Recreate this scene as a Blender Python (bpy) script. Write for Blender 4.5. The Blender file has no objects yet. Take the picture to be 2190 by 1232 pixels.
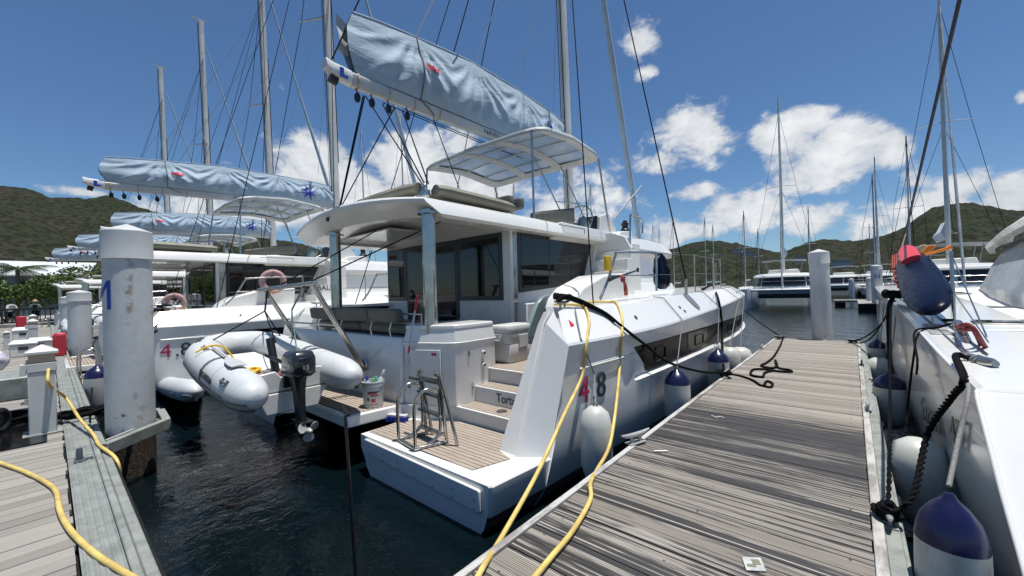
import bpy, bmesh, math, random
from mathutils import Vector, Matrix, noise
V = Vector
PI = math.pi
R = math.radians
rng = random.Random(7)
S = bpy.context.scene
C = S.collection

# ------------------------------------------------------------------ camera
FPX, PW, PH, EYE = 850.0, 2190.0, 1232.0, 1.65
def _axes():
    vx, vy = 1822.0 - 1095, 600.0 - 616
    y = V((vx, -vy, -FPX)).normalized()
    mx = V((-FPX * FPX / vx, -(650.0 - 616), -FPX))
    x = (-mx).normalized()
    z = x.cross(y).normalized()
    x = y.cross(z)
    return x, y, z
_ax, _ay, _az = _axes()
CAMROT = Matrix((_ax, _ay, _az))            # world = CAMROT @ camera space
EYEP = V((0, 0, EYE))
cam = bpy.data.cameras.new('camera')
cam.sensor_width = 36.0
cam.lens = FPX / PW * 36.0
cam.clip_start = 0.05
cam.clip_end = 9000
camo = bpy.data.objects.new('camera', cam)
C.objects.link(camo)
camo.matrix_world = Matrix.Translation(EYEP) @ CAMROT.to_4x4()
S.camera = camo
def ray(px, py):
    return CAMROT @ V((px - PW / 2, -(py - PH / 2), -FPX))
def at_x(px, py, x):
    d = ray(px, py); return EYEP + d * (x / d.x)
def at_y(px, py, y):
    d = ray(px, py); return EYEP + d * (y / d.y)
def at_z(px, py, z):
    d = ray(px, py); return EYEP + d * ((z - EYE) / d.z)

# ------------------------------------------------------------------ world and sun
SUN = V((0.135, 0.06, 0.985)).normalized()
w = bpy.data.worlds.new('World'); S.world = w; w.use_nodes = True
nt = w.node_tree; N = nt.nodes; L = nt.links
N.clear()
out = N.new('ShaderNodeOutputWorld'); bg = N.new('ShaderNodeBackground')
sky = N.new('ShaderNodeTexSky'); sky.sky_type = 'NISHITA'; sky.sun_disc = False
sky.sun_elevation = math.asin(SUN.z); sky.sun_rotation = math.atan2(SUN.x, SUN.y)
sky.air_density = 1.0; sky.dust_density = 0.15; sky.ozone_density = 5.0
bg.inputs['Strength'].default_value = 0.08
L.new(bg.outputs[0], out.inputs[0])
def mth(op, a, b=None, c=None):
    n = N.new('ShaderNodeMath'); n.operation = op
    for i, v in enumerate((a, b, c)):
        if v is None: continue
        if isinstance(v, (int, float)): n.inputs[i].default_value = v
        else: L.new(v, n.inputs[i])
    return n.outputs[0]
tc = N.new('ShaderNodeTexCoord')
sep = N.new('ShaderNodeSeparateXYZ'); L.new(tc.outputs['Generated'], sep.inputs[0])
az = mth('ARCTAN2', sep.outputs[0], sep.outputs[1])
el = mth('ARCSINE', sep.outputs[2])
# cumulus banks: centre in the sky (azimuth, elevation, half width, half height, weight)
def blob(px, py, rx, ry, wt=1.0):
    d = ray(px, py).normalized(); e = ray(px + rx, py).normalized(); u = ray(px, py - ry).normalized()
    return (math.atan2(d.x, d.y), math.asin(d.z), max(abs(math.atan2(e.x, e.y) - math.atan2(d.x, d.y)), .01), max(abs(math.asin(u.z) - math.asin(d.z)), .01), wt)
BL = [blob(1375, 90, 62, 48, .95), blob(1385, 155, 32, 26, .8), blob(1480, 295, 118, 72, 1.0), blob(1420, 345, 90, 40, .9),
      blob(1690, 280, 105, 52, 1.1), blob(1790, 335, 165, 80, 1.15), blob(1900, 320, 80, 65, 1.0), blob(1490, 410, 60, 26, .75),
      blob(1600, 455, 150, 60, 1.0), blob(1740, 470, 120, 50, .95), blob(1880, 480, 140, 60, .9), blob(2060, 400, 95, 55, .95),
      blob(2150, 420, 90, 55, 1.1), blob(2080, 330, 45, 30, .6), blob(2185, 207, 24, 22, .9), blob(680, 350, 110, 75, 1.15),
      blob(880, 350, 120, 80, 1.15), blob(985, 310, 50, 45, .9), blob(770, 430, 220, 80, 1.1), blob(1000, 410, 160, 75, 1.05), blob(480, 450, 200, 50, .95),
      blob(180, 412, 85, 14, .9), blob(550, 340, 45, 28, .55), blob(1260, 400, 120, 60, .9), blob(1210, 470, 160, 60, .9), blob(1440, 500, 110, 45, .85),
      blob(600, 185, 22, 16, .55), blob(-120, 330, 120, 60, .9), blob(2350, 300, 120, 90, 1.0), blob(1010, 250, 30, 20, .5), blob(2000, 440, 150, 45, 1.0), blob(1520, 490, 150, 30, .85), blob(1690, 400, 120, 40, .8), blob(1960, 380, 90, 40, .75), blob(2170, 500, 120, 50, .9), blob(1180, 330, 60, 50, .7), blob(300, 470, 120, 30, .8), blob(1330, 420, 70, 40, .7)]
dens = None
for (a, e, ra, re, wt) in BL:
    dx = mth('DIVIDE', mth('SUBTRACT', az, a), ra)
    dy = mth('DIVIDE', mth('SUBTRACT', el, e), re)
    q = mth('ADD', mth('MULTIPLY', dx, dx), mth('MULTIPLY', dy, dy))
    g = mth('MULTIPLY', mth('POWER', 2.718, mth('MULTIPLY', q, -0.8)), wt)
    dens = g if dens is None else mth('MAXIMUM', dens, g)
mp = N.new('ShaderNodeMapping'); mp.inputs['Scale'].default_value = (1, 1, 1.45)
L.new(tc.outputs['Generated'], mp.inputs[0])
def wnoise(scale, det, rough):
    n = N.new('ShaderNodeTexNoise'); n.inputs['Scale'].default_value = scale
    n.inputs['Detail'].default_value = det; n.inputs['Roughness'].default_value = rough
    n.inputs['Distortion'].default_value = .25
    L.new(mp.outputs[0], n.inputs['Vector']); return n.outputs[0]
n1 = wnoise(15, 12, .60); n2 = wnoise(5.5, 5, .5)
cl = mth('ADD', mth('MULTIPLY', dens, .74), mth('ADD', mth('MULTIPLY', mth('SUBTRACT', n1, .5), 1.15), mth('MULTIPLY', mth('SUBTRACT', n2, .5), .45)))
mr = N.new('ShaderNodeMapRange'); mr.interpolation_type = 'SMOOTHSTEP'
mr.inputs[1].default_value = .33; mr.inputs[2].default_value = .62
L.new(cl, mr.inputs[0])
mask = mth('MULTIPLY', mr.outputs[0], .97)
# sunlit heads and greyer bases of the cumulus
mr2 = N.new('ShaderNodeMapRange'); mr2.inputs[1].default_value = .48; mr2.inputs[2].default_value = .88
L.new(mth('ADD', mth('MULTIPLY', n1, .9), mth('MULTIPLY', dens, .3)), mr2.inputs[0])
cc = N.new('ShaderNodeMixRGB'); cc.inputs[1].default_value = (5.0, 5.5, 6.2, 1); cc.inputs[2].default_value = (10.2, 10.4, 10.6, 1)
L.new(mr2.outputs[0], cc.inputs[0])
mx = N.new('ShaderNodeMixRGB'); L.new(mask, mx.inputs[0])
tint = N.new('ShaderNodeMixRGB'); tint.blend_type = 'MULTIPLY'; tint.inputs[0].default_value = 1; tint.inputs[2].default_value = (.83, 1.0, 1.12, 1); L.new(sky.outputs[0], tint.inputs[1]); L.new(tint.outputs[0], mx.inputs[1]); L.new(cc.outputs[0], mx.inputs[2])
L.new(mx.outputs[0], bg.inputs['Color'])

sl = bpy.data.lights.new('sun', 'SUN'); sl.energy = 5.0; sl.angle = R(.5); sl.color = (1, .975, .93)
so = bpy.data.objects.new('sun', sl); C.objects.link(so)
so.rotation_euler = SUN.to_track_quat('Z', 'Y').to_euler(); so.location = (0, 0, 60)
vs = S.view_settings
vs.view_transform = 'Standard'; vs.look = 'None'; vs.exposure = 0.14; vs.gamma = 1.0; vs.use_curve_mapping = False
S.cycles.max_bounces = 8; S.cycles.diffuse_bounces = 3; S.cycles.glossy_bounces = 4; S.cycles.transmission_bounces = 6; S.cycles.transparent_max_bounces = 8
S.cycles.caustics_reflective = False; S.cycles.caustics_refractive = False; S.cycles.sample_clamp_indirect = 6

# ------------------------------------------------------------------ mesh helpers
class MB:
    def __init__(s): s.v = []; s.f = []; s.m = []
    def add(s, vs, fs, mi=0):
        o = len(s.v); s.v += [tuple(p) for p in vs]
        for f in fs: s.f.append(tuple(i + o for i in f)); s.m.append(mi)
        return s
    def hexa(s, p, mi=0):
        return s.add(p, [(0, 3, 2, 1), (4, 5, 6, 7), (0, 1, 5, 4), (1, 2, 6, 5), (2, 3, 7, 6), (3, 0, 4, 7)], mi)
    def box(s, x0, x1, y0, y1, z0, z1, mi=0):
        return s.hexa([(x0, y0, z0), (x1, y0, z0), (x1, y1, z0), (x0, y1, z0), (x0, y0, z1), (x1, y0, z1), (x1, y1, z1), (x0, y1, z1)], mi)
    def obox(s, c, ux, uy, uz, mi=0):       # centre and three half-extent vectors
        c, ux, uy, uz = V(c), V(ux), V(uy), V(uz)
        return s.hexa([c - ux - uy - uz, c + ux - uy - uz, c + ux + uy - uz, c - ux + uy - uz, c - ux - uy + uz, c + ux - uy + uz, c + ux + uy + uz, c - ux + uy + uz], mi)
    def prism(s, poly, vec, mi=0):
        n = len(poly); vec = V(vec); a = [V(p) for p in poly]
        return s.add(a + [p + vec for p in a], [tuple(range(n - 1, -1, -1)), tuple(range(n, 2 * n))] + [(i, (i + 1) % n, n + (i + 1) % n, n + i) for i in range(n)], mi)
    def tube(s, pts, r, n=8, closed=False, mi=0):
        P = [V(p) for p in pts]; m = len(P)
        rr = r if isinstance(r, (list, tuple)) else [r] * m
        if n < 12 and max(rr) > .0115 and m < 400: n = 12
        vs = []; up = None
        for i, p in enumerate(P):
            if closed: t = P[(i + 1) % m] - P[i - 1]
            else: t = P[min(i + 1, m - 1)] - P[max(i - 1, 0)]
            if t.length < 1e-9: t = V((0, 0, 1))
            t.normalize()
            if up is None: up = V((0, 0, 1)) if abs(t.z) < .9 else V((1, 0, 0))
            a = up - t * up.dot(t)
            if a.length < 1e-4: a = t.orthogonal()
            a.normalize(); up = a; b = t.cross(a)
            for k in range(n):
                th = 2 * PI * k / n
                vs.append(p + (a * math.cos(th) + b * math.sin(th)) * rr[i])
        fs = []
        for i in range(m if closed else m - 1):
            j = (i + 1) % m
            for k in range(n):
                l = (k + 1) % n
                fs.append((i * n + k, i * n + l, j * n + l, j * n + k))
        if not closed: fs += [tuple(range(n - 1, -1, -1)), tuple(range((m - 1) * n, m * n))]
        return s.add(vs, fs, mi)
    def loft(s, loops, mi=0, closed=True, caps=True, mfun=None):
        n = len(loops[0]); vs = [p for l in loops for p in l]; o = len(s.v)
        s.v += [tuple(p) for p in vs]
        for i in range(len(loops) - 1):
            for k in range(n if closed else n - 1):
                l = (k + 1) % n
                s.f.append((o + i * n + k, o + i * n + l, o + (i + 1) * n + l, o + (i + 1) * n + k))
                s.m.append(mfun(i, k) if mfun else mi)
        if caps and closed:
            s.f.append(tuple(o + k for k in range(n - 1, -1, -1))); s.m.append(mi)
            s.f.append(tuple(o + (len(loops) - 1) * n + k for k in range(n))); s.m.append(mi)
        return s
    def lathe(s, base, prof, n=20, axis=(0, 0, 1), mfun=None, mi=0):
        ax = V(axis).normalized(); a = ax.orthogonal().normalized(); b = ax.cross(a); base = V(base)
        loops = [[base + ax * z + (a * math.cos(2 * PI * k / n) + b * math.sin(2 * PI * k / n)) * max(r, 1e-4) for k in range(n)] for (r, z) in prof]
        return s.loft(loops, mi, mfun=mfun)
    def sheet(s, rows, th, mi=0):            # grid of points given thickness th along its normals
        nr, nc = len(rows), len(rows[0]); P = [[V(p) for p in r] for r in rows]; T = []
        for i in range(nr):
            for j in range(nc):
                du = P[min(i + 1, nr - 1)][j] - P[max(i - 1, 0)][j]; dv = P[i][min(j + 1, nc - 1)] - P[i][max(j - 1, 0)]
                nn = du.cross(dv); nn = nn.normalized() if nn.length > 1e-9 else V((0, 0, 1))
                T.append(P[i][j] + nn * th)
        B = [p for r in P for p in r]; M_ = nr * nc; fs = []
        for i in range(nr - 1):
            for j in range(nc - 1):
                a, b, c, d = i * nc + j, i * nc + j + 1, (i + 1) * nc + j + 1, (i + 1) * nc + j
                fs += [(a, b, c, d), (a + M_, d + M_, c + M_, b + M_)]
        rim = [(0, j) for j in range(nc)] + [(i, nc - 1) for i in range(1, nr)] + [(nr - 1, j) for j in range(nc - 2, -1, -1)] + [(i, 0) for i in range(nr - 2, 0, -1)]
        ids = [i * nc + j for i, j in rim]
        for q in range(len(ids)):
            a, b = ids[q], ids[(q + 1) % len(ids)]
            fs.append((a, b, b + M_, a + M_))
        return s.add(B + T, fs, mi)
    def islands(s):
        par = list(range(len(s.v)))
        def find(a):
            while par[a] != a: par[a] = par[par[a]]; a = par[a]
            return a
        for f in s.f:
            r0 = find(f[0])
            for q in f[1:]: par[find(q)] = r0
        g = {}
        for f, mi in zip(s.f, s.m): g.setdefault(find(f[0]), []).append((f, mi))
        o = []
        for fs in g.values():
            ids = {}; b = MB()
            for f, mi in fs:
                for q in f:
                    if q not in ids: ids[q] = len(ids); b.v.append(s.v[q])
                b.f.append(tuple(ids[q] for q in f)); b.m.append(mi)
            o.append(b)
        return o
    def build(s, name, mat, parent=None, smooth=True, ang=32, bevel=0, seg=2, recalc=True, sep=False):
        if sep: return [b.build(name, mat, parent, smooth, ang, bevel, seg, recalc) for b in s.islands()][0]
        me = bpy.data.meshes.new(name)
        off = V((0, 0, 0))
        if parent is None and s.v:
            xs, ys, zs = zip(*s.v); off = V(((min(xs) + max(xs)) / 2, (min(ys) + max(ys)) / 2, min(zs)))
        me.from_pydata([V(p) - off for p in s.v], [], s.f)
        for m in (mat if isinstance(mat, (list, tuple)) else [mat]): me.materials.append(m)
        me.polygons.foreach_set('material_index', s.m)
        if recalc:
            bm = bmesh.new(); bm.from_mesh(me); bmesh.ops.recalc_face_normals(bm, faces=bm.faces); bm.to_mesh(me); bm.free()
        if smooth:
            me.polygons.foreach_set('use_smooth', [True] * len(me.polygons)); me.set_sharp_from_angle(angle=R(ang))
        me.update()
        o = bpy.data.objects.new(name, me); C.objects.link(o)
        if parent is not None:
            o.parent = parent
            o.location = -parent.location if parent.parent is None else V((0, 0, 0))
        else: o.location = off
        if bevel:
            b = o.modifiers.new('edge', 'BEVEL'); b.width = bevel; b.segments = seg; b.limit_method = 'ANGLE'; b.angle_limit = R(35)
        return o

def tag(o, label=None, cat=None, group=None, kind=None):
    if label: o['label'] = label
    if cat: o['category'] = cat
    if group: o['group'] = group
    if kind: o['kind'] = kind
    return o
def thing(name, label, cat, loc, group=None):
    o = bpy.data.objects.new(name, None); C.objects.link(o); o.empty_display_size = .3
    o.location = loc; tag(o, label, cat, group); return o
def copy_tree(o, parent=None):
    c = o.copy(); C.objects.link(c)
    if parent is not None: c.parent = parent
    for ch in list(o.children): copy_tree(ch, c)
    return c
def text(name, body, size, origin, xdir, ydir, mat, parent=None, ext=.002, align='LEFT', squash=1.0):
    cu = bpy.data.curves.new(name, 'FONT'); cu.body = body; cu.size = size; cu.extrude = ext; cu.align_x = align; cu.resolution_u = 3
    to = bpy.data.objects.new('tmp', cu); C.objects.link(to)
    bpy.context.view_layer.update()
    me = bpy.data.meshes.new_from_object(to.evaluated_get(bpy.context.evaluated_depsgraph_get()))
    bpy.data.objects.remove(to)
    xd = V(xdir).normalized(); yd = V(ydir); yd = (yd - xd * yd.dot(xd)).normalized(); zd = xd.cross(yd)
    m = MB(); o = V(origin)
    m.v = [tuple(o + xd * v.co.x * squash + yd * v.co.y + zd * v.co.z) for v in me.vertices]
    m.f = [tuple(p.vertices) for p in me.polygons]; m.m = [0] * len(m.f)
    bpy.data.meshes.remove(me)
    return m.build(name, mat, parent, smooth=False, recalc=False)
def catmull(pts, n=8):
    P = [V(p) for p in pts]; o = []
    for i in range(len(P) - 1):
        a, b, c, d = P[max(i - 1, 0)], P[i], P[i + 1], P[min(i + 2, len(P) - 1)]
        for k in range(n):
            t = k / n
            o.append(.5 * ((2 * b) + (c - a) * t + (2 * a - 5 * b + 4 * c - d) * t * t + (3 * b - a - 3 * c + d) * t ** 3))
    o.append(P[-1]); return o
def sag(a, b, s, n=12):
    a, b = V(a), V(b)
    return [a.lerp(b, i / n) - V((0, 0, 4 * s * (i / n) * (1 - i / n))) for i in range(n + 1)]
def lerp1(x, tab):
    if x <= tab[0][0]: return tab[0][1]
    for (a, b), (c, d) in zip(tab, tab[1:]):
        if x <= c: return b + (d - b) * (x - a) / (c - a)
    return tab[-1][1]
def smooth1(x, tab):
    if x <= tab[0][0]: return tab[0][1]
    for i in range(len(tab) - 1):
        (a, b), (c, d) = tab[i], tab[i + 1]
        if x <= c:
            t = (x - a) / (c - a)
            p0 = tab[max(i - 1, 0)]; p3 = tab[min(i + 2, len(tab) - 1)]
            m1 = (d - p0[1]) / (c - p0[0]) * (c - a); m2 = (p3[1] - b) / (p3[0] - a) * (c - a)
            return (2*t**3-3*t*t+1)*b + (t**3-2*t*t+t)*m1 + (-2*t**3+3*t*t)*d + (t**3-t*t)*m2
    return tab[-1][1]

# ------------------------------------------------------------------ materials
class NT:
    def __init__(s, name):
        s.m = bpy.data.materials.new(name); s.m.use_nodes = True
        s.t = s.m.node_tree; s.N = s.t.nodes; s.L = s.t.links
        s.b = s.N['Principled BSDF']; s.tc = s.N.new('ShaderNodeTexCoord')
    def lk(s, a, b): s.L.new(a, b)
    def noise(s, scale, det=4, rough=.55, vec=None, stretch=None, dist=0):
        n = s.N.new('ShaderNodeTexNoise'); n.inputs['Scale'].default_value = scale; n.inputs['Detail'].default_value = det; n.inputs['Roughness'].default_value = rough; n.inputs['Distortion'].default_value = dist
        v = vec or s.tc.outputs['Object']
        if stretch:
            mp = s.N.new('ShaderNodeMapping'); mp.inputs['Scale'].default_value = stretch; s.lk(v, mp.inputs[0]); v = mp.outputs[0]
        s.lk(v, n.inputs['Vector']); return n.outputs[0]
    def rng(s, v, a, b, c=0., d=1., smooth=True):
        n = s.N.new('ShaderNodeMapRange'); n.interpolation_type = 'SMOOTHSTEP' if smooth else 'LINEAR'
        for i, q in enumerate((a, b, c, d)): n.inputs[i + 1].default_value = q
        s.lk(v, n.inputs[0]); return n.outputs[0]
    def mix(s, f, a, b, mode='MIX'):
        n = s.N.new('ShaderNodeMixRGB'); n.blend_type = mode
        for i, q in enumerate((f, a, b)):
            if isinstance(q, (int, float)): n.inputs[i].default_value = q
            elif isinstance(q, tuple): n.inputs[i].default_value = q + (1,) if len(q) == 3 else q
            else: s.lk(q, n.inputs[i])
        return n.outputs[0]
    def math(s, op, a, b=None):
        n = s.N.new('ShaderNodeMath'); n.operation = op
        for i, q in enumerate((a, b)):
            if q is None: continue
            if isinstance(q, (int, float)): n.inputs[i].default_value = q
            else: s.lk(q, n.inputs[i])
        return n.outputs[0]
    def xyz(s, which='Object'):
        n = s.N.new('ShaderNodeSeparateXYZ'); s.lk(s.tc.outputs[which], n.inputs[0]); return n.outputs
    def bump(s, h, strength=.3, dist=.01, prev=None):
        n = s.N.new('ShaderNodeBump'); n.inputs['Strength'].default_value = strength; n.inputs['Distance'].default_value = dist
        s.lk(h, n.inputs['Height'])
        if prev is not None: s.lk(prev, n.inputs['Normal'])
        s.lk(n.outputs[0], s.b.inputs['Normal']); return n.outputs[0]
    def set(s, **k):
        for q, v in k.items():
            i = s.b.inputs[q.replace('_', ' ')]
            if isinstance(v, tuple): i.default_value = v + (1,) if len(v) == 3 else v
            elif isinstance(v, (int, float)): i.default_value = v
            else: s.lk(v, i)
        return s
def mat(name, col, rough=.5, metal=0., var=.12, vs_=3., bump=0., bs=60., bd=.004, coat=0., col2=None, spec=None):
    t = NT(name)
    n = t.noise(vs_, 5, .6)
    c2 = col2 or tuple(c * (1 - var) for c in col)
    t.set(Base_Color=t.mix(t.rng(n, .35, .65), col, c2), Metallic=metal, Coat_Weight=coat)
    t.set(Roughness=t.rng(t.noise(vs_ * 2.3, 3), .3, .7, max(rough - .06, .02), min(rough + .06, 1)))
    if spec is not None: t.set(Specular_IOR_Level=spec)
    if bump: t.bump(t.noise(bs, 3, .6), bump, bd)
    return t.m
M = {}
M['gel'] = mat('gelcoat white', (.75, .74, .705), .22, var=.05, vs_=.7, coat=.25)
M['gel2'] = mat('gelcoat white moulded', (.73, .72, .685), .3, var=.07, vs_=1.6, bump=.03, bs=9, bd=.01)
M['nonskid'] = mat('non skid deck', (.68, .67, .64), .65, var=.09, vs_=2.5, bump=.25, bs=220, bd=.002)
M['steel'] = mat('stainless steel', (.50, .49, .46), .20, .92, var=.15, vs_=4)
M['alu'] = mat('anodised aluminium', (.50, .50, .485), .4, .45, var=.15, vs_=2.2)
M['mast'] = mat('mast aluminium', (.70, .69, .645), .5, 0., var=.18, vs_=1.2)
M['boomwhite'] = mat('boom white paint', (.56, .55, .53), .35, var=.1, vs_=2)
M['black'] = mat('black plastic', (.012, .012, .013), .35, var=.3, vs_=6)
M['rubber'] = mat('black rubber', (.016, .016, .017), .65, var=.3, vs_=8, spec=.2)
M['stripe'] = mat('black boot stripe', (.012, .013, .015), .25)
M['navyhull'] = mat('navy antifouling', (.008, .014, .035), .55, var=.4, vs_=3)
M['olive'] = mat('olive grey cushion vinyl', (.125, .122, .10), .55, var=.14, vs_=3, bump=.12, bs=14, bd=.012)
M['taupe'] = mat('taupe cushion cover', (.21, .20, .15), .6, var=.14, vs_=3, bump=.25, bs=11, bd=.02)
M['hose'] = mat('yellow water hose', (.70, .53, .16), .5, var=.1, vs_=5, col2=(.52, .37, .11))
M['rope'] = mat('black mooring rope', (.010, .010, .011), .8, var=.4, vs_=40, bump=.6, bs=160, bd=.004, spec=.06)
M['cord'] = mat('grey cord', (.22, .22, .21), .7, var=.3, vs_=60)
M['white'] = mat('white plastic', (.60, .60, .585), .4, var=.08, vs_=3)
M['navyblue'] = mat('dark blue fender vinyl', (.011, .012, .058), .28, var=.2, vs_=4)
M['blueink'] = mat('blue lettering', (.015, .05, .38), .5)
M['darkink'] = mat('dark lettering', (.03, .035, .045), .5)
M['redink'] = mat('crimson lettering', (.50, .02, .09), .5)
M['red'] = mat('red plastic', (.55, .03, .05), .45, var=.2)
M['yellow'] = mat('yellow plastic', (.72, .45, .02), .5, var=.1)
M['orange'] = mat('orange plastic', (.85, .25, .03), .45, var=.1)
M['navycloth'] = mat('navy tarpaulin', (.004, .0075, .024), .34, var=.3, vs_=5, bump=.10, bs=4, bd=.03, spec=.10)
M['teal'] = mat('grey green moulding', (.20, .27, .27), .35, var=.1)
M['tan'] = mat('tan strap', (.55, .42, .30), .7)
M['skin'] = mat('skin', (.36, .21, .14), .6)
M['frame'] = mat('dark window frame', (.028, .036, .04), .35, var=.2)
def glass(name, col, rough=.02):
    t = NT(name); n = t.noise(1.3, 3, .5)
    t.set(Base_Color=t.mix(t.rng(n, .35, .7), col, tuple(c * .5 for c in col)), Roughness=rough, Specular_IOR_Level=.55)
    t.bump(t.noise(.8, 2, .5), .02, .05)
    return t.m
M['glass'] = glass('dark tinted window glass', (.010, .010, .011))
M['band'] = glass('black hull window glass', (.016, .017, .016), .22); M['band'].node_tree.nodes['Principled BSDF'].inputs['Specular IOR Level'].default_value = .10
def grime(name, col, rough, dirt, ws=1.0, amt=.5, coat=0.):
    t = NT(name)
    n = t.noise(2.2 * ws, 7, .65); v = t.noise(9 * ws, 4, .6, stretch=(1, 1, .12))
    f = t.math('MULTIPLY', t.rng(t.math('ADD', t.math('MULTIPLY', n, .6), t.math('MULTIPLY', v, .4)), .47, .72), amt)
    t.set(Base_Color=t.mix(f, col, dirt), Roughness=rough, Coat_Weight=coat)
    t.bump(t.noise(25, 4, .6), .04, .01)
    return t.m
M['hull'] = grime('hull gelcoat with faint streaks', (.74, .735, .705), .16, (.60, .59, .555), .8, .35, .3)
M['fender'] = grime('grubby white fender vinyl', (.52, .52, .475), .42, (.30, .29, .24), 1.6, .75)
M['tubes'] = grime('grey dinghy tube fabric', (.54, .555, .55), .5, (.42, .43, .425), 2.2, .7)
M['tubedark'] = mat('dark grey rubbing strake', (.09, .10, .12), .55)
M['canvas'] = None
t = NT('teak deck with dark seams')
X = t.xyz()
st = t.math('FRACT', t.math('MULTIPLY', X[1], 1 / .062))
seam = t.rng(t.math('ABSOLUTE', t.math('SUBTRACT', st, .5)), .40, .44)
gr = t.noise(18, 5, .6, stretch=(.25, 3, 1))
tk = t.mix(t.rng(gr, .3, .7), (.40, .335, .27), (.29, .235, .185))
t.set(Base_Color=t.mix(seam, tk, (.03, .028, .026)), Roughness=.75); t.bump(t.math('SUBTRACT', 1.0, seam), .3, .004)
M['teak'] = t.m
# canvas of the sail covers
t = NT('pale blue sail cover canvas')
n = t.noise(3, 5, .6); wv = t.noise(380, 2, .5)
t.set(Base_Color=t.mix(t.rng(n, .3, .7), (.37, .465, .545), (.31, .40, .475)), Roughness=.72, Sheen_Weight=.2)
b = t.bump(t.noise(5, 4, .5, stretch=(1, .55, 2.2), dist=.8), .28, .05); t.bump(wv, .08, .002, b)
M['canvas'] = t.m
t = NT('bimini canvas'); n = t.noise(3, 4)
t.set(Base_Color=t.mix(t.rng(n, .3, .7), (.54, .55, .53), (.46, .48, .47)), Roughness=.8); t.bump(t.noise(9, 4), .2, .02)
M['bimini'] = t.m
t = NT('clear bimini vinyl panel')
t.set(Base_Color=(.58, .70, .80), Roughness=.12, Transmission_Weight=.55, IOR=1.15, Alpha=.8)
M['vinyl'] = t.m
# ------------------------------------------------------------------ water, hills, shore
WZ = -0.62
t = NT('harbour water')
o1 = t.noise(1.1, 4, .55, stretch=(1, 1, 1)); o2 = t.noise(4.2, 4, .6, dist=.6); o3 = t.noise(15, 3, .6)
h = t.math('ADD', t.math('MULTIPLY', o1, .55), t.math('ADD', t.math('MULTIPLY', o2, .26), t.math('MULTIPLY', o3, .02)))
t.set(Base_Color=t.mix(t.noise(.08, 3), (.0012, .0035, .0045), (.002, .0065, .0085)), Roughness=.05, IOR=1.333)
t.bump(h, .5, .13)
m = MB(); m.add([(-2500, -2500, WZ), (2500, -2500, WZ), (2500, 2500, WZ), (-2500, 2500, WZ)], [(0, 1, 2, 3)])
tag(m.build('water', t.m, smooth=False), 'dark harbour water rippling around the moored boats', 'water', kind='structure')

SIL = [(-1500, 420), (-500, 372), (-100, 385), (0, 395), (60, 405), (110, 420), (180, 424), (235, 420), (290, 440), (340, 455), (400, 472), (470, 490), (560, 508), (640, 520), (720, 545), (820, 568), (950, 578), (1100, 570), (1250, 560), (1380, 545), (1450, 528), (1500, 516), (1560, 518), (1620, 530), (1670, 538), (1720, 521), (1765, 511), (1830, 515), (1880, 505), (1930, 488), (1975, 455), (2010, 440), (2050, 434), (2110, 440), (2150, 448), (2200, 452), (2400, 470), (3400, 400)]
_s = []
for px, py in SIL:
    d = ray(px, py).normalized(); _s.append((math.atan2(d.x, d.y), d.z / math.hypot(d.x, d.y)))
_s.sort()
t = NT('scrub covered hillside')
a = t.noise(.012, 5, .6); b_ = t.noise(.22, 4, .65); c_ = t.noise(.055, 4, .6)
base = t.mix(t.rng(t.math('ADD', t.math('MULTIPLY', a, .6), t.math('MULTIPLY', c_, .4)), .42, .60), (.040, .040, .026), (.026, .036, .015))
t.set(Base_Color=t.mix(t.rng(b_, .40, .60), base, t.mix(.75, base, (.008, .009, .005))), Roughness=.9, Specular_IOR_Level=.1)
t.bump(b_, 1.0, 2.6)
m = MB(); nA, nR = 900, 110; a0, a1 = R(-118), R(62); r0, r1 = 230.0, 760.0
for i in range(nA + 1):
    A = a0 + (a1 - a0) * i / nA; e = smooth1(A, _s)
    sx, sy = math.sin(A), math.cos(A)
    for j in range(nR + 1):
        s_ = j / nR; r = r0 + (r1 - r0) * s_ ** 1.15
        x, y = sx * r, sy * r
        q = min(s_ / .86, 1.0); prof = q ** 1.18 if s_ < .86 else 1 - ((s_ - .86) / .14) ** 2 * .25
        rr = r0 + (r1 - r0) * .86 ** 1.15
        top = EYE + rr * e
        z = WZ - .5 + (top - WZ) * prof
        amp = min(s_ * 5, 1.0) * (1 - .75 * max(0, 1 - abs(s_ - .86) / .12))
        z += amp * 11 * (noise.noise(V((x / 90, y / 90, 3.1)))) * math.sin(PI * min(q, 1))
        z += min(s_ * 8, 1) * (2.3 * noise.noise(V((x / 9, y / 9, 7.7))) + 1.5 * noise.noise(V((x / 3.7, y / 3.7, 1.7))))
        m.v.append((x, y, z))
for i in range(nA):
    for j in range(nR):
        q = i * (nR + 1) + j; m.f.append((q, q + nR + 1, q + nR + 2, q + 1)); m.m.append(0)
tag(m.build('hills', t.m, ang=180), 'scrub covered hills rising behind the marina', 'hills', kind='structure')

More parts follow.
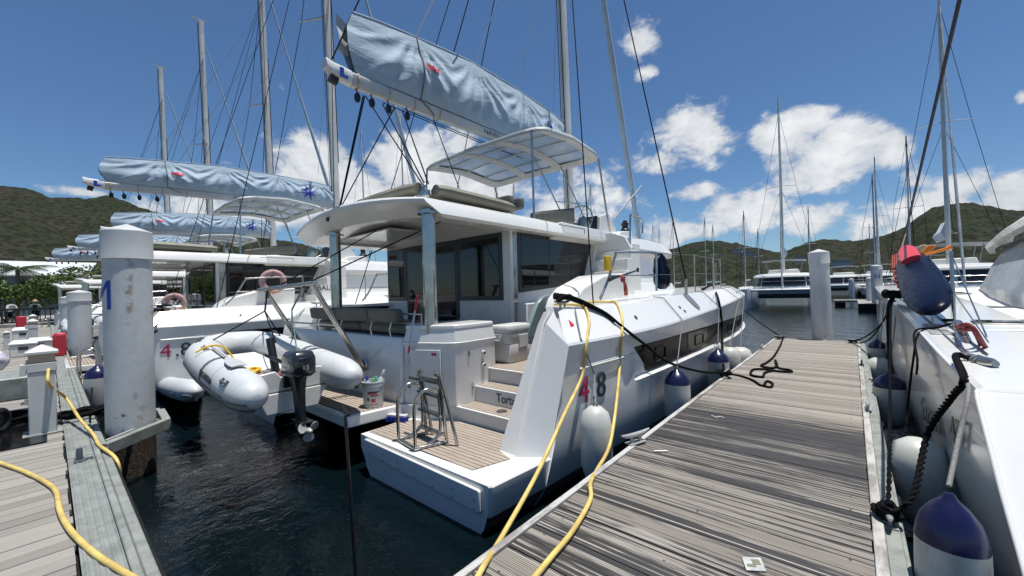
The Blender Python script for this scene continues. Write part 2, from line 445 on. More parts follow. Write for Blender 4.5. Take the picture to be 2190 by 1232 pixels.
from mathutils.bvhtree import BVHTree
HILLB = BVHTree.FromPolygons([V(p) for p in m.v], m.f)
for hx_, hy_, hw_, lb in ((1575, 541, 5.5, 'tiny white house on the right hillside, left of its pair'), (1601, 546, 4.5, 'tiny white house on the right hillside, right of its pair'), (1712, 560, 4, 'small pale house low on the hillside left of the end pile'), (1800, 568, 5, 'small pale house above the distant catamarans')):
    h_ = HILLB.ray_cast(EYEP, ray(hx_, hy_).normalized())[0]
    if h_ is None: continue
    hs = thing('house', lb, 'house', h_, 'houses on the hillside')
    q = MB(); q.box(h_.x - hw_, h_.x + hw_, h_.y - 4, h_.y + 4, h_.z - 3, h_.z + 2.6); q.build('wall', mat('pale house wall', (.5, .49, .45), .8), hs, smooth=False)
    q = MB(); q.prism([(h_.x - hw_ - .6, h_.y - 4.6, h_.z + 2.62), (h_.x + hw_ + .6, h_.y - 4.6, h_.z + 2.62), (h_.x, h_.y - 4.6, h_.z + 4.4)], (0, 9.2, 0)); q.build('roof', mat('grey house roof', (.40, .39, .38), .7), hs, smooth=False)
# shore ground and quay at the end of the main dock
t = NT('concrete quay'); n = t.noise(1.2, 6, .65)
t.set(Base_Color=t.mix(t.rng(n, .3, .7), (.34, .33, .30), (.22, .21, .19)), Roughness=.85); t.bump(n, .2, .02)
M['concrete'] = t.m
QX = -46.5
m = MB(); m.prism([(-400, -160, -3), (QX, -160, -3), (QX, 1.5, -3), (-58, 1.5, -3), (-58, 42, -3), (-400, 42, -3)], (0, 0, 2.98 + .0)); m.prism([(-400, -160, -.015), (-47.8, -160, -.015), (-47.8, 1.5, -.015), (-58, 1.5, -.015), (-58, 42, -.015), (-400, 42, -.015)], (0, 0, .2))
tag(m.build('shore_ground', M['concrete'], smooth=False), 'concrete quay and shore ground behind the promenade railing', 'ground', kind='structure')

# ------------------------------------------------------------------ docks
def planks(name, lo, mid, dark, axis, wet=None):
    t = NT(name); X = t.xyz(); ax = X[axis]
    cell = t.math('FLOOR', t.math('MULTIPLY', ax, 1 / .145))
    wn = t.N.new('ShaderNodeTexWhiteNoise'); wn.noise_dimensions = '1D'; t.lk(cell, wn.inputs['W'])
    st = (.28, 1.0, 1) if axis == 1 else (1.0, .28, 1)
    g1 = t.noise(14, 6, .68, stretch=(st[0] * .3, st[1] * 2.2, 1) if axis == 1 else (st[0] * 2.2, st[1] * .3, 1))
    g2 = t.noise(1.6, 5, .62, stretch=st)
    rib = t.math('FRACT', t.math('MULTIPLY', ax, 1 / .0145))
    groove = t.rng(t.math('ABSOLUTE', t.math('SUBTRACT', rib, .5)), .26, .42)
    f = t.math('ADD', t.math('MULTIPLY', g1, .5), t.math('ADD', t.math('MULTIPLY', wn.outputs[0], .28), t.math('MULTIPLY', g2, .3)))
    col = t.mix(t.rng(f, .34, .74), lo, mid)
    col = t.mix(t.math('MULTIPLY', groove, .7), col, dark)
    fad = None
    if wet:
        y0, y1 = wet
        k = t.math('MULTIPLY', t.rng(X[1], y0 - .5, y0 + .5), t.rng(X[1], y1 + .35, y1 - .35))
        kk = t.math('ADD', t.math('MULTIPLY', t.math('SUBTRACT', 1.0, k), .0), k)
        near = t.rng(X[1], 6.9, 5.6)
        qy = t.math('MULTIPLY', t.math('FLOOR', t.math('MULTIPLY', X[1], 1 / .0145)), .0145)
        cx_ = t.N.new('ShaderNodeCombineXYZ'); t.lk(t.math('MULTIPLY', X[0], .022), cx_.inputs[0]); t.lk(t.math('MULTIPLY', qy, 5.2), cx_.inputs[1])
        g3 = t.noise(7, 6, .72, vec=cx_.outputs[0])
        g4 = t.noise(1.0, 3, .6, stretch=(.35, .9, 1))
        thr = t.math('ADD', .480, t.math('SUBTRACT', t.math('MULTIPLY', t.math('SUBTRACT', 1.0, near), .32), t.math('MULTIPLY', k, .075)))
        dd_ = t.math('SUBTRACT', t.math('ADD', t.math('ADD', g3, t.math('MULTIPLY', t.math('SUBTRACT', wn.outputs[0], .5), .12)), t.math('MULTIPLY', t.math('SUBTRACT', g4, .5), .30)), thr)
        wetm = t.rng(dd_, -.03, .045)
        wetm = t.math('MULTIPLY', wetm, .93)
        col = t.mix(wetm, col, t.mix(t.rng(g1, .35, .75), (.011, .0105, .0105), (.040, .037, .035)))
        t.set(Roughness=t.math('SUBTRACT', .82, t.math('MULTIPLY', wetm, .30)))
    else: t.set(Roughness=.85)
    t.set(Base_Color=col)
    t.bump(t.math('SUBTRACT', t.math('MULTIPLY', g1, .35), t.math('MULTIPLY', groove, .8)), .6, .006)
    return t.m
M['fwood'] = planks('weathered ribbed finger dock boards', (.24, .21, .175), (.43, .39, .34), (.045, .040, .035), 1, (4.3, 6.6))
M['mwood'] = planks('weathered main dock boards', (.25, .23, .20), (.40, .375, .33), (.07, .063, .055), 0)
t = NT('galvanised dock edge'); n = t.noise(5, 7, .7); n2 = t.noise(40, 4, .6)
t.set(Base_Color=t.mix(t.rng(n, .35, .7), (.33, .345, .315), (.20, .215, .19)), Roughness=.55, Metallic=.25); t.bump(n2, .2, .004)
M['galv'] = t.m
t = NT('tired white dock rail'); n = t.noise(6, 6, .7, stretch=(1, .3, 1))
t.set(Base_Color=t.mix(t.rng(n, .42, .62), (.48, .47, .44), (.24, .225, .20)), Roughness=.6)
M['rail'] = t.m

dk = thing('finger_dock', 'weathered grey plank finger dock with dark wet patches beside the white catamaran', 'dock', (-.81, 7.2, -.45))
m = MB(); r_ = random.Random(3)
y = .47; 
while y < 14.05:
    x0, x1 = -1.735 + r_.uniform(-.004, .004), .055 + r_.uniform(-.004, .004); dz = r_.uniform(-.0025, .0025); dt = r_.uniform(-.0015, .0015)
    m.hexa([(x0, y, -.035), (x1, y, -.035), (x1, y + .139, -.035), (x0, y + .139, -.035), (x0, y, dz), (x1, y, dz + dt), (x1, y + .139, dz), (x0, y + .139, dz + dt)]); y += .145
m.build('deck_boards', M['fwood'], dk, smooth=False)
m = MB(); m.box(-1.79, -1.738, .45, 14.08, -.10, .018); m.box(-1.805, -1.79, .45, 14.08, -.075, -.01); m.build('edge_rail', M['rail'], dk, bevel=.006)
m = MB(); m.box(.06, .12, .45, 14.08, -.12, .014); m.build('edge_rail', M['rail'], dk, bevel=.006)
m = MB(); m.box(.122, .20, .45, 14.05, -.14, -.012); m.box(.20, .222, .45, 14.05, -.17, -.03); m.build('edge_channel', M['galv'], dk, bevel=.005)
m = MB(); m.box(-1.735, .055, 14.06, 14.10, -.2, .012); m.build('end_rail', M['rail'], dk, bevel=.005)
m = MB()
for k in range(5): m.box(-1.70, .1, 1.0 + k * 2.7, 2.9 + k * 2.7, -.95, -.05)
m.build('float', M['rubber'], dk, bevel=.03, sep=True)
m = MB()
for k in range(60):
    for xx in (-1.62, -.05, -.9): m.lathe((xx, .54 + k * .29 * .78 + .03, 0.001), [(.0, .0), (.008, 0), (.008, .003), (.0, .003)], 6)
o_sc = m.build('screw_heads', M['steel'], dk); o_sc['kind'] = 'stuff'
m = MB()
for yy in (2.25, 4.15, 6.3, 9.2): m.box(.2, .245, yy, yy + .17, -.10, -.045)
m.build('bumper_block', M['rubber'], dk, bevel=.01, sep=True)

md = thing('main_dock', 'broad weathered wooden main dock with grooved grey metal edge plate', 'dock', (-20, -1.4, -.5))
m = MB(); x = -46.4
while x < 3.2:
    a, b = r_.uniform(-.012, .012), r_.uniform(-.002, .002)
    m.box(x, x + .139, -3.2, .096 + a, -.04, b); x += .145
m.build('deck_boards', M['mwood'], md, smooth=False)
m = MB()
for (xa, xb) in ((-46.4, -20), (-19.98, -13.0), (-12.98, -6.32), (-6.30, -3.0), (-2.98, 3.2)):
    prof = []
    for k in range(46):
        yy = .112 + .19 * k / 45; prof.append((yy, .005 + .008 * math.sin(PI * 4.5 * k / 45) ** 4))
    pts = [(yy, z) for yy, z in prof] + [(.302, -.03), (.112, -.03)]
    m.prism([(xa, yy, z) for yy, z in pts], (xb - xa, 0, 0))
m.build('edge_plate', M['galv'], md, ang=60)
m = MB(); m.box(-46.4, 3.2, .306, .355, -.09, .022); m.box(-46.4, 3.2, .36, .425, -.18, -.004); m.build('edge_rail', M['galv'], md, bevel=.012)
m = MB(); m.box(-46.4, 3.2, .428, .448, -.16, -.03); m.build('rub_strip', M['rubber'], md, bevel=.006)
m = MB(); m.box(-46.4, 3.2, -3.1, .3, -.9, -.06); m.build('float', M['rubber'], md, smooth=False)

# cleats standing on the docks
def cleat(base, along, mt, label, group, s=1.0, name='dock_cleat'):
    b = V(base); u = V(along).normalized(); c = V((-u.y, u.x, 0))
    m = MB()
    for k in (-.045, .045): m.tube([b + u * k * s, b + u * k * s + V((0, 0, .055 * s))], .014 * s, 8)
    m.tube([b + u * q * s + V((0, 0, z * s)) for q, z in ((-.15, .078), (-.10, .066), (-.04, .06), (.04, .06), (.10, .066), (.15, .078))], [.008 * s, .015 * s, .019 * s, .019 * s, .015 * s, .008 * s], 8)
    m.obox(b + V((0, 0, .004)), u * .085 * s, c * .035 * s, V((0, 0, .004)))
    return tag(m.build(name, mt), label, 'cleat', group)
G = 'cleats along the dock edges'
cleat(at_z(1360, 946, 0.02) + V((0, 0, 0)), (.35, 1, 0), M['alu'], 'bare silver dock cleat near the white cylinder fender', G, 1.35)
cleat((-1.76, 7.85, .02), (0, 1, 0), M['alu'], 'dock cleat wrapped in black mooring line on the left dock edge', G, 1.1)
cleat((-1.76, 11.6, .02), (0, 1, 0), M['alu'], 'small bare cleat on the left edge near the far dock end', G, 1.0)
cleat((-1.62, 13.85, .015), (1, .2, 0), M['black'], 'dark cleat at the far left corner of the finger dock', G, 1.1)
cleat((-.02, 13.75, .015), (1, .1, 0), M['black'], 'dark cleat at the far right corner of the finger dock', G, 1.2)
cleat((.10, 10.2, .016), (0, 1, 0), M['black'], 'black cleat on the far right dock rail', G, 1.0)
cleat((.11, 6.75, .016), (0, 1, 0), M['alu'], 'middle cleat on the right dock rail', G, 1.1)
cleat((.15, 3.72, -.01), (0, 1, 0), M['alu'], 'cleat buried under a black rope coil on the right dock edge', G, 1.2)
# folding cleat on the main dock plate
q = at_z(170, 985, .01)
m = MB(); m.obox(q + V((0, 0, .006)), (.075, 0, 0), (0, .04, 0), (0, 0, .006)); m.obox(q + V((0, .07, .006)), (.03, 0, 0), (0, .03, 0), (0, 0, .006))
m.tube([q, q + V((0, 0, .10)), q + V((0, 0, .13))], [.026, .026, .02], 10)
tag(m.build('dock_cleat', M['tubedark']), 'stubby dark grey cleat standing on the grooved metal edge plate', 'cleat', G)

# ------------------------------------------------------------------ piles
t = NT('chipped white pile paint')
n = t.noise(9, 6, .7); sp = t.noise(40, 3, .5); X = t.xyz('Object'); low = t.rng(X[2], .75, .05); mid = t.noise(1.6, 4, .6, stretch=(1, 1, .45))
sx_ = t.noise(1.0, 2, .5, stretch=(3.2, 3.2, .55)); streak = t.math('MULTIPLY', t.rng(sx_, .60, .66), t.rng(n, .45, .62))
rust = t.math('MULTIPLY', t.rng(t.math('ADD', t.math('MULTIPLY', n, .7), t.math('MULTIPLY', low, .22)), .60, .68), t.rng(t.math('ADD', mid, t.math('MULTIPLY', low, .25)), .60, .74))
under = t.rng(X[2], -.02, -.12)
col = t.mix(t.rng(n, .4, .75), (.60, .605, .59), (.52, .525, .51))
col = t.mix(rust, col, t.mix(t.rng(sp, .4, .6), (.20, .085, .025), (.07, .04, .02)))
col = t.mix(t.math('MULTIPLY', streak, .75), col, (.24, .17, .10))
col = t.mix(under, col, t.mix(t.rng(sp, .42, .6), (.055, .028, .015), (.085, .08, .06)))
t.set(Base_Color=col, Roughness=.6)
fl = t.rng(sp, .60, .66); fmask = t.rng(t.noise(1.3, 3, .5), .48, .62)
b = t.bump(t.math('MULTIPLY', fl, fmask), .6, .008); t.bump(t.noise(30, 3), .12, .005, b)
M['pile'] = t.m
t = NT('plain white pile paint'); n = t.noise(4, 6, .65, stretch=(1, 1, .5)); n2 = t.noise(12, 4, .65)
X = t.xyz('Object'); low = t.rng(X[2], .5, .0)
rust = t.rng(t.math('ADD', n2, t.math('MULTIPLY', low, .12)), .68, .76)
t.set(Base_Color=t.mix(rust, t.mix(t.rng(n, .35, .65), (.62, .63, .62), (.54, .55, .54)), (.22, .13, .07)), Roughness=.6); t.bump(n2, .08, .008)
M['pile2'] = t.m
M['cap'] = mat('white pile cap', (.56, .565, .55), .5, var=.09, vs_=3)
def pile(base, top, r, label, mt='pile2', capd=.30, cone=.10, name='dock_pile', n=32):
    b, t_ = V(base), V(top); a = (t_ - b).normalized(); bot = b + a * ((WZ - 1.0 - b.z) / a.z)
    root = thing(name, label, 'piling', (b.x, b.y, WZ), 'white dock piles')
    Ln = (t_ - bot).length; k = Ln - cone
    m = MB(); m.lathe(bot, [(r, 0), (r, k - .05)], n, a); m.build('post', M[mt], root, ang=50)
    m = MB(); m.lathe(bot, [(r + .004, k - capd), (r * 1.065 + .003, k - capd), (r * 1.065, k - capd + .01), (r * 1.03 + .004, k), (r * 1.02, k + .012), (.012, k + cone)], n, a); m.build('cap', M['cap'], root, ang=25)
    return root
PB = V((-7.33, .70, 0)); PT = at_x(277, 480, -7.33); PT.y = .70
pm = pile(PB, PT, .246, 'large chipped white steel pile with a blue letter, nearest on the left', 'pile', .36, .11)
# the blue letter wraps round the pile
cu = bpy.data.curves.new('letter', 'FONT'); cu.body = 'M'; cu.size = .54; cu.resolution_u = 2
to = bpy.data.objects.new('tmp', cu); C.objects.link(to); bpy.context.view_layer.update()
me = bpy.data.meshes.new_from_object(to); bpy.data.objects.remove(to)
bm = bmesh.new(); bm.from_mesh(me); bmesh.ops.triangulate(bm, faces=bm.faces)
for _ in range(4): bmesh.ops.subdivide_edges(bm, edges=[e for e in bm.edges if e.calc_length() > .04], cuts=1); bmesh.ops.triangulate(bm, faces=bm.faces)
lo = min(v.co.x for v in bm.verts); hi = max(v.co.x for v in bm.verts)
dirc = (EYEP - PB); thc = math.atan2(dirc.y, dirc.x)
m = MB(); zb = at_x(235, 662, -7.05).z
for v in bm.verts:
    th = thc - .70 + (v.co.x - hi) / .25
    m.v.append((PB.x + .250 * math.cos(th), PB.y + .250 * math.sin(th), zb + v.co.y))
m.f = [tuple(v.index for v in f.verts) for f in bm.faces]; m.m = [0] * len(m.f); bm.free()
m.build('letter', M['blueink'], pm, smooth=False, recalc=False)
pile((-21.1, .74, 0), (-21.1, .74, 2.12), .30, 'second white pile along the main dock, behind the big lettered one', capd=.30)
pile((-31.2, .70, 0), (-31.2, .70, 2.05), .30, 'third white pile along the main dock, partly hidden by the second', capd=.30)
rb = at_z(1759, 727, 0); rb = V((rb.x, 14.32, 0)); rt = at_y(1750, 533, 14.32)
pile(rb, rt, .235, 'white pile at the far end of the finger dock', capd=.32, cone=.10)
# pile guide bracket
br = thing('pile_bracket', 'grey metal bracket frame around the foot of the big lettered pile', 'bracket', (-7.1, .8, -.2))
m = MB()
def beam(a, b, w, h): 
    a, b = V(a), V(b); d = (b - a); u = d.normalized(); c = V((-u.y, u.x, 0)); m.obox((a + b) / 2, d / 2, c * w, V((0, 0, h)))
c0, c1, c2, c3 = [tuple(at_z(px_, py_, -.03)) for px_, py_ in ((222, 962), (356, 906), (344, 884), (305, 886))]; c3 = (-8.0, .52, -.03)
beam(c0, c1, .045, .07); beam(c1, c2, .045, .068); beam((c2[0] - .06, c2[1], -.03), c3, .045, .066)
m.build('frame', M['galv'], br, bevel=.008)
m = MB(); e0_, e1_ = V(c0) + V((-.3, .04, .015)), V(c1) + V((-.22, -.05, .015)); beam(tuple(e0_), tuple(e1_), .02, .025); m.build('roller', M['alu'], br, bevel=.008)

# ------------------------------------------------------------------ power pedestals and dock furniture
def pedestal(x, y, s, label, tilt=0.):
    root = thing('power_pedestal', label, 'pedestal', (x, y, 0), 'power pedestals on the main dock')
    h = 1.13 * s; w_ = .118 * s
    m = MB(); m.box(x - w_, x + w_, y - w_, y + w_, 0, h * .70); m.build('post', M['cap'], root, bevel=.01)
    m = MB(); m.box(x - w_ - .008, x + w_ + .008, y - w_ - .008, y + w_ + .008, h * .702, h * .80)
    m.prism([(x - w_ - .05, y - w_ - .02, h * .72), (x - w_ - .05, y - w_ - .02, h * .80), (x - w_ - .009, y - w_ - .02, h * .83), (x - w_ - .009, y - w_ - .02, h * .70)], (0, .2 * s, 0))
    m.box(x + w_ * .1, x + w_ + .02, y - w_ - .06, y - w_ - .009, h * .68, h * .80)
    m.build('socket_hood', M['white'], root, bevel=.006)
    m = MB(); m.box(x - w_ * .96, x + w_ * .96, y - w_ * .96, y + w_ * .96, h * .803, h * .90); m.build('lamp_lens', M['tan'], root, bevel=.006)
    m = MB(); e = w_ + .022
    m.loft([[(x - e, y - e, h * .90), (x + e, y - e, h * .90), (x + e, y + e, h * .90), (x - e, y + e, h * .90)], [(x - e, y - e, h * .925), (x + e, y - e, h * .925), (x + e, y + e, h * .925), (x - e, y + e, h * .925)], [(x - .01, y - .01, h), (x + .01, y - .01, h), (x + .01, y + .01, h), (x - .01, y + .01, h)]]); m.build('roof', M['white'], root, smooth=False)
    m = MB(); m.box(x - .03, x + .03, y - w_ - .03, y - w_ - .001, h * .34, h * .40); m.tube([(x, y - w_ - .03, h * .37), (x, y - w_ - .06, h * .35)], .014, 8); m.build('tap', M['steel'], root, bevel=.004)
    m = MB(); m.box(x - w_ - .05, x + w_ + .05, y - w_ - .05, y + w_ + .05, 0.004, .018); m.build('base_plate', M['galv'], root, bevel=.004)
pb = at_z(93, 925, 0)
pedestal(pb.x, pb.y, 1.0, 'white power pedestal nearest on the main dock, hose hanging beside it')
pedestal(-22.4, -.36, 1.0, 'white power pedestal beside the dock boxes, second along the dock')
pedestal(-31.5, -.5, 1.02, 'small far white power pedestal behind the dock boxes')
pedestal(-23.7, -1.0, .62, 'short white pedestal left of the second pedestal')
def dockbox(x, y, w_, d, h, label):
    root = thing('dock_box', label, 'dock box', (x, y, 0), 'white dock boxes on the main dock')
    m = MB(); m.box(x - w_, x + w_, y - d, y + d, 0.003, h * .72); m.build('chest', M['gel2'], root, bevel=.03)
    m = MB(); m.loft([[(x - w_ - .02, y - d - .02, h * .73), (x + w_ + .02, y - d - .02, h * .73), (x + w_ + .02, y + d + .02, h * .73), (x - w_ - .02, y + d + .02, h * .73)], [(x - w_ - .02, y - d - .02, h * .82), (x + w_ + .02, y - d - .02, h * .82), (x + w_ + .02, y + d + .02, h * .82), (x - w_ - .02, y + d + .02, h * .82)], [(x - w_ + .08, y - d + .06, h), (x + w_ - .08, y - d + .06, h), (x + w_ - .08, y + d - .06, h), (x - w_ + .08, y + d - .06, h)]]); m.build('lid', M['white'], root, bevel=.01)
    m = MB(); m.box(x + w_ + .001, x + w_ + .012, y - .10, y + .10, h * .42, h * .62); m.box(x - .1, x + .1, y - d - .012, y - d - .001, h * .4, h * .6); m.build('label_plate', M['frame'], root, sep=True)
dockbox(-20.2, -.52, .30, .28, .52, 'white dock box with a dark plate, in front of the second pedestal')
dockbox(-21.4, -.2, .34, .28, .50, 'white dock box behind the first, close to the dock edge')
dockbox(-28.8, -.75, .34, .3, .62, 'far white dock box left of the short pedestal')
def redbin(x, y, w_, d, z0, h, label):
    root = thing('fire_cabinet', label, 'cabinet', (x, y, z0), 'red fire cabinets on the docks')
    m = MB(); m.box(x - w_, x + w_, y - d, y + d, z0, z0 + h); m.build('case', M['red'], root, bevel=.03)
    m = MB(); m.box(x + w_ + .001, x + w_ + .03, y - d * .85, y + d * .85, z0 + .04, z0 + h - .05); m.box(x - w_ * .8, x + w_ * .8, y - d - .03, y - d - .001, z0 + .04, z0 + h - .05); m.build('door', M['red'], root, bevel=.01)
redbin(-19.0, .24, .17, .13, .004, .72, 'crimson fire cabinet standing at the foot of the second white pile')
redbin(-40.5, -1.1, .3, .2, .004, .9, 'small far red cabinet near the quay wall')
# ------------------------------------------------------------------ the white cruising catamaran (built once, copied for its sisters)
XC = -6.3
def mir(p): return V((2 * XC - p[0], p[1], p[2]))
G_CAT = 'white cruising catamarans berthed stern-to along the main dock'
cat = thing('catamaran', 'largest white catamaran beside the finger dock, 4.8 on its hull', 'catamaran', (XC, 9.0, WZ), G_CAT)
XK = [(3.4, -2.41), (5, -2.29), (7, -2.21), (10, -2.19), (12, -2.25), (13.5, -2.42), (15, -2.80), (16, -3.2), (16.6, -3.62)]
ZS = [(3.4, 1.40), (6, 1.43), (9, 1.49), (13, 1.56), (16.6, 1.60)]
ZK = [(3.4, 1.03), (6, 1.03), (9, 1.14), (13, 1.32), (16.6, 1.42)]
XI = [(3.4, -4.6), (10, -4.4), (14, -4.3), (16, -4.1), (16.6, -3.80)]
def hsec(y):
    xk, zs, zk, xi = smooth1(y, XK), smooth1(y, ZS), smooth1(y, ZK), smooth1(y, XI)
    rec = max(0., min(1., (y - 5.28) / .08)); wb = min(1., (16.75 - y) / 2.2); ch = .30 * min(1, wb + .15); fl = .3 + .7 * wb
    le = .35 + max(0, y - 11) * .025
    k = max(0., min(1., (y - 6.5) / .5)); xd = -3.06 + (xi + 3.06) * k
    return [V(p) for p in ((xd, y, zs + .01), (xk - ch - .06, y, zs), (xk - ch, y, zs - .025), (xk - .012, y, zk + .02), (xk, y, zk - .01), (xk - .045 * fl, y, .82), (xk - .046 - .05 * rec, y, .815), (xk - .05 - .06 * rec, y, le + .03),
            (xk - .05 + .022 * rec, y, le), (xk - .05 + .015 * rec, y, le - .03), (xk - .055 * fl, y, 0), (xk - .075 * fl, y, -.25), (xk - .12 * fl, y, -.44), (xk - .13 * fl, y, -.475), (xk - .16 * fl, y, -.55), (xk - .40 * fl, y, -.9), ((xk + xi) / 2, y, -1.25), (xi + .35 * fl, y, -.7), (xi + .1 * fl, y, -.35), (xi, y, -.02 + .32 * k), (xd, y, .02 + .6 * k))]
T0, T1, T2 = V((-3.06, 4.20, 1.36)), V((-2.74, 3.96, 1.385)), V((-2.345, 3.66, 1.03))
A0, A1, A2 = V((-3.06, 3.28, -.14)), V((-2.77, 3.26, -.14)), V((-2.49, 3.45, -.14))
first = hsec(3.7)
ys0 = [4.25, 4.2, 3.98, 3.68, 3.66, 3.63, 3.63, 3.57, 3.565, 3.56, 3.48, 3.40, 3.38, 3.36, 3.3, 3.3, 3.3, 3.5, 3.6, 4.0, 4.2]
for p, yy in zip(first, ys0): p.y = yy
def hull_mats(i, k): return 1 if k == 12 else (2 if k in (13, 14, 15, 16, 17) else 0)
sts = [4.4, 4.8, 5.15, 5.28, 5.36, 5.45, 5.8] + [6.2 + .4 * k for k in range(25)] + [16.35, 16.5, 16.6]
loops = [first] + [hsec(y) for y in sts]
def both(fn, name, mt, parent, **kw):
    o = []
    for side in (0, 1):
        m = MB(); fn(m, (lambda p: V(p)) if side == 0 else mir); o.append(m.build(name, mt, parent, **kw))
    return o
hulls = both(lambda m, f: m.loft([[f(p) for p in l] for l in loops], mfun=hull_mats), 'hull', [M['hull'], M['stripe'], M['navyhull']], cat, ang=17)
# stern wings and swim platforms
def wing(m, f):
    B0, B1 = V((-3.06, 6.0, 1.38)), V((-3.06, 6.0, -.14))
    T0b, T1b = T0 + V((0, -.14, -.16)), T1 + V((-.02, -.13, -.14))
    for q in ((A0, A1, T1b, T0b), (T0b, T1b, T1, T0), (A1, A2, T2, T1b), (T1b, T2, T1), (A0, T0b, T0, B0, B1)):
        m.add([f(p) for p in q], [tuple(range(len(q)))])
both(wing, 'stern_wing', M['gel'], cat, recalc=False, ang=14)
def crease(m, f):
    m.tube([f(p) for p in (A1 + V((-.03, -.005, .0)), T1 + V((-.05, -.14, -.14)), T1 + V((-.04, -.02, .0)))], .011, 6)
both(crease, 'wing_ridge', M['gel2'], cat)
def platf(m, f):
    def lp(y, e): return [f((x, y, z)) for x, z in ((-4.86, -.141), (-2.56 + e, -.141), (-2.55 + e, -.155), (-2.57 + e, -.42), (-2.58 + e, -.44), (-2.59 + e, -.475), (-2.62 + e, -.56), (-2.9, -.9), (-3.7, -1.2), (-4.5, -.8), (-4.74, -.52), (-4.75, -.47), (-4.77, -.44), (-4.86, -.30))]
    m.loft([lp(2.60, -.03), lp(2.63, 0), lp(3.2, .05), lp(3.47, .075)], mfun=lambda i, k: 1 if k in (4, 10) else (2 if 5 <= k <= 9 else 0))
both(platf, 'swim_platform', [M['gel'], M['stripe'], M['navyhull']], cat, ang=25)
def plate(m, f):
    m.loft([[f(p) for p in ((-4.70, yy, -.165), (-2.69, yy, -.195), (-2.67, yy, -.21), (-2.67, yy, -.395), (-2.70, yy, -.41), (-4.72, yy, -.335), (-4.74, yy, -.32), (-4.73, yy, -.18))] for yy in (2.598, 2.565)])
both(plate, 'transom_plate', M['gel'], cat, bevel=.008)
def bolts(m, f):
    for k in range(7):
        for dz in (-.05, -.13): m.lathe(f((-4.6 + k * .31, 2.566, -.19 + dz - k * .010)), [(.0, 0), (.009, 0), (.007, .006), (0, .006)], 6, (0, -1, 0))
both(bolts, 'plate_bolt', M['tubedark'], cat, sep=True)
def lip(m, f): m.tube([f(p) for p in ((-4.8, 2.63, -.145), (-2.66, 2.63, -.145), (-2.52, 3.35, -.145))], .012, 6)
both(lip, 'platform_lip', M['gel'], cat)
def pteak(m, f): m.prism([f(p) for p in ((-4.82, 2.70, -.139), (-2.93, 2.74, -.139), (-2.80, 3.16, -.139), (-3.07, 3.27, -.139), (-3.07, 3.66, -.139), (-4.12, 3.66, -.139), (-4.86, 3.25, -.139))], (0, 0, .008))
both(pteak, 'platform_teak', M['teak'], cat, smooth=False)
# stairs up to the cockpit, starboard (mirrored to port)
def stairs(m, f):
    for (pts, z0, z1) in (([(-4.98, 3.30), (-4.25, 3.70), (-3.06, 3.70), (-3.06, 4.10), (-4.98, 4.10)], -.3, .052), ([(-4.20, 4.02), (-3.06, 4.02), (-3.06, 4.42), (-4.20, 4.42)], .05, .282), ([(-4.25, 4.34), (-3.06, 4.34), (-3.06, 5.75), (-4.25, 5.75)], .2, .47), ([(-4.25, 4.31), (-3.06, 4.31), (-3.06, 5.75), (-4.25, 5.75)], .471, .497)):
        m.prism([f((x, y, z0)) for x, y in pts], (0, 0, z1 - z0))
both(stairs, 'stair', M['gel2'], cat, bevel=.008)
def streads(m, f):
    for pts, z in (([(-4.2, 3.73), (-3.08, 3.73), (-3.08, 4.015), (-4.2, 4.015)], .053), ([(-4.17, 4.05), (-3.08, 4.05), (-3.08, 4.335), (-4.17, 4.335)], .283), ([(-4.25, 4.35), (-3.08, 4.35), (-3.08, 5.7), (-4.25, 5.7)], .498)):
        m.prism([f((x, y, z)) for x, y in pts], (0, 0, .007))
both(streads, 'stair_teak', M['teak'], cat, smooth=False, sep=True)
m = MB(); m.lathe((-3.55, 3.87, .061), [(.0, 0), (.075, 0), (.07, .006), (0, .006)], 20); m.build('deck_filler', M['steel'], cat)
text('name_lettering', 'Tortola', .175, (-3.78, 4.015, .115), (1, 0, 0), (0, 0, 1), M['darkink'], cat, .002, squash=.86)
# bridgedeck, central platform, cockpit floor and aft wall
m = MB(); m.loft([[(x, y, z) for x, z in ((-8.0, .25), (-7.6, .02), (-5.0, .02), (-4.6, .25), (-4.6, zt), (-8.0, zt))] for y, zt in ((5.75, .48), (5.8, 1.40), (9, 1.46), (13.9, 1.52), (14.3, 1.3))]); m.build('bridgedeck', M['gel'], cat, bevel=.02)
m = MB(); m.prism([(-5.06, 2.52, -.10), (-4.98, 3.28, -.10), (-4.98, 4.3, -.10), (-7.62, 4.3, -.10), (-7.62, 3.28, -.10), (-7.54, 2.52, -.10)], (0, 0, .155)); m.build('aft_platform', M['gel'], cat, bevel=.02)
m = MB(); m.prism([(-5.12, 2.60, .0565), (-5.02, 3.27, .0565), (-7.58, 3.27, .0565), (-7.48, 2.60, .0565)], (0, 0, .007)); m.build('aft_platform_teak', M['teak'], cat, smooth=False)
m = MB(); m.box(-8.35, -4.25, 4.2, 5.75, .0, .496); m.build('cockpit_floor', M['gel2'], cat)
m = MB(); m.box(-8.3, -4.26, 4.5, 5.57, .497, .505); m.build('cockpit_teak', M['teak'], cat, smooth=False)
m = MB(); m.loft([[(-9.05, y0, z), (-5.0, y0, z), (-5.0, y1, z), (-9.05, y1, z)] for z, y0, y1 in ((.055, 3.30, 4.2), (.93, 3.34, 4.2), (1.0, 3.38, 4.2))]); m.build('aft_bulwark', M['gel'], cat, bevel=.02)
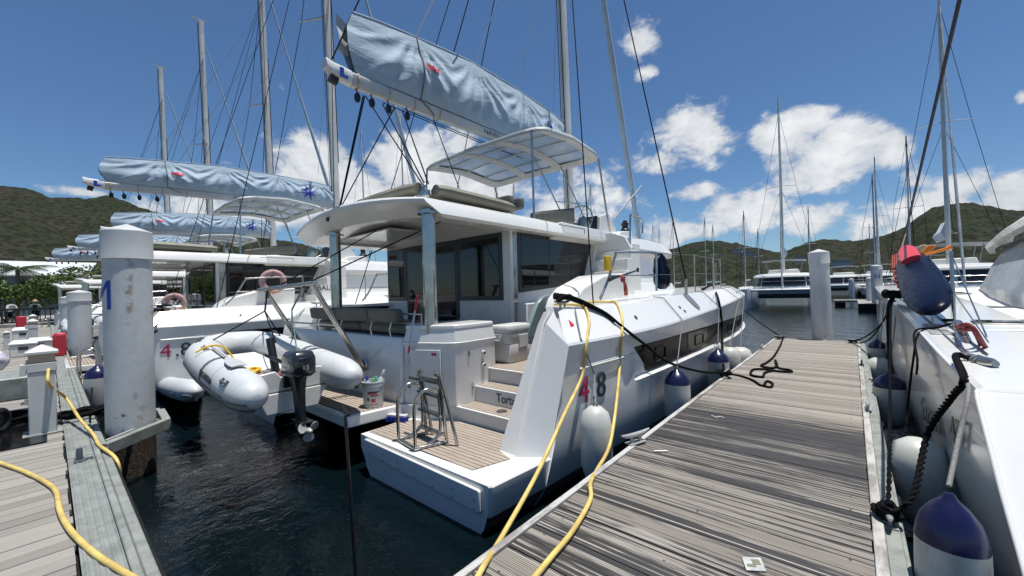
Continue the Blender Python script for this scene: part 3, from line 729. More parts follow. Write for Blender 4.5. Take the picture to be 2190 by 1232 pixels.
# locker console beside the stairs
foot = [(-4.99, 3.36), (-4.36, 3.62), (-4.25, 3.70), (-4.205, 3.82), (-4.20, 4.48), (-4.99, 4.48)]
def scl(poly, z, k, cx=-4.6, cy=3.98): return [(cx + (x - cx) * k, cy + (y - cy) * k, z) for x, y in poly]
lk = None
m = MB(); m.loft([scl(foot, .05, 1.0), scl(foot, .86, .985), scl(foot, .90, 1.0), scl(foot, .93, 1.03), scl(foot, .945, 1.03)]); lk = m.build('locker', M['gel2'], cat, bevel=.012)
m = MB(); m.loft([scl(foot, .947, 1.0), scl(foot, 1.13, .93), scl(foot, 1.135, .955), scl(foot, 1.175, .95), scl(foot, 1.19, .92)]); m.build('locker_lid', M['gel'], cat, bevel=.01)
du = V((.63, .26, 0)).normalized(); dn = V((du.y, -du.x, 0)); d0 = V((-4.97, 3.352, .14)) + dn * .004
m = MB(); m.prism([d0 + du * a + V((0, 0, b)) for a, b in ((.10, .03), (.60, .03), (.60, .70), (.10, .70))], dn * .012); dr = m.build('locker_door', M['gel'], cat, bevel=.006)
m = MB(); m.lathe(d0 + du * .53 + V((0, 0, .36)) + dn * .013, [(0, 0), (.035, 0), (.03, .012), (.015, .013), (.014, .004), (0, .004)], 16, dn); m.build('latch', M['steel'], dr)
m = MB()
for a, b in ((.085, .18), (.085, .55)): m.obox(d0 + du * a + V((0, 0, b)) + dn * .016, du * .02, dn * .005, V((0, 0, .03)))
m.build('hinge', M['steel'], dr, sep=True)
m = MB(); m.obox(d0 + du * .50 + V((0, 0, .64)) + dn * .0135, du * .04, dn * .001, V((0, 0, .018))); m.build('warning_sticker', M['red'], dr)
m = MB()
for z in (.74, .56): m.lathe((-4.196, 4.2, z), [(.0, 0), (.04, 0), (.035, .02), (.02, .03), (0, .03)], 14, (1, 0, 0)); m.lathe((-4.165, 4.2, z), [(0, 0), (.02, 0), (.018, .006), (0, .006)], 10, (1, 0, 0), mi=1)
m.build('shore_power_inlet', [M['white'], M['black']], lk, sep=True)
m = MB(); m.box(-4.197, -4.19, 3.9, 3.93, .72, .80); m.box(-4.197, -4.19, 3.96, 3.99, .25, .33); m.build('side_hinge', M['steel'], lk, sep=True)
# sofa
def cush(m, x0, x1, y0, y1, z0, z1, tilt=0., r=.05):
    def lp(x, k):
        c = ((y0 + y1) / 2, (z0 + z1) / 2); pts = []
        hw, hh = (y1 - y0) / 2 * k, (z1 - z0) / 2 * k
        for q in range(16):
            a = 2 * PI * (q + .5) / 16; cx, sx = math.cos(a), math.sin(a); e = .32
            py = c[0] + hw * abs(cx) ** e * (1 if cx > 0 else -1); pz = c[1] + hh * abs(sx) ** e * (1 if sx > 0 else -1)
            pts.append((x, py + tilt * (pz - c[1]), pz))
        return pts
    d = min(.05, (x1 - x0) / 4)
    m.loft([lp(x0, .8), lp(x0 + d * .4, .95), lp(x0 + d, 1), lp((x0 + x1) / 2, 1.015), lp(x1 - d, 1), lp(x1 - d * .4, .95), lp(x1, .8)])
for x0, x1 in ((-8.15, -7.10), (-7.08, -6.0), (-5.98, -5.18)):
    m = MB(); cush(m, x0, x1, 3.36, 3.52, 1.21, 1.42, -.15); m.build('backrest_cushion', M['olive'], cat, ang=60)
for x0, x1 in ((-8.1, -6.52), (-6.5, -5.0)):
    m = MB(); cush(m, x0, x1, 3.5, 4.25, 1.02, 1.19); m.build('seat_cushion', M['olive'], cat, ang=60)
m = MB()
for x in (-7.9, -6.9, -5.9, -5.35): m.tube([(x, 3.40, .98), (x, 3.37, 1.1), (x, 3.43, 1.30)], .016, 8)
for z in (1.22, 1.36): m.tube([(-8.1, 3.45, z), (-4.75, 3.52, z - .02)], .014, 8)
m.tube([(-4.75, 3.52, 1.36), (-4.75, 3.52, 1.16)], .014, 8)
m.build('sofa_rail', M['steel'], cat, sep=True)
# davits
for x in (-6.0, -8.0):
    m = MB()
    for dx in (-.05, .05): m.tube([(x + dx, 3.26, .52), (x + dx, 3.18, .66), (x + dx * .6, 2.52, 1.82)], .026, 10)
    m.lathe((x, 3.30, .52), [(0, 0), (.1, 0), (.09, .03), (0, .03)], 14, (0, -1, 0)); m.build('davit_arm', M['steel'], cat)
m = MB(); m.tube([(-8.2, 2.50, 1.79), (-5.85, 2.50, 1.84)], .034, 10); m.tube([(-8.0, 2.87, 1.19), (-6.0, 2.87, 1.19)], .016, 8); m.build('davit_bar', M['steel'], cat, sep=True)
# saloon: aft bulkhead and side walls
Y5 = 5.62
def saloon(m):
    m.loft([[(-8.95, Y5, z), (-4.85, Y5, z), (-4.85, 7.2, z), (-4.85, 9.0, z), (-5.4, 11.8, z), (-7.2, 11.8, z), (-8.95 + 1.2 * 0, 9.0, z)] for z in (.497, 3.02)])
m = MB(); saloon(m); m.build('saloon_wall', M['gel'], cat, smooth=False)
def ypoly(m, pts, y, th):
    m.prism([at_y(px, py, y) for px, py in pts], (0, -th, 0))
def xpoly(m, pts, x, th, mi=0):
    m.prism([at_x(px, py, x) for px, py in pts], (th, 0, 0), mi)
def win_y(name, x0, x1, z0, z1, y=Y5):
    m = MB(); m.box(x0, x1, y - .022, y - .001, z0, z1); fr = m.build(name, M['frame'], cat, bevel=.004)
    m = MB(); m.box(x0 + .085, x1 - .085, y - .028, y - .0225, z0 + .085, z1 - .085); m.build('pane', M['glass'], fr, smooth=False)
win_y('aft_window', -6.25, -5.02, 1.47, 2.76)
win_y('aft_window', -8.9, -8.12, 1.47, 2.74)
win_y('sliding_door', -7.20, -6.27, .51, 2.75)
win_y('sliding_door', -8.10, -7.22, .51, 2.75)
m = MB(); m.box(-6.22, -4.95, Y5 - .012, Y5 - .001, .52, 1.44); m.box(-8.92, -8.12, Y5 - .012, Y5 - .001, .52, 1.44); m.build('bulkhead_panel', M['gel2'], cat, bevel=.006, sep=True)
m = MB(); m.box(-4.845, -4.80, Y5 - .03, Y5 + .05, .5, 2.95); m.build('corner_post', M['gel'], cat, bevel=.01)
m = MB(); m.box(-4.843, -4.838, Y5 + .06, Y5 + .20, .55, 2.85); m.build('mirror_panel', M['steel'], cat, sep=True)
WP = [(5.85, 2.84), (8.55, 2.83), (8.68, 2.70), (8.24, 1.77), (5.85, 1.60)]
def sidewin(m, f):
    m.prism([f((-4.846, y, z)) for y, z in WP], f((-4.832, 0, 0)) - f((-4.846, 0, 0)))
fr_ = both(sidewin, 'side_window', M['frame'], cat, bevel=.004)
def sidepane(m, f):
    for pts in ([(5.95, 2.76), (6.84, 2.76), (6.84, 1.74), (5.95, 1.69)], [(6.89, 2.76), (7.66, 2.76), (7.66, 1.80), (6.89, 1.75)], [(7.70, 2.76), (8.5, 2.76), (8.57, 2.68), (8.17, 1.84), (7.70, 1.80)]):
        m.prism([f((-4.8315, y, z)) for y, z in pts], f((-4.827, 0, 0)) - f((-4.8315, 0, 0)))
for side in (0, 1):
    m = MB(); sidepane(m, (lambda p: V(p)) if side == 0 else mir); m.build('pane', M['glass'], fr_[side], smooth=False)
# hardtop
def htop():
    xs = [i / 16 for i in range(17)]
    def loop(ix, ia, z, cam_):
        a = []; b_ = []
        for u in xs:
            x = -9.02 + ix + (4.56 - 2 * ix) * u; k = (2 * u - 1)
            ya = 3.46 - .26 * (1 - k * k) + ia; yb = 9.55 - ix
            if abs(k) < .55: yb = 9.75 - ix
            zz = z + cam_ * (1 - k * k)
            a.append((x, ya, zz)); b_.append((x, yb, zz))
        return a, b_
    lv = [loop(.62, .75, 2.86, .12), loop(.52, .60, 2.83, .13), loop(.44, .56, 2.765, .13), loop(.06, .30, 2.745, .13), loop(0, .23, 2.785, .13), loop(.05, .02, 2.93, .14), loop(.085, 0, 2.98, .15), loop(.15, .035, 3.02, .155), loop(.22, .10, 3.03, .16)]
    m = MB(); rings = [a + list(reversed(b_)) for a, b_ in lv]
    m.loft(rings, caps=False)
    for a, b_, flip in ((lv[0][0], lv[0][1], 1), (lv[-1][0], lv[-1][1], 0)):
        n = len(a); m.add(a + b_, [(i, i + 1, n + i + 1, n + i) for i in range(n - 1)])
    return m
htop().build('hardtop', M['gel'], cat, ang=18)
m = MB(); m.prism([(-8.6, 4.2, 2.885), (-6.6, 4.2, 2.905), (-6.6, 5.3, 2.905), (-8.6, 5.3, 2.885)], (0, 0, -.03)); m.build('ceiling_hatch', M['gel'], cat, bevel=.01)
m = MB(); m.box(-7.02, -6.94, 3.205, 3.24, 2.955, 3.03); m.build('stern_light', M['black'], cat, bevel=.01)
m = MB(); m.box(-4.90, -4.6, 9.0, 9.7, 2.75, 2.9); m.loft([[(-4.50, 6.9, 3.03), (-4.46, 6.9, 2.80), (-4.46, 9.4, 2.80), (-4.50, 9.4, 3.02)], [(-4.86, 6.9, 3.03), (-4.86, 6.9, 2.7), (-4.86, 9.3, 2.7), (-4.86, 9.4, 3.02)]]); m.build('hardtop_fairing', M['gel'], cat, bevel=.02)
m = MB(); m.tube([at_x(1196, 480, -4.42), at_x(1198, 481, -4.42), at_x(1250, 490, -4.42), at_x(1250, 500, -4.43)], .012, 6); m.build('grab_rail', M['steel'], cat)
for x, y in ((-4.66, 3.62), (-7.55, 3.62)):
    m = MB(); m.tube([(x, y, 1.0), (x, y, 2.86)], .098, 20); m.tube([(x, y, 2.79), (x, y, 2.82)], .16, 20); m.build('hardtop_post', M['steel'], cat, ang=60)
# flybridge
def fly_cush(pts, w_, h):
    m = MB(); P = catmull(pts, 4)
    loops = []
    for i, p in enumerate(P):
        t_ = (P[min(i + 1, len(P) - 1)] - P[max(i - 1, 0)]).normalized(); s_ = V((t_.y, -t_.x, 0)); k = .8 if i in (0, len(P) - 1) else 1
        loops.append([p + s_ * w_ * k * math.cos(a) * (.75 if math.sin(a) > .3 else 1) + V((0, 0, h * k * math.sin(a))) for a in [2 * PI * (q + .5) / 18 for q in range(18)]])
    m.loft(loops); return m
fly_cush([(-8.0, 3.78, 3.14), (-6.6, 3.66, 3.24), (-5.0, 3.72, 3.26)], .14, .105).build('sunbed_bolster', M['taupe'], cat, ang=50)
fly_cush([(-4.78, 3.86, 3.21), (-4.76, 4.8, 3.19), (-4.76, 5.62, 3.17)], .14, .105).build('sunbed_bolster', M['taupe'], cat, ang=50)
m = MB(); m.box(-7.9, -4.95, 3.9, 5.6, 3.1, 3.22); m.build('sunbed', M['taupe'], cat, bevel=.04)
m = MB()
for x, y in ((-4.88, 3.74), (-7.9, 3.86)): m.obox((x, y, 3.16), (.07, 0, 0), (0, .05, 0), (0, 0, .05)); m.tube([(x, y, 3.18), (x, y, 3.30)], .03, 8)
m.build('sheet_block', M['steel'], cat, bevel=.01, sep=True)
for y in (5.66, 5.98):
    m = MB(); cush(m, -5.15, -4.80, y - .06, y + .08, 3.22, 3.44, .1); m.build('headrest', M['olive'], cat, ang=60)
m = MB(); m.tube([(-4.95, 5.85, 3.05), (-4.95, 5.85, 3.42)], .02, 8); m.build('headrest_post', M['steel'], cat)
b0, b1 = at_x(1145, 452, -4.75), at_x(1230, 437, -4.75)
m = MB(); m.prism([(-4.75, b0.y, 3.04), (-4.75, b1.y, 3.12), (-4.75, b1.y, 3.50), (-4.75, b0.y, 3.20)], (-.16, 0, 0)); m.build('bench_back', M['olive'], cat, bevel=.05)
m = MB(); cush(m, -5.9, -4.95, 8.0, 8.6, 3.10, 3.22); m.build('helm_seat', M['taupe'], cat, ang=60)
# helm
m = MB(); xpoly(m, [(1282, 515), (1284, 462), (1302, 455), (1318, 490), (1310, 540), (1290, 540)], -4.85, -.55); m.build('helm_console', M['gel'], cat, bevel=.02)
m = MB(); q0, q1 = at_x(1277, 460, -4.83), at_x(1299, 490, -4.83)
m.hexa([(-4.86, q0.y - .01, q1.z - .1), (-5.4, q0.y - .01, q1.z - .1), (-5.4, q0.y + .03, q1.z - .1), (-4.86, q0.y + .03, q1.z - .1), (-4.86, q0.y + .05, q0.z), (-5.4, q0.y + .05, q0.z), (-5.4, q0.y + .09, q0.z), (-4.86, q0.y + .09, q0.z)]); m.build('instrument_panel', M['black'], cat, bevel=.01)
m = MB(); hc = V((-5.15, 8.62, 3.32))
m.tube([hc + V((math.cos(a) * .40, .12 * math.sin(a), math.sin(a) * .40)) for a in [2 * PI * k / 36 for k in range(36)]], .017, 8, closed=True)
for k in range(5):
    a = 2 * PI * k / 5; m.tube([hc, hc + V((math.cos(a) * .40, .12 * math.sin(a), math.sin(a) * .40))], .010, 6)
m.build('steering_wheel', M['steel'], cat)
m = MB(); m.lathe((-4.9, 8.45, 3.0), [(.16, 0), (.17, .12), (.12, .33), (.02, .40), (0, .4)], 14); m.build('compass_pod', M['teal'], cat)
wp = at_x(1337, 497, -4.7)
m = MB(); m.lathe(wp - V((0, 0, .02)), [(0, 0), (.15, 0), (.155, .07), (.11, .10), (.085, .13), (.08, .19), (.10, .23), (.10, .27), (.06, .29), (.06, .34), (0, .34)], 20); m.build('winch', M['black'], cat, ang=40)
m = MB(); xpoly(m, [(1320, 546), (1322, 505), (1328, 494), (1352, 494), (1354, 505), (1347, 546)], -4.5, -.5); m.build('winch_pedestal', M['gel'], cat, bevel=.03)
m = MB(); a_ = at_x(1325, 507, -4.5); m.lathe(a_ + V((0, 0, -.02)), [(0, 0), (.035, 0), (.03, .012), (0, .012)], 12, (1, 0, 0)); m.build('pedestal_button', M['black'], cat)
# stairs from the side deck to the flybridge
m = MB(); ystep = [(8.12, 1.40, 1.70), (8.32, 1.40, 2.02), (8.52, 1.40, 2.30), (8.72, 1.40, 2.50), (8.92, 1.4, 2.66)]
prof = [(8.12, 1.40)]
for k, (y, z0, z1) in enumerate(ystep): prof += [(y, z1), (ystep[k + 1][0] if k < 4 else 9.2, z1)]
prof.append((9.2, 1.40)); m.prism([(-4.72, y, z) for y, z in prof], (.90, 0, 0)); m.prism([(-4.849, 8.30, 1.4), (-4.849, 8.35, 1.75), (-4.849, 8.74, 2.74), (-4.849, 9.3, 2.78), (-4.849, 9.3, 1.4)], (.125, 0, 0))
m.build('flybridge_stair', M['gel'], cat, bevel=.012)
m = MB()
for k, (y, z0, z1) in enumerate(ystep[:4]): m.box(-4.62, -3.92, y - .008, y - .001, z1 - .25, z1 - .04)
m.build('stair_riser_panel', M['gel2'], cat, bevel=.003, sep=True)
m = MB(); m.tube(catmull([at_x(1347, 590, -3.92), at_x(1348, 470, -3.92), at_x(1352, 463, -3.95), at_x(1372, 470, -4.2), at_x(1374, 500, -4.2)], 6), .024, 10); m.build('stair_rail', M['steel'], cat)
M['vscreen'] = glass('vinyl covered windscreen', (.10, .115, .13), .08)
# coachroof with windscreen
def coach(z, ins):
    pts = []; hx = 2.4 - ins
    for k in range(17):
        a = PI * k / 16 - PI / 2
        pts.append((XC + hx * math.sin(a), 10.9 + (2.1 - ins) * max(math.cos(a), 0) ** .62, z))
    return [(XC - hx, 8.75, z), (XC - hx, 9.85, z)] + pts + [(XC + hx, 9.85, z), (XC + hx, 8.75, z)]
m = MB(); m.loft([coach(1.40, -.15), coach(1.72, -.02), coach(1.74, .03), coach(2.46, .16), coach(2.47, -.03), coach(2.56, -.04), coach(2.82, .10), coach(2.95, .45), coach(3.0, 1.2)]); m.build('coachroof', M['gel'], cat, ang=26)
m = MB(); lo_, hi_ = coach(1.80, .045)[3:-3], coach(2.44, .145)[3:-3]
m.loft([lo_, hi_], closed=False, caps=False); m.build('windscreen', M['vscreen'], cat, ang=60)
# side deck moulding and boarding step beside the saloon
m = MB(); xpoly(m, [(1124, 724), (1136, 690), (1150, 650), (1163, 634), (1186, 626), (1228, 615), (1262, 612), (1250, 620), (1205, 634), (1176, 652), (1163, 668), (1143, 722)], -4.05, -.10); m.build('step_trim', M['teal'], cat, bevel=.02)
m = MB(); xpoly(m, [(1145, 722), (1164, 667), (1178, 651), (1206, 634), (1252, 619), (1262, 616), (1240, 636), (1215, 655), (1200, 700)], -4.07, -.08); m.build('step_glazing', M['black'], cat, bevel=.01)
m = MB()
for k in range(4):
    a = at_x(1172 + k * 16, 664 - k * 10, -4.06); b_ = at_x(1210 + k * 12, 664 - k * 11, -4.06); m.tube([a, b_], .008, 6)
m.build('step_louvre', M['steel'], cat, sep=True)
m = MB(); xpoly(m, [(1224, 662), (1232, 636), (1248, 614), (1292, 588), (1345, 583), (1345, 650)], -3.25, -.55); m.build('deck_coaming', M['gel'], cat, bevel=.04)
m = MB()
for f in ((lambda p: V(p)), mir): m.prism([f((-2.95, 4.6, 1.36)), f((-3.9, 5.6, 1.36)), f((-4.84, 6.6, 1.36)), f((-4.84, 11, 1.41)), f((-4.3, 14, 1.5)), f((-3.0, 14, 1.5)), f((-2.75, 9, 1.43))], (0, 0, .055))
m.build('side_deck', M['nonskid'], cat, smooth=False, sep=True)
# hull windows, strakes, lettering
def hwin(m, f):
    rows_t, rows_b = [], []
    ysn = [5.37 + .22 * k for k in range(40)]
    for k, y in enumerate(ysn):
        yt = y; yb = max(y, 5.72 + k * .0) if k < 3 else y
        if y > 13.9: break
        p = hsec(yt); q = hsec(yb); rows_t.append(p[6] + V((.006, 0, -.012))); rows_b.append(q[7] + V((.008, 0, .01 + (.10 if k == 0 else .03 if k == 1 else 0))))
    mid = [a.lerp(b_, .5) for a, b_ in zip(rows_t, rows_b)]
    m.sheet([[f(p) for p in r] for r in (rows_t, mid, rows_b)], .004)
hw = both(hwin, 'hull_window', M['band'], cat, ang=60)
M['portglass'] = mat('portlight with brown reflection', (.05, .044, .037), .15, var=.4, vs_=.9)  # brown reflection on the panes is put into their base colour
for side, f in ((0, lambda p: V(p)), (1, mir)):
    m = MB()
    for ya, yb in ((7.55, 8.75), (11.55, 12.25)):
        p0, p1 = hsec(ya), hsec(yb); q = [p0[6], p1[6], p1[7], p0[7]]
        m.add([f(a + V((.016, 0, dz))) for a, dz in zip(q, (-.04, -.04, .05, .05))], [(0, 1, 2, 3)])
    m.build('hull_window_pane', M['portglass'], hw[side], smooth=False, sep=True)
    for ya, yb in ((6.05, 6.45), (7.95, 8.45), (10.6, 11.0), (11.85, 12.15), (12.6, 12.9), (13.2, 13.5)):
        m = MB(); p0, p1 = hsec(ya), hsec(yb); a, b_, c_, d_ = p0[6], p1[6], p1[7], p0[7]
        pt = [a.lerp(d_, .28), b_.lerp(c_, .28), b_.lerp(c_, .72), a.lerp(d_, .72)]
        loop = []
        for i in range(4):
            u, v_, w_ = pt[i - 1], pt[i], pt[(i + 1) % 4]
            loop += [v_.lerp(u, .15) , v_.lerp(u, .04).lerp(w_, .04), v_.lerp(w_, .15)]
        m.tube([f(p + V((.02, 0, 0))) for p in loop], .011, 6, closed=True); m.build('portlight', M['black'], hw[side])
def strake(m, f):
    pts = []
    for y in [3.95 + .3 * k for k in range(5)] + [5.3]: p = hsec(y)[8]; pts.append(f(hsec(y)[5] + V((.012, 0, .725 - hsec(y)[5].z))))
    m.tube(pts, .014, 6)
both(strake, 'rubbing_strake', M['gel'], cat)
def hpanel(m, f):
    pts = [(4.02, .745), (4.15, .88), (4.75, .97), (4.78, .75)]
    for y, z in pts: pass
    loop = [hsec(y)[5] + V((.012, 0, z - hsec(y)[5].z)) for y, z in pts]
    m.tube([f(p) for p in loop], .007, 5, closed=True)
both(hpanel, 'hull_hatch_outline', M['gel2'], cat)
p0 = hsec(4.1); p1 = hsec(4.9); hx = (p1[9] - p0[9]); hx.z = 0
text('hull_number', '4', .44, (smooth1(4.0, XK) - .045, 3.93, .315), hx, (.04, 0, 1), M['redink'], cat, .004)
text('hull_number', '.8', .44, (smooth1(4.25, XK) - .045, 4.20, .315), hx, (.04, 0, 1), M['darkink'], cat, .004)
m = MB(); q = V((-2.52, 3.98, 1.20)); m.prism([q, q + V((.0, .11, 0)), q + V((-.06, .06, .08))], (.004, 0, .002)); m.build('hull_triangle_mark', M['red'], cat, smooth=False)
m = MB()
for yy, dz in ((5.55, 0), (7.35, .02), (7.42, -.09), (12.3, 0), (13.0, 0), (13.6, 0)):
    p = hsec(yy); a, b_ = p[2], p[3]; nn = V((a.z - b_.z, 0, b_.x - a.x)).normalized(); c_ = a.lerp(b_, .55 - dz * 2)
    m.lathe(c_ + nn * .003, [(0, 0), (.034, 0), (.032, .01), (.018, .011), (.016, -.0), (0, 0)], 12, nn)
m.build('through_hull', M['steel'], cat, sep=True)
# stanchions, lifelines, gates
def rails(m, f):
    st = [(-2.72, 6.9), (-2.62, 9.25), (-2.72, 11.2), (-2.95, 12.95), (-3.3, 14.5), (-3.7, 15.6)]
    for x, y in st[1:]:
        z = smooth1(y, ZS)
    for h in (.82, .42):
        for (xa, ya), (xb, yb) in zip(st, st[1:]):
            m.tube(sag(f((xa, ya, smooth1(ya, ZS) + h)), f((xb, yb, smooth1(yb, ZS) + h)), .02, 6), .005, 5)
both(rails, 'lifeline', M['steel'], cat, sep=True)
def stanch(m, f):
    for x, y in [(-2.62, 9.25), (-2.72, 11.2), (-2.95, 12.95), (-3.3, 14.5), (-3.7, 15.6)]:
        z = smooth1(y, ZS); m.tube([f((x, y, z)), f((x, y, z + .83))], .014, 8)
both(stanch, 'stanchion', M['steel'], cat, sep=True)
def gate(m, f):
    m.tube([f(p) for p in catmull([at_x(1404, 622, -2.72), at_x(1403, 548, -2.72), at_x(1395, 541, -2.73), at_x(1325, 541, -2.80), at_x(1316, 547, -2.81), at_x(1300, 600, -2.84), at_x(1283, 640, -2.86)], 5)], .022, 10)
    m.tube([f(at_x(1400, 589, -2.72)), f(at_x(1303, 590, -2.82))], .014, 8)
both(gate, 'boarding_rail', M['steel'], cat)
def sclt(m, f):
    for y in (4.25, 10.2, 14.6):
        b = V((smooth1(y, XK) - .55 if y > 5 else -2.80, y, smooth1(y, ZS))); 
        for k in (-.05, .05): m.tube([f(b + V((0, k, 0))), f(b + V((0, k, .06)))], .016, 8)
        m.tube([f(b + V((0, k, z))) for k, z in ((-.18, .09), (-.1, .07), (.1, .07), (.18, .09))], [.010, .02, .02, .010], 8)
both(sclt, 'deck_cleat', M['steel'], cat, sep=True)
# bimini on tubes
bx0, bx1, by0, by1 = -8.2, -4.55, 6.22, 8.85
def bz(u, v): return 4.80 + .17 * (1 - (2 * v - 1) ** 2) + .06 * (1 - (2 * u - 1) ** 2)
def bpt(u, v, dz=0): return V((bx0 + (bx1 - bx0) * u, by0 + (by1 - by0) * v, bz(u, v) + dz))
m = MB(); cr = []
for k in range(40):
    a = 2 * PI * k / 40; c_, s_ = math.cos(a), math.sin(a); e = .18
    cr.append((.5 + .5 * abs(c_) ** e * (1 if c_ > 0 else -1), .5 + .5 * abs(s_) ** e * (1 if s_ > 0 else -1)))
def ring(k, dz): return [bpt(.5 + (u - .5) * k, .5 + (v - .5) * k, dz) for u, v in cr]
m.loft([ring(.86, -.03), ring(.97, -.075), ring(1.0, -.07), ring(1.008, -.02), ring(.99, .03), ring(.86, .03)], caps=False); m.build('bimini_rim', M['bimini'], cat, ang=50)
m = MB()
for u in (.35, .66): m.loft([[bpt(u - .035, v, -.035), bpt(u, v, -.09), bpt(u + .035, v, -.035), bpt(u, v, .03)] for v in [.04 + .92 * k / 10 for k in range(11)]])
m.build('bimini_beam', M['bimini'], cat, ang=60, sep=True)
m = MB()
for v in (.25, .5, .75): m.tube([bpt(.04 + .92 * k / 10, v, -.045) for k in range(11)], .017, 6)
for u in (.05, .95): m.tube([bpt(u, .04 + .92 * k / 10, -.04) for k in range(11)], .016, 6)
m.build('bimini_frame', M['alu'], cat, sep=True)
ub, vb = (.05, .35, .66, .95), (.05, .35, .65, .95)
for i in range(3):
    m = MB(); m.sheet([[bpt(ub[i] + (ub[i + 1] - ub[i]) * a / 4, .05 + .9 * b / 12, -.012 + .01 * math.sin(a * 2 + b)) for b in range(13)] for a in range(5)], .006); m.build('bimini_panel', M['vinyl'], cat)
m = MB()
for (x, y), (x2, y2) in (((-4.72, 6.25), (-4.70, 6.22)), ((-4.62, 8.78), (-4.68, 9.4)), ((-8.1, 6.3), (-7.9, 6.0)), ((-8.1, 8.8), (-7.9, 9.2))): m.tube([(x, y, 4.80), (x2, y2, 3.02)], .024, 8)
m.tube([bpt(.66, .55, -.07), (-5.1, 8.15, 3.05)], .016, 6); m.tube([bpt(.70, .93, -.07), (-5.0, 8.95, 3.1)], .016, 6); m.tube([(-5.35, 7.95, 3.75), (-5.15, 8.75, 3.78)], .013, 6)
m.build('bimini_post', M['steel'], cat, sep=True)
# mast, boom, rigging
MT = V((XC, 10.15, 2.6)); MTOP = V((XC, 9.75, 22.6))
def mpt(z): return MT + (MTOP - MT) * ((z - MT.z) / (MTOP.z - MT.z))
m = MB(); m.loft([[mpt(z) + V((.115 * math.cos(a), .17 * math.sin(a), 0)) for a in [2 * PI * k / 20 for k in range(20)]] for z in (2.6, 9, 16, 22.2)]); m.build('mast', M['mast'], cat, ang=60)
m = MB(); m.box(XC - .03, XC + .03, MTOP.y - .5, MTOP.y + .3, 22.25, 22.35); m.tube([(XC, MTOP.y + .25, 22.3), (XC, MTOP.y + .25, 23.1)], .012, 5); m.tube([(XC, MTOP.y - .4, 22.3), (XC + .35, MTOP.y - .45, 22.6)], .01, 5); m.obox((XC + .38, MTOP.y - .45, 22.62), (.09, 0, 0), (0, .02, 0), (0, 0, .05)); m.build('masthead', M['alu'], cat)
m = MB(); m.tube([mpt(7.2) + V((0, .19, 0)), mpt(16) + V((0, .19, 0))], .022, 6); m.tube([mpt(3) + V((.06, -.19, 0)), mpt(22) + V((.05, -.2, 0))], .012, 5); m.tube([mpt(3) + V((-.06, -.19, 0)), mpt(22) + V((-.05, -.2, 0))], .010, 5)
m.build('halyard', M['rope'], cat, sep=True)
for sx in (-1, 1):
    m = MB(); m.tube([mpt(13.2), mpt(13.2) + V((sx * 1.35, -.55, .12))], [.05, .03], 8); m.build('spreader', M['boomwhite'], cat)
def shroud(m, f):
    m.tube([f(V((-2.47, 8.15, 1.75))), f(V((XC + 1.35, 9.45, 13.3))), f(mpt(19.5) + V((.1, 0, 0)))], .013, 6)
    m.tube([f(V((-2.86, 5.15, 1.40))), f(mpt(19.2) + V((.1, -.05, 0)))], .011, 6)
both(shroud, 'shroud', M['rope'], cat, sep=True)
def chain(m, f):
    p = hsec(8.15); n_ = (p[3] - p[2]).cross(V((0, 1, 0))); n_ = n_.normalized(); n_ = n_ if n_.x > 0 else -n_; u = (p[3] - p[2]).normalized(); b0 = p[2] + n_ * .012
    m.tube([f(V((-2.47, 8.15, 1.78))), f(b0 + V((0, 0, .03)))], .03, 8)
    m.prism([f(b0 + u * a + V((0, y, 0))) for a, y in ((-.03, -.10), (.12, -.11), (.27, -.09), (.36, -.03), (.36, .03), (.27, .09), (.12, .11), (-.03, .10))], f(n_ * .02) - f(V((0, 0, 0))))
both(chain, 'chainplate', M['steel'], cat, sep=True)
m = MB(); fs0, fs1 = V((XC, 15.6, 2.0)), mpt(20.5) + V((0, .2, 0))
m.tube([fs0.lerp(fs1, k / 30) for k in range(31)], [.05 + .055 * math.sin(PI * min(1, (k + 2) / 24)) * (1 + .12 * math.sin(k * 2.1)) if k < 29 else .03 for k in range(31)], 10); m.build('furled_genoa', M['canvas'], cat, ang=60)
m = MB(); m.tube([(-4.0, 15.6, 1.45), (-8.6, 15.6, 1.45)], .09, 12); m.tube([(XC, 15.6, 1.45), fs0], .04, 8); m.tube([(XC, 15.5, 5.67), (XC + .5, 12.0, 3.9)], .03, 8); m.build('bow_crossbeam', M['alu'], cat, sep=True)
BE, BF = V((XC, 2.95, 5.26)), V((XC, 9.92, 5.32))
m = MB(); m.loft([[V((XC + dx, y, zc + dz)) for dx, dz in ((-.05, -.12), (.05, -.12), (.085, -.05), (.085, .07), (.06, .11), (-.06, .11), (-.085, .07), (-.085, -.05))] for y, zc in ((3.35, 5.265), (9.92, 5.32))]); boom = m.build('boom', M['boomwhite'], cat, bevel=.01)
m = MB(); m.loft([[V((XC + dx, y, zc + dz)) for dx, dz in ((-.06, -.11 * a), (.06, -.11 * a), (.09, -.04 * a), (.09, .08), (.06, .13), (-.06, .13), (-.09, .08), (-.09, -.04 * a))] for y, zc, a in ((2.92, 5.31, .15), (3.05, 5.28, .75), (3.35, 5.265, 1.05))]); m.build('boom_end', M['gel'], boom, bevel=.01)
m = MB(); m.tube([(XC, 3.0, 5.16), (XC, 3.12, 5.13)], .07, 12); m.build('sheave', M['black'], boom)
m = MB(); m.box(XC + .0905, XC + .0935, 3.13, 3.20, 5.20, 5.36); m.box(XC + .0905, XC + .0935, 3.20, 3.27, 5.20, 5.25); m.build('maker_emblem', M['blueink'], boom, smooth=False)
m = MB()
for y in (3.46, 4.05, 4.6, 5.2): m.tube([V((XC + .097 * math.cos(a), y, 5.27 + .13 * math.sin(a))) for a in [2 * PI * k / 14 for k in range(14)]], .009 if y > 3.5 else .02, 6, closed=True)
m.build('boom_strap', M['tan'], boom, sep=True)
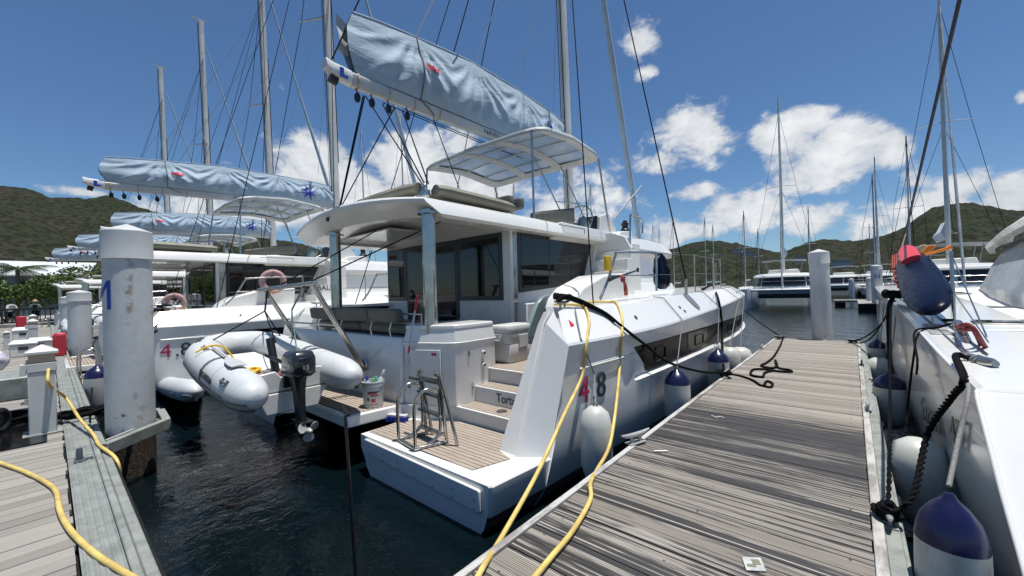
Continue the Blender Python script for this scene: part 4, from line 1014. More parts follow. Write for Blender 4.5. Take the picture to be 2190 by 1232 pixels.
text('boom_lettering', 'NAVIGARE-YACHTING.COM', .155, (XC + .089, 6.45, 5.215), (0, 1, .007), (0, 0, 1), M['darkink'], boom, .001, squash=1.12)
COVT = [(3.42, 6.42), (4.0, 6.52), (4.72, 6.60), (6.2, 6.74), (8.0, 6.70), (9.2, 6.62), (10.0, 6.50)]
PRF = [(0, .015), (.12, .055), (.28, .10), (.42, .16), (.56, .205), (.70, .215), (.85, .18), (1, .095)]
def cov_hw(y, v, sgn):
    w_ = smooth1(v, PRF); yq = min((4.72, 6.25, 7.9, 9.4), key=lambda g: abs(g - y)); dy = y - yq
    k = smooth1(y, [(3.4, .55), (4.2, .85), (5.2, 1.0), (8.5, 1.0), (9.5, .85), (10, .6)])
    ang_ = math.atan2(v * 1.2 + .03, dy); fade = min(1, v * 3) * math.exp(-abs(dy) * .7) * max(0, 1 - max(0, v - .75) * 3)
    sw_ = math.sin(ang_ * 8 + 1.6 * noise.noise(V((y * 1.3, v * 2, sgn * 5)))); fold = .045 * (1 - 2 * (sw_ * sw_ + .02) ** .55) * fade
    sagf = .026 * noise.noise(V((y * .9, v * 1.8, 3 * sgn))) + .016 * noise.noise(V((y * 3.1 + v * 4, v * 3.2, 9 * sgn))) + .006 * noise.noise(V((y * 8 + v * 9, v * 5, 2 * sgn)))
    return max(.01, w_ * k + (fold + sagf) * min(1, v * 4) * (1 if v < .9 else .3))
def covtop(y): return smooth1(y, COVT) - .05 * (1 - math.exp(-min(abs(y - g) for g in (3.42, 4.72, 6.25, 7.9, 9.4)) * 2))
def cov_pt(y, v, sgn, off=0.):
    zt = covtop(y); zb = 5.375
    return V((XC + sgn * (cov_hw(y, v, sgn) + off), y, zt + (zb - zt) * v))
m = MB(); NYc, NVc = 130, 34
for sgn in (1, -1):
    rows = [[cov_pt(3.42 + 6.58 * i / NYc - (.16 * math.sin(PI * j / NVc) if i == 0 else 0), j / NVc, sgn) for j in range(NVc + 1)] for i in range(NYc + 1)]
    o_ = len(m.v); m.v += [tuple(p) for r in rows for p in r]
    for i in range(NYc):
        for j in range(NVc): a = o_ + i * (NVc + 1) + j; m.f.append((a, a + NVc + 1, a + NVc + 2, a + 1)); m.m.append(0)
m.tube([V((XC, 3.42 + 6.58 * i / 60, smooth1(3.42 + 6.58 * i / 60, COVT) + .01)) for i in range(61)], .02, 6)
cov = m.build('sail_cover', M['canvas'], cat, ang=70, recalc=False)
m = MB(); m.sheet([[V((XC - .12 + .05 * math.sin(j), 3.42 - .16 * (1 - i / 5) - .05, 5.65 + .62 * j / 6 + .1 * (1 - i / 5))) for j in range(7)] for i in range(6)], .01); m.build('sail_leech', M['boomwhite'], cov)
def decal(name, poly, mt, parent, ctr, off=.03, n=7):      # flat emblem wrapped on the cover; poly in (y, z), star shaped about ctr
    m = MB(); c = V((ctr[0], ctr[1], 0))
    for i in range(len(poly)):
        a, b = V((*poly[i], 0)), V((*poly[(i + 1) % len(poly)], 0)); ids = {}
        for u in range(n + 1):
            for v in range(n + 1 - u):
                p = c + (a - c) * (u / n) + (b - c) * (v / n); zt = covtop(p.x); ids[u, v] = len(m.v)
                m.v.append((XC + cov_hw(p.x, (p.y - zt) / (5.375 - zt), 1) + off, p.x, p.y))
        for u in range(n):
            for v in range(n - u):
                m.f.append((ids[u, v], ids[u + 1, v], ids[u, v + 1])); m.m.append(0)
                if v < n - u - 1: m.f.append((ids[u + 1, v], ids[u + 1, v + 1], ids[u, v + 1])); m.m.append(0)
    return m.build(name, mt, parent, smooth=False, recalc=False)
star = []
for k in range(16):
    a = 2 * PI * k / 16 + .2; rr = (.52 if k % 4 == 0 else .42) if k % 2 == 0 else .125
    star.append((8.95 + rr * math.cos(a) * .9, 5.93 + rr * math.sin(a)))
decal('star_emblem', star, M['blueink'], cov, (8.95, 5.93))
M['crown'] = mat('red crown print', (.62, .05, .09), .6)
decal('crown_emblem', [(4.85, 5.96), (5.09, 5.945), (5.15, 6.11), (5.05, 6.04), (4.985, 6.16), (4.92, 6.045), (4.82, 6.13)], M['crown'], cov, (4.98, 6.0))
m = MB(); lz = [cov_pt(4.72, k / 12, 1, .012) for k in range(13)] + [V((XC + .10, 5.0, 5.2)), V((XC + .02, 5.1, 5.1))]; m.tube(lz, .012, 6); m.build('cover_lashing', M['cord'], cov)
m = MB()
for a, b_ in (((XC + .02, 4.72, 6.62), mpt(17)), ((XC - .02, 4.72, 6.62), mpt(17) + V((-.8, 0, 0))), ((XC, 6.3, 6.74), mpt(15)), ((XC, 7.9, 6.70), mpt(14)), ((XC, 9.4, 6.6), mpt(13))): m.tube([V(a), V(b_)], .006, 5)
m.build('lazy_jack', M['cord'], cat, sep=True)
m = MB(); m.tube([BE + V((0, .05, .1)), mpt(22)], .012, 6); m.tube([(XC + .1, 5.6, 6.68), mpt(18.6)], .012, 6); m.build('topping_lift', M['rope'], cat, sep=True)
m = MB(); st_, pt_ = V((-4.88, 3.74, 3.30)), V((-7.9, 3.86, 3.30))
for a, b_ in (((XC, 3.62, 5.08), st_ + V((-.05, 0, 0))), ((XC, 3.95, 5.05), st_), ((XC + .02, 4.35, 5.05), st_ + V((.05, .03, 0))), ((XC, 3.58, 5.08), pt_), ((XC - .03, 3.62, 5.08), pt_ + V((.04, 0, 0))), ((XC, 4.2, 5.08), pt_ + V((-.04, 0, 0)))): m.tube([V(a), V(b_)], .011, 6)
for a, b_ in (((XC, 3.95, 5.08), (XC, 9.6, 5.02)), ((XC + .05, 4.35, 5.08), (XC + .05, 9.6, 5.05))): m.tube(sag(a, b_, .04, 6), .010, 6)
m.tube([(XC, 5.1, 5.12), (XC + .1, 6.0, 3.1)], .010, 6)
m.build('mainsheet', M['rope'], cat, sep=True)
m = MB()
for y in (3.45, 3.72, 4.05, 4.45):
    m.tube([(XC, y, 5.15), (XC, y + .02, 5.08)], .012, 6); m.loft([[V((XC + dx, y + .02 + .05 * math.cos(a) * k, 5.0 + .085 * math.sin(a) * k)) for a in [2 * PI * q / 12 for q in range(12)]] for dx, k in ((-.03, .8), (-.02, 1), (.02, 1), (.03, .8))])
m.build('boom_block', M['black'], cat, sep=True)
# trampoline and foredeck hatches keep the bow closed in
m = MB(); m.box(-8.2, -4.4, 14.32, 15.5, 1.38, 1.40); m.build('trampoline', M['rubber'], cat, smooth=False)
# swim ladder folded up on the starboard platform
m = MB(); f0 = at_z(855, 945, -.13); L_ = [at_z(855, 945, -.125), at_z(953, 952, -.125)]
la, lb = V((-4.22, 2.74, -.12)), V((-3.80, 2.68, -.12))
for b in (la, lb):
    m.tube(catmull([b, b + V((0, 0, .5)), b + V((.03, .06, .62)), b + V((.06, .16, .66)), b + V((.08, .27, .60)), b + V((.08, .30, .35)), b + V((.08, .28, .12)), b + V((.04, .14, .02)), b + V((.0, .04, .0))], 6), .019, 10)
for b, q in ((la + V((.06, .30, .0)), -.02), (lb + V((.10, .30, 0)), .06)):
    m.tube([b + V((.02, .06, .0)), b + V((.0, -.02, .80))], .022, 10); m.tube([b + V((.12 + q, .08, .0)), b + V((.02, -.01, .82))], .02, 10)
for t_ in (.10, .32, .54, .74): m.obox(la.lerp(lb, .5) + V((.08, .30, t_)), (.24, -.02, 0), (.01, .035, 0), (0, 0, .013))
m.obox(la.lerp(lb, .5) + V((.02, .28, .70)), (.33, 0, 0), (0, .018, 0), (0, 0, .016)); m.tube([la + V((0, 0, .01)), lb + V((0, 0, .01))], .02, 8); m.tube([lb + V((0, 0, .01)), lb + V((.12, .34, .01))], .02, 8); m.tube([la + V((.0, 0, .01)), la + V((.10, .34, .01))], .018, 8)
m.build('swim_ladder', M['steel'], cat)

# surface of the near hull, for laying ropes and hoses over it
from mathutils.bvhtree import BVHTree
_hv = [p for l in loops for p in l] ; _n = len(loops[0]); _hf = [(i * _n + k, i * _n + (k + 1) % _n, (i + 1) * _n + (k + 1) % _n, (i + 1) * _n + k) for i in range(len(loops) - 1) for k in range(_n)]
_o = len(_hv); _hv += [A0, A1, A2, T0, T1, T2]; _hf += [(_o, _o + 1, _o + 4, _o + 3), (_o + 1, _o + 2, _o + 5, _o + 4)]
HB = BVHTree.FromPolygons([V(p) for p in _hv], _hf)
def on_hull(px, py, off=.02):
    d = ray(px, py).normalized(); h = HB.ray_cast(EYEP, d)
    p, n = h[0], h[1]
    if n.dot(d) > 0: n = -n
    return p + n * off
# ------------------------------------------------------------------ the grey dinghy hanging from the davits
def torus(m, c, axis, Rr, r, n=28, k=10, arc=2 * PI):
    c, ax = V(c), V(axis).normalized(); a = ax.orthogonal().normalized(); b = ax.cross(a)
    cl = arc > 6.28
    m.tube([c + (a * math.cos(arc * i / n) + b * math.sin(arc * i / n)) * Rr for i in range(n if cl else n + 1)], r, k, closed=cl)
dg = thing('inflatable_dinghy', 'grey inflatable dinghy hanging from the stern davits with a black outboard motor', 'dinghy', (-6.5, 2.03, .2), None)
path = [(-4.93, 1.46, .55), (-4.98, 1.46, .553), (-5.10, 1.46, .563), (-5.3, 1.46, .58), (-5.7, 1.46, .61), (-6.3, 1.455, .66), (-7.0, 1.465, .735), (-7.5, 1.52, .79), (-7.86, 1.72, .84), (-8.0, 2.03, .86), (-7.86, 2.34, .85), (-7.5, 2.54, .80), (-7.0, 2.59, .745), (-6.3, 2.60, .67), (-5.7, 2.60, .62), (-5.3, 2.60, .59), (-5.1, 2.60, .575), (-4.98, 2.60, .565), (-4.93, 2.6, .56)]
rad = [.05, .12, .175, .212, .22, .222, .222, .222, .222, .222, .222, .222, .222, .222, .22, .212, .175, .12, .05]
cp = catmull(path, 6); cr_ = []
for i in range(len(cp)): k = i / 6; a = int(min(k, len(rad) - 2)); cr_.append(rad[a] + (rad[a + 1] - rad[a]) * (k - a))
m = MB(); m.tube(cp, cr_, 22); tb = m.build('buoyancy_tube', M['tubes'], dg, ang=80)
ctr = V((-6.3, 2.03, .6))
def outw(i):
    t_ = (cp[min(i + 1, len(cp) - 1)] - cp[max(i - 1, 0)]).normalized(); o = V((0, 0, 1)).cross(t_); 
    if o.dot(cp[i] - ctr) < 0: o = -o
    return o.normalized()
M['strake'] = mat('dark slate strake', (.045, .05, .062), .5)
for dz, rr in ((-.045, .016), (-.135, .016)):
    m = MB(); rg = range(5, len(cp) - 5); m.tube([cp[i] + outw(i) * max(cr_[i] ** 2 - dz * dz, .0004) ** .5 + V((0, 0, dz)) for i in rg], rr, 6); m.build('rubbing_strake', M['strake'], dg)
m = MB(); rg = range(5, len(cp) - 5)
m.loft([[cp[i] + outw(i) * (max(cr_[i] ** 2 - z * z, .0004) ** .5 + .003) + V((0, 0, z)) for z in (-.135, -.09, -.045)] for i in rg], closed=False, caps=False); m.build('strake_band', mat('mid grey strake', (.30, .33, .35), .5), dg)
for i in (26, 30, 78, 82):
    m = MB(); t_ = (cp[i + 1] - cp[i - 1]).normalized(); a = outw(i); b = t_.cross(a)
    m.loft([[cp[i] + t_ * dx + (a * math.cos(q) + b * math.sin(q)) * (cr_[i] + .003) for q in [2 * PI * k / 24 for k in range(24)]] for dx in (-.04, .04)], caps=False); m.build('tube_seam_band', M['tubedark'] if i in (30, 78) else M['tubes'], dg)
for i, up in ((36, .9), (44, .8), (52, .6), (64, .8), (72, .9), (20, .4)):
    t_ = (cp[i + 1] - cp[i - 1]).normalized(); o = (V((0, 0, up)) + outw(i) * (1 - up)).normalized(); o = (o - t_ * o.dot(t_)).normalized(); s_ = t_.cross(o); b = cp[i] + o * cr_[i]
    m = MB(); m.tube([b - t_ * .07, b - t_ * .06 + o * .028, b + t_ * .06 + o * .028, b + t_ * .07], .012, 6); m.obox(b - t_ * .075 + o * .003, t_ * .035, s_ * .035, o * .006); m.obox(b + t_ * .075 + o * .003, t_ * .035, s_ * .035, o * .006); m.build('grab_handle', M['tubedark'], dg)
m = MB(); m.lathe(cp[58] + V((.05, .0, .19)), [(0, 0), (.045, 0), (.04, .015), (.015, .018), (0, .018)], 14, (.3, 0, 1)); m.build('air_valve', M['white'], dg)
m = MB()
m.loft([[(x, 2.03 - w_, zt), (x, 2.03 - w_ * .55, zb + .05), (x, 2.03, zb), (x, 2.03 + w_ * .55, zb + .05), (x, 2.03 + w_, zt), (x, 2.03 + w_ * .9, zt + .03), (x, 2.03 - w_ * .9, zt + .03)] for x, w_, zt, zb in ((-5.50, .46, .44, .16), (-6.3, .46, .50, .20), (-7.1, .40, .60, .32), (-7.6, .22, .72, .55))]); m.build('rigid_hull', M['gel'], dg)
m = MB(); m.prism([(-5.55, 1.60, .40), (-5.55, 2.46, .40), (-5.55, 2.42, .70), (-5.55, 2.22, .72), (-5.55, 2.16, .64), (-5.55, 1.90, .64), (-5.55, 1.84, .72), (-5.55, 1.64, .70)], (.05, 0, 0)); m.prism([(-5.495, 1.72, .20), (-5.495, 2.34, .20), (-5.495, 2.44, .45), (-5.495, 1.62, .45)], (.02, 0, 0)); m.build('transom', M['gel'], dg, bevel=.01)
m = MB(); m.box(-5.6, -7.35 + .0, 1.66, 2.40, .545, .56); m.build('floor', M['tubes'], dg)
m = MB(); m.box(-7.2, -6.3, 1.85, 2.25, .561, .575); m.build('floor_pad', mat('brown floor pad', (.30, .23, .18), .8), dg)
TB_ = BVHTree.FromPolygons([V(v.co) for v in tb.data.vertices], [tuple(p.vertices) for p in tb.data.polygons])
def on_tube(px, py):
    h = TB_.ray_cast(EYEP, ray(px, py).normalized()); return h[0], (h[1] if h[1].dot(EYEP - h[0]) > 0 else -h[1])
(ha, na), (hb, nb_) = on_tube(428, 802), on_tube(476, 846); nn_ = (na + nb_).normalized(); xd_ = (hb - ha).normalized()
text('brand_lettering', 'HIGHFIELD', .115, ha + nn_ * .012, xd_, nn_.cross(xd_), M['strake'], dg, .004, squash=.9)
# outboard
oc = V((-5.28, 2.02, .0))
def rr_box(m, cx, cy, hx, hy, z, k=.35):
    o = []
    for q in range(20):
        a = 2 * PI * q / 20; c_, s_ = math.cos(a), math.sin(a)
        o.append((cx + hx * abs(c_) ** k * (1 if c_ > 0 else -1), cy + hy * abs(s_) ** k * (1 if s_ > 0 else -1), z))
    return o
m = MB(); m.loft([rr_box(m, -5.29, 2.02, .165, .115, .66), rr_box(m, -5.27, 2.02, .205, .140, .70), rr_box(m, -5.26, 2.02, .21, .148, .80), rr_box(m, -5.255, 2.02, .20, .143, .90), rr_box(m, -5.25, 2.02, .165, .12, .965), rr_box(m, -5.245, 2.02, .09, .07, .985)]); ob_ = m.build('outboard_cowl', mat('charcoal outboard cowl', (.022, .026, .032), .22, coat=.5), dg, ang=60)
m = MB(); m.loft([rr_box(m, -5.28, 2.02, .212, .152, .70), rr_box(m, -5.28, 2.02, .216, .155, .712), rr_box(m, -5.28, 2.02, .212, .152, .725)]); m.build('cowl_trim', M['tubedark'], ob_)
m = MB(); m.box(-5.058, -5.046, 1.95, 2.09, .855, .905); m.build('air_intake', M['black'], ob_, bevel=.004)
M['silver'] = mat('silver lettering', (.55, .57, .58), .35, .3)
text('brand_lettering', 'YAMAHA', .052, (-5.36, 1.866, .80), (1, 0, 0), (0, 0, 1), M['silver'], ob_, .002, squash=1.05)
text('power_number', '15', .075, (-5.047, 1.975, .765), (0, 1, 0), (0, 0, 1), M['silver'], ob_, .002, squash=1.2)
m = MB(); m.loft([rr_box(m, -5.30, 2.02, .13, .085, .665), rr_box(m, -5.30, 2.02, .11, .07, .60), rr_box(m, -5.27, 2.02, .085, .052, .45), rr_box(m, -5.25, 2.02, .08, .045, .22), rr_box(m, -5.22, 2.02, .10, .035, .14), rr_box(m, -5.23, 2.02, .085, .03, .05), rr_box(m, -5.25, 2.02, .05, .012, -.10)]); m.obox((-5.18, 2.02, .125), (.16, 0, 0), (0, .075, 0), (0, 0, .007)); m.loft([[V((x, 2.02 + r_0 * math.cos(a), .035 + r_0 * math.sin(a))) for a in [2 * PI * q / 12 for q in range(12)]] for x, r_0 in ((-5.38, .01), (-5.33, .035), (-5.2, .045), (-5.06, .03), (-5.04, .01))]); m.build('outboard_leg', M['black'], dg, ang=50)
m = MB(); pc = V((-5.02, 2.02, .035)); m.loft([[pc + V((x, r_0 * math.cos(a), r_0 * math.sin(a))) for a in [2 * PI * q / 12 for q in range(12)]] for x, r_0 in ((-.05, .03), (0, .035), (.06, .028), (.08, .01))])
for k in range(3):
    a = 2 * PI * k / 3 + .5; u = V((0, math.cos(a), math.sin(a))); s_ = V((.45, -math.sin(a) * .9, math.cos(a) * .9)).normalized(); pts = [pc + u * (.03 + .105 * (1 - math.cos(q)) / 2 * 1.0) + s_ * .062 * math.sin(q) for q in [2 * PI * j / 14 for j in range(14)]]; m.prism(pts, u.cross(s_).normalized() * .006)
m.build('propeller', mat('pale worn propeller', (.5, .48, .44), .4, .3, var=.3), dg, ang=60)
m = MB(); m.obox((-5.52, 2.02, .60), (.06, 0, 0), (0, .10, 0), (0, 0, .10)); m.tube([(-5.5, 2.0, .78), (-5.75, 1.92, .84), (-5.98, 1.88, .88)], [.03, .024, .02], 8); m.build('tiller_bracket', M['black'], dg, bevel=.01)
# paddle lashed on the near tube
m = MB(); pa, pbx = V((-6.9, 1.50, .985)), V((-5.55, 1.47, .85)); ud = (pbx - pa).normalized(); m.tube([pa, pa.lerp(pbx, .62)], .017, 8); sd = V((0, 1, 0)); m.loft([[pa.lerp(pbx, t_) + sd * w_ * q + V((0, 0, .012 * (1 - abs(q)))) for q in (-1, -.4, 0, .4, 1)] + [pa.lerp(pbx, t_) + sd * w_ * q - V((0, 0, .008)) for q in (1, .4, 0, -.4, -1)] for t_, w_ in ((.60, .02), (.68, .055), (.78, .085), (.92, .095), (1.0, .08))])
tag(m.build('paddle', mat('grey white paddle', (.52, .53, .53), .4), None, ang=50), 'white bladed paddle lying on the near tube of the dinghy', 'paddle')
m = MB(); rr_ = random.Random(5)
def coil(m, c, r, n, th, flat=.5, sd=1):
    q_ = random.Random(sd); P = []
    for k in range(n * 10):
        a = 2 * PI * k / 10 + q_.uniform(-.15, .15); rr0 = r * (.75 + .3 * q_.random()); P.append(V(c) + V((math.cos(a) * rr0 * (1 + .25 * math.sin(k * .31)), math.sin(a) * rr0 * flat * 1.5, th * 1.2 + q_.random() * th * 3)))
    m.tube(catmull(P, 3), th, 6)
coil(m, (-6.55, 1.86, .58), .14, 5, .014, .6, 2); m.tube(catmull([(-6.6, 1.86, .6), (-6.75, 1.75, .75), (-6.82, 1.62, .96), (-6.82, 1.46, 1.0), (-6.82, 1.30, .93)], 6), .013, 6)
tag(m.build('yellow_line', M['yellow']), 'yellow line coiled on the floor of the hanging dinghy', 'rope')
m = MB(); coil(m, (-6.25, 2.05, .585), .12, 4, .010, .6, 4)
tag(m.build('grey_line', M['cord']), 'grey line coiled on the dinghy floor beside the yellow one', 'rope')
m = MB(); m.obox((-5.95, 1.95, .60), (.16, .03, 0), (-.02, .07, 0), (0, 0, .02)); tag(m.build('red_bag', mat('faded red cloth', (.34, .05, .05), .8, var=.4)), 'flat faded red bag lying inside the dinghy transom', 'bag')
# lifting tackle
M['green'] = mat('green white rope', (.14, .25, .22), .7, var=.5, vs_=40)
tk_ = thing('lifting_tackle', 'dark rope bridle lifting the dinghy from the left davit arm', 'rope', (-7.9, 2.5, 1.2), 'dinghy lifting tackles')
hk = V((-7.6, 2.40, 1.42))
m = MB(); m.tube([(-7.75, 2.5, 1.80), hk], .014, 6); m.tube([hk, (-7.62, 1.66, 1.0)], .010, 6); m.tube([hk, (-6.1, 2.05, 1.02)], .010, 6); m.tube([hk, (-7.3, 2.55, .95)], .010, 6); m.build('bridle', M['rope'], tk_)
m = MB(); m.tube([(-7.75, 2.5, 1.74), (-7.7, 2.47, 1.62)], .035, 8); m.build('hook', M['steel'], tk_)
tk2 = thing('lifting_tackle', 'green and white rope bridle lifting the dinghy from the right davit arm', 'rope', (-6.2, 2.5, 1.2), 'dinghy lifting tackles')
hk = V((-6.45, 2.40, 1.45))
m = MB(); m.tube([(-6.25, 2.5, 1.80), hk], .012, 6); m.tube([hk, (-5.75, 2.2, .78)], .010, 6); m.tube([hk, (-6.9, 2.56, .95)], .010, 6); m.build('bridle', M['green'], tk2)
m = MB(); m.tube([(-6.25, 2.5, 1.78), (-6.3, 2.48, 1.64)], .03, 8); m.build('hook', M['steel'], tk2)
m = MB(); m.tube([at_y(577, 725, 1.95), at_y(590, 795, 1.95)], .05, 10); tag(m.build('kill_cord_tube', M['black']), 'black foam wrapped upright rod at the dinghy transom', 'rod')
m = MB(); m.tube([at_y(640, 510, 2.9) + V((.0, 0, 0)), (-6.05, 2.52, 1.84)], .008, 6); m.tube([at_y(660, 604, 2.5), (-4.85, 4.1, 2.80)], .010, 6); m.tube([at_y(578, 622, 2.5), (-6.9, 4.1, 2.86)], .010, 6)
for b in m.islands()[1:]: tag(b.build('davit_stay', M['rope']), 'taut black line from a davit top up to the hardtop ceiling', 'rope', 'davit stays')
# second dinghy behind, low on the water
m = MB(); d2 = thing('inflatable_dinghy', 'second grey dinghy floating lower behind the hanging dinghy', 'dinghy', (-11.6, 2.2, -.2), None)
P2 = catmull([at_y(420, 838, 1.7) , at_y(370, 828, 1.8), at_y(338, 815, 2.1), at_y(345, 800, 2.6), at_y(385, 800, 2.9), at_y(440, 815, 2.95)], 8)
m.tube(P2, [.21 * min(1, .25 + .35 * min(i_, len(P2) - 1 - i_)) for i_ in range(len(P2))], 18); m.build('buoyancy_tube', M['tubes'], d2, ang=80)
m = MB(); m.tube([p + (p - V((-9.9, 2.3, p.z))).normalized() * .205 + V((0, 0, -.03)) for p in P2], .018, 6); m.build('rubbing_strake', M['tubedark'], d2)
m = MB(); c_ = sum(P2, V((0, 0, 0))) / len(P2); m.prism([p + V((0, 0, -.05)) for p in P2], (0, 0, -.12)); m.build('floor', M['tubes'], d2)

# ------------------------------------------------------------------ fenders
def fender(top, r, ln, style, label, hang=None, group='fenders hanging between hulls and docks', rope='cord', lines=None):
    t_ = V(top); root = thing('boat_fender', label, 'fender', t_ - V((0, 0, ln)), group)
    if style == 'blue':
        m = MB(); m.lathe(t_ - V((0, 0, ln)), [(.02, 0), (r * .5, .02), (r * .9, .10), (r, .2), (r, ln * .62), (r * .985, ln * .745)], 26); m.build('body', M['fender'], root, ang=60)
        m = MB(); m.lathe(t_ - V((0, 0, ln)), [(r * .988, ln * .745), (r * .95, ln * .80), (r * .80, ln * .87), (r * .52, ln * .93), (r * .24, ln * .968), (r * .13, ln), (.01, ln)], 26); m.build('top', M['navyblue'], root, ang=60)
    else:
        m = MB(); m.lathe(t_ - V((0, 0, ln)), [(.02, -.01), (r * .35, 0), (r * .8, .06), (r, .18), (r * 1.01, ln * .5), (r, ln - .20), (r * .82, ln - .07), (r * .4, ln - .01), (.02, ln)], 26); m.build('body', M['fender'], root, ang=60)
    if hang is not None:
        m = MB(); m.tube([t_ - V((0, 0, .02))] + [V(q) for q in (hang if isinstance(hang, list) else [hang])], .008, 6); torus(m, t_ + V((0, 0, .01)), (0, 1, .2), .022, .010, 12, 6); m.build('lanyard', M[rope], root)
    return root
X1 = -2.09
fender(at_x(1273, 868, X1), .165, .80, 'white', 'long white cylinder fender under the red 4 on the hull', hang=[on_hull(1268, 800), on_hull(1240, 726), on_hull(1233, 690), on_hull(1228, 664)])
fender(at_x(1447, 788, -2.0), .18, .86, 'blue', 'blue topped fender below the first hull window', hang=[hsec(6.95)[4] + V((.02, 0, 0)), hsec(6.95)[3] + V((.02, 0, .01)), hsec(6.95)[2] + V((.02, 0, .02)), hsec(6.95)[1] + V((-.1, 0, .02))])
fender(at_x(1535, 747, -2.0), .19, .90, 'blue', 'blue topped fender near the middle of the dock beside the black dock line', hang=[hsec(9.3)[4] + V((.02, 0, 0)), hsec(9.3)[3] + V((.02, 0, .01)), hsec(9.3)[2] + V((.02, 0, .02)), hsec(9.3)[1] + V((-.1, 0, .02))])
fender(at_x(1560, 742, -2.05), .21, .80, 'white', 'white fender just beyond the second blue topped fender', hang=[hsec(11.4)[4] + V((.02, 0, 0)), hsec(11.4)[3] + V((.02, 0, .01)), hsec(11.4)[2] + V((.02, 0, .02)), hsec(11.4)[1] + V((-.1, 0, .02))])
fender(at_x(1583, 742, -2.02), .25, .80, 'white', 'rounded white fender furthest forward on the big catamaran', hang=[hsec(12.4)[4] + V((.02, 0, 0)), hsec(12.4)[3] + V((.02, 0, .01)), hsec(12.4)[2] + V((.02, 0, .02)), hsec(12.4)[1] + V((-.1, 0, .02))])

# ------------------------------------------------------------------ mooring lines on the finger dock
def rope(name, pts, r, label, mt='rope', cat_='rope', n=7, group=None):
    m = MB(); m.tube(catmull(pts, n), r, 7); return tag(m.build(name, M[mt]), label, cat_, group)
GL = 'black mooring lines around the finger dock'
cl1 = V((-1.76, 7.75, .09)); q0 = V((-2.80, 4.25, 1.48))
rope('mooring_line', [q0 + V((-.02, -.12, .01)), q0 + V((.02, .1, .04)), on_hull(1288, 672, .03), on_hull(1322, 697, .03), on_hull(1345, 715, .03), on_hull(1380, 742, .05), at_x(1430, 775, -2.06), at_x(1500, 795, -1.9), cl1], .019, 'black stern line running from the deck cleat down to the dock', group=GL)
m = MB(); m.tube(catmull([q0 + V((0, -.12, .02)), q0 + V((.1, .05, .06)), on_hull(1285, 670, .03), on_hull(1312, 690, .03)], 6), .027, 8); coil(m, q0 + V((0, .02, .02)), .10, 3, .02, .8, 7); tag(m.build('chafe_sleeve', M['rope']), 'thick black chafe sleeve wrapped on the stern deck cleat', 'rope')
bc = V((-2.72, 10.2, 1.55))
rope('mooring_line', [bc, on_hull(1522, 612, .03), on_hull(1530, 630, .03), on_hull(1537, 660, .03), on_hull(1540, 700, .04), at_x(1545, 760, -2.0), cl1 + V((-.02, .1, 0))], .024, 'doubled black line dropping from the midship cleat past the hull windows', group=GL)
m = MB(); coil(m, cl1 - V((0, 0, .05)), .11, 4, .018, .8, 3); m.tube(catmull([at_z(1548, 800, .02), at_z(1575, 802, .02), at_z(1608, 812, .02), at_z(1630, 825, .02), at_z(1640, 815, .02), at_z(1652, 820, .02), at_z(1648, 828, .02), at_z(1632, 825, .02)], 6), .018, 7); tag(m.build('mooring_line', M['rope']), 'black line knotted on the left dock cleat with a looped tail across the boards', 'rope', GL)
fc = V((-1.62, 13.85, .08))
rope('mooring_line', [V((-3.25, 15.7, 1.1)), V((-2.4, 14.8, .5)), fc], .016, 'black bow line from the catamaran to the far left dock corner', group=GL)
px_ = [(1675, 722), (1668, 740), (1655, 762), (1640, 775), (1628, 782), (1650, 787), (1662, 782), (1658, 770), (1664, 786), (1688, 791), (1692, 795), (1665, 794), (1640, 790), (1612, 790), (1606, 801), (1630, 806), (1636, 797), (1655, 792)]
m = MB(); m.tube(catmull([at_z(x, y, .022) for x, y in px_], 6), .02, 7); coil(m, fc - V((0, 0, .06)), .09, 3, .016, .8, 6); tag(m.build('mooring_line', M['rope']), 'loose black rope tail squiggled over the boards near the dock end', 'rope', GL)
# ------------------------------------------------------------------ yellow hoses
GH = 'yellow water hoses'
def hose(pts, label, r=.0165): return rope('water_hose', pts, r, label, 'hose', 'hose', 8, GH)
h1 = [V((-3.0, 4.35, 1.45)), on_hull(1232, 655), on_hull(1250, 661), on_hull(1258, 690), on_hull(1254, 720), on_hull(1250, 745), on_hull(1238, 805, .04), at_x(1205, 890, -2.18), at_x(1150, 1010, -2.0), at_x(1075, 1145, -1.84), at_z(1035, 1210, .03), at_z(1000, 1275, .03)]
hose(h1, 'left yellow hose hanging from the stern corner down to the dock', .018)
h2 = [V((-3.0, 4.95, 1.45)), on_hull(1300, 648), on_hull(1318, 652), on_hull(1328, 680), on_hull(1328, 712), on_hull(1325, 740), on_hull(1322, 790), at_x(1316, 880, -1.98), at_x(1303, 955, -1.88), at_x(1278, 1003, -1.82), at_z(1263, 1033, .05), at_z(1262, 1070, .03), at_z(1225, 1135, .03), at_z(1180, 1190, .03), at_z(1110, 1275, .03)]
hose(h2, 'right yellow hose looping over the rail and across the dock boards', .0175)
hose([at_z(x, y, .02) for x, y in ((-60, 970), (0, 990), (55, 1010), (100, 1033), (120, 1052), (126, 1085), (138, 1115), (160, 1145), (200, 1182), (250, 1215), (330, 1262))], 'yellow hose snaking over the boards at the lower left', .018)
hose([V((pb.x + .10, pb.y + .06, .82)), V((pb.x + .16, pb.y + .05, .78)), V((pb.x + .20, pb.y + .06, .62)), at_z(140, 850, .34), at_z(170, 895, .14), at_z(200, 930, .06), at_z(212, 952, .04), V((-5.95, .45, -.02)), V((-5.93, .47, -.3)), V((-5.9, .47, -.7))], 'yellow hose running from the near pedestal over the dock edge', .0165)

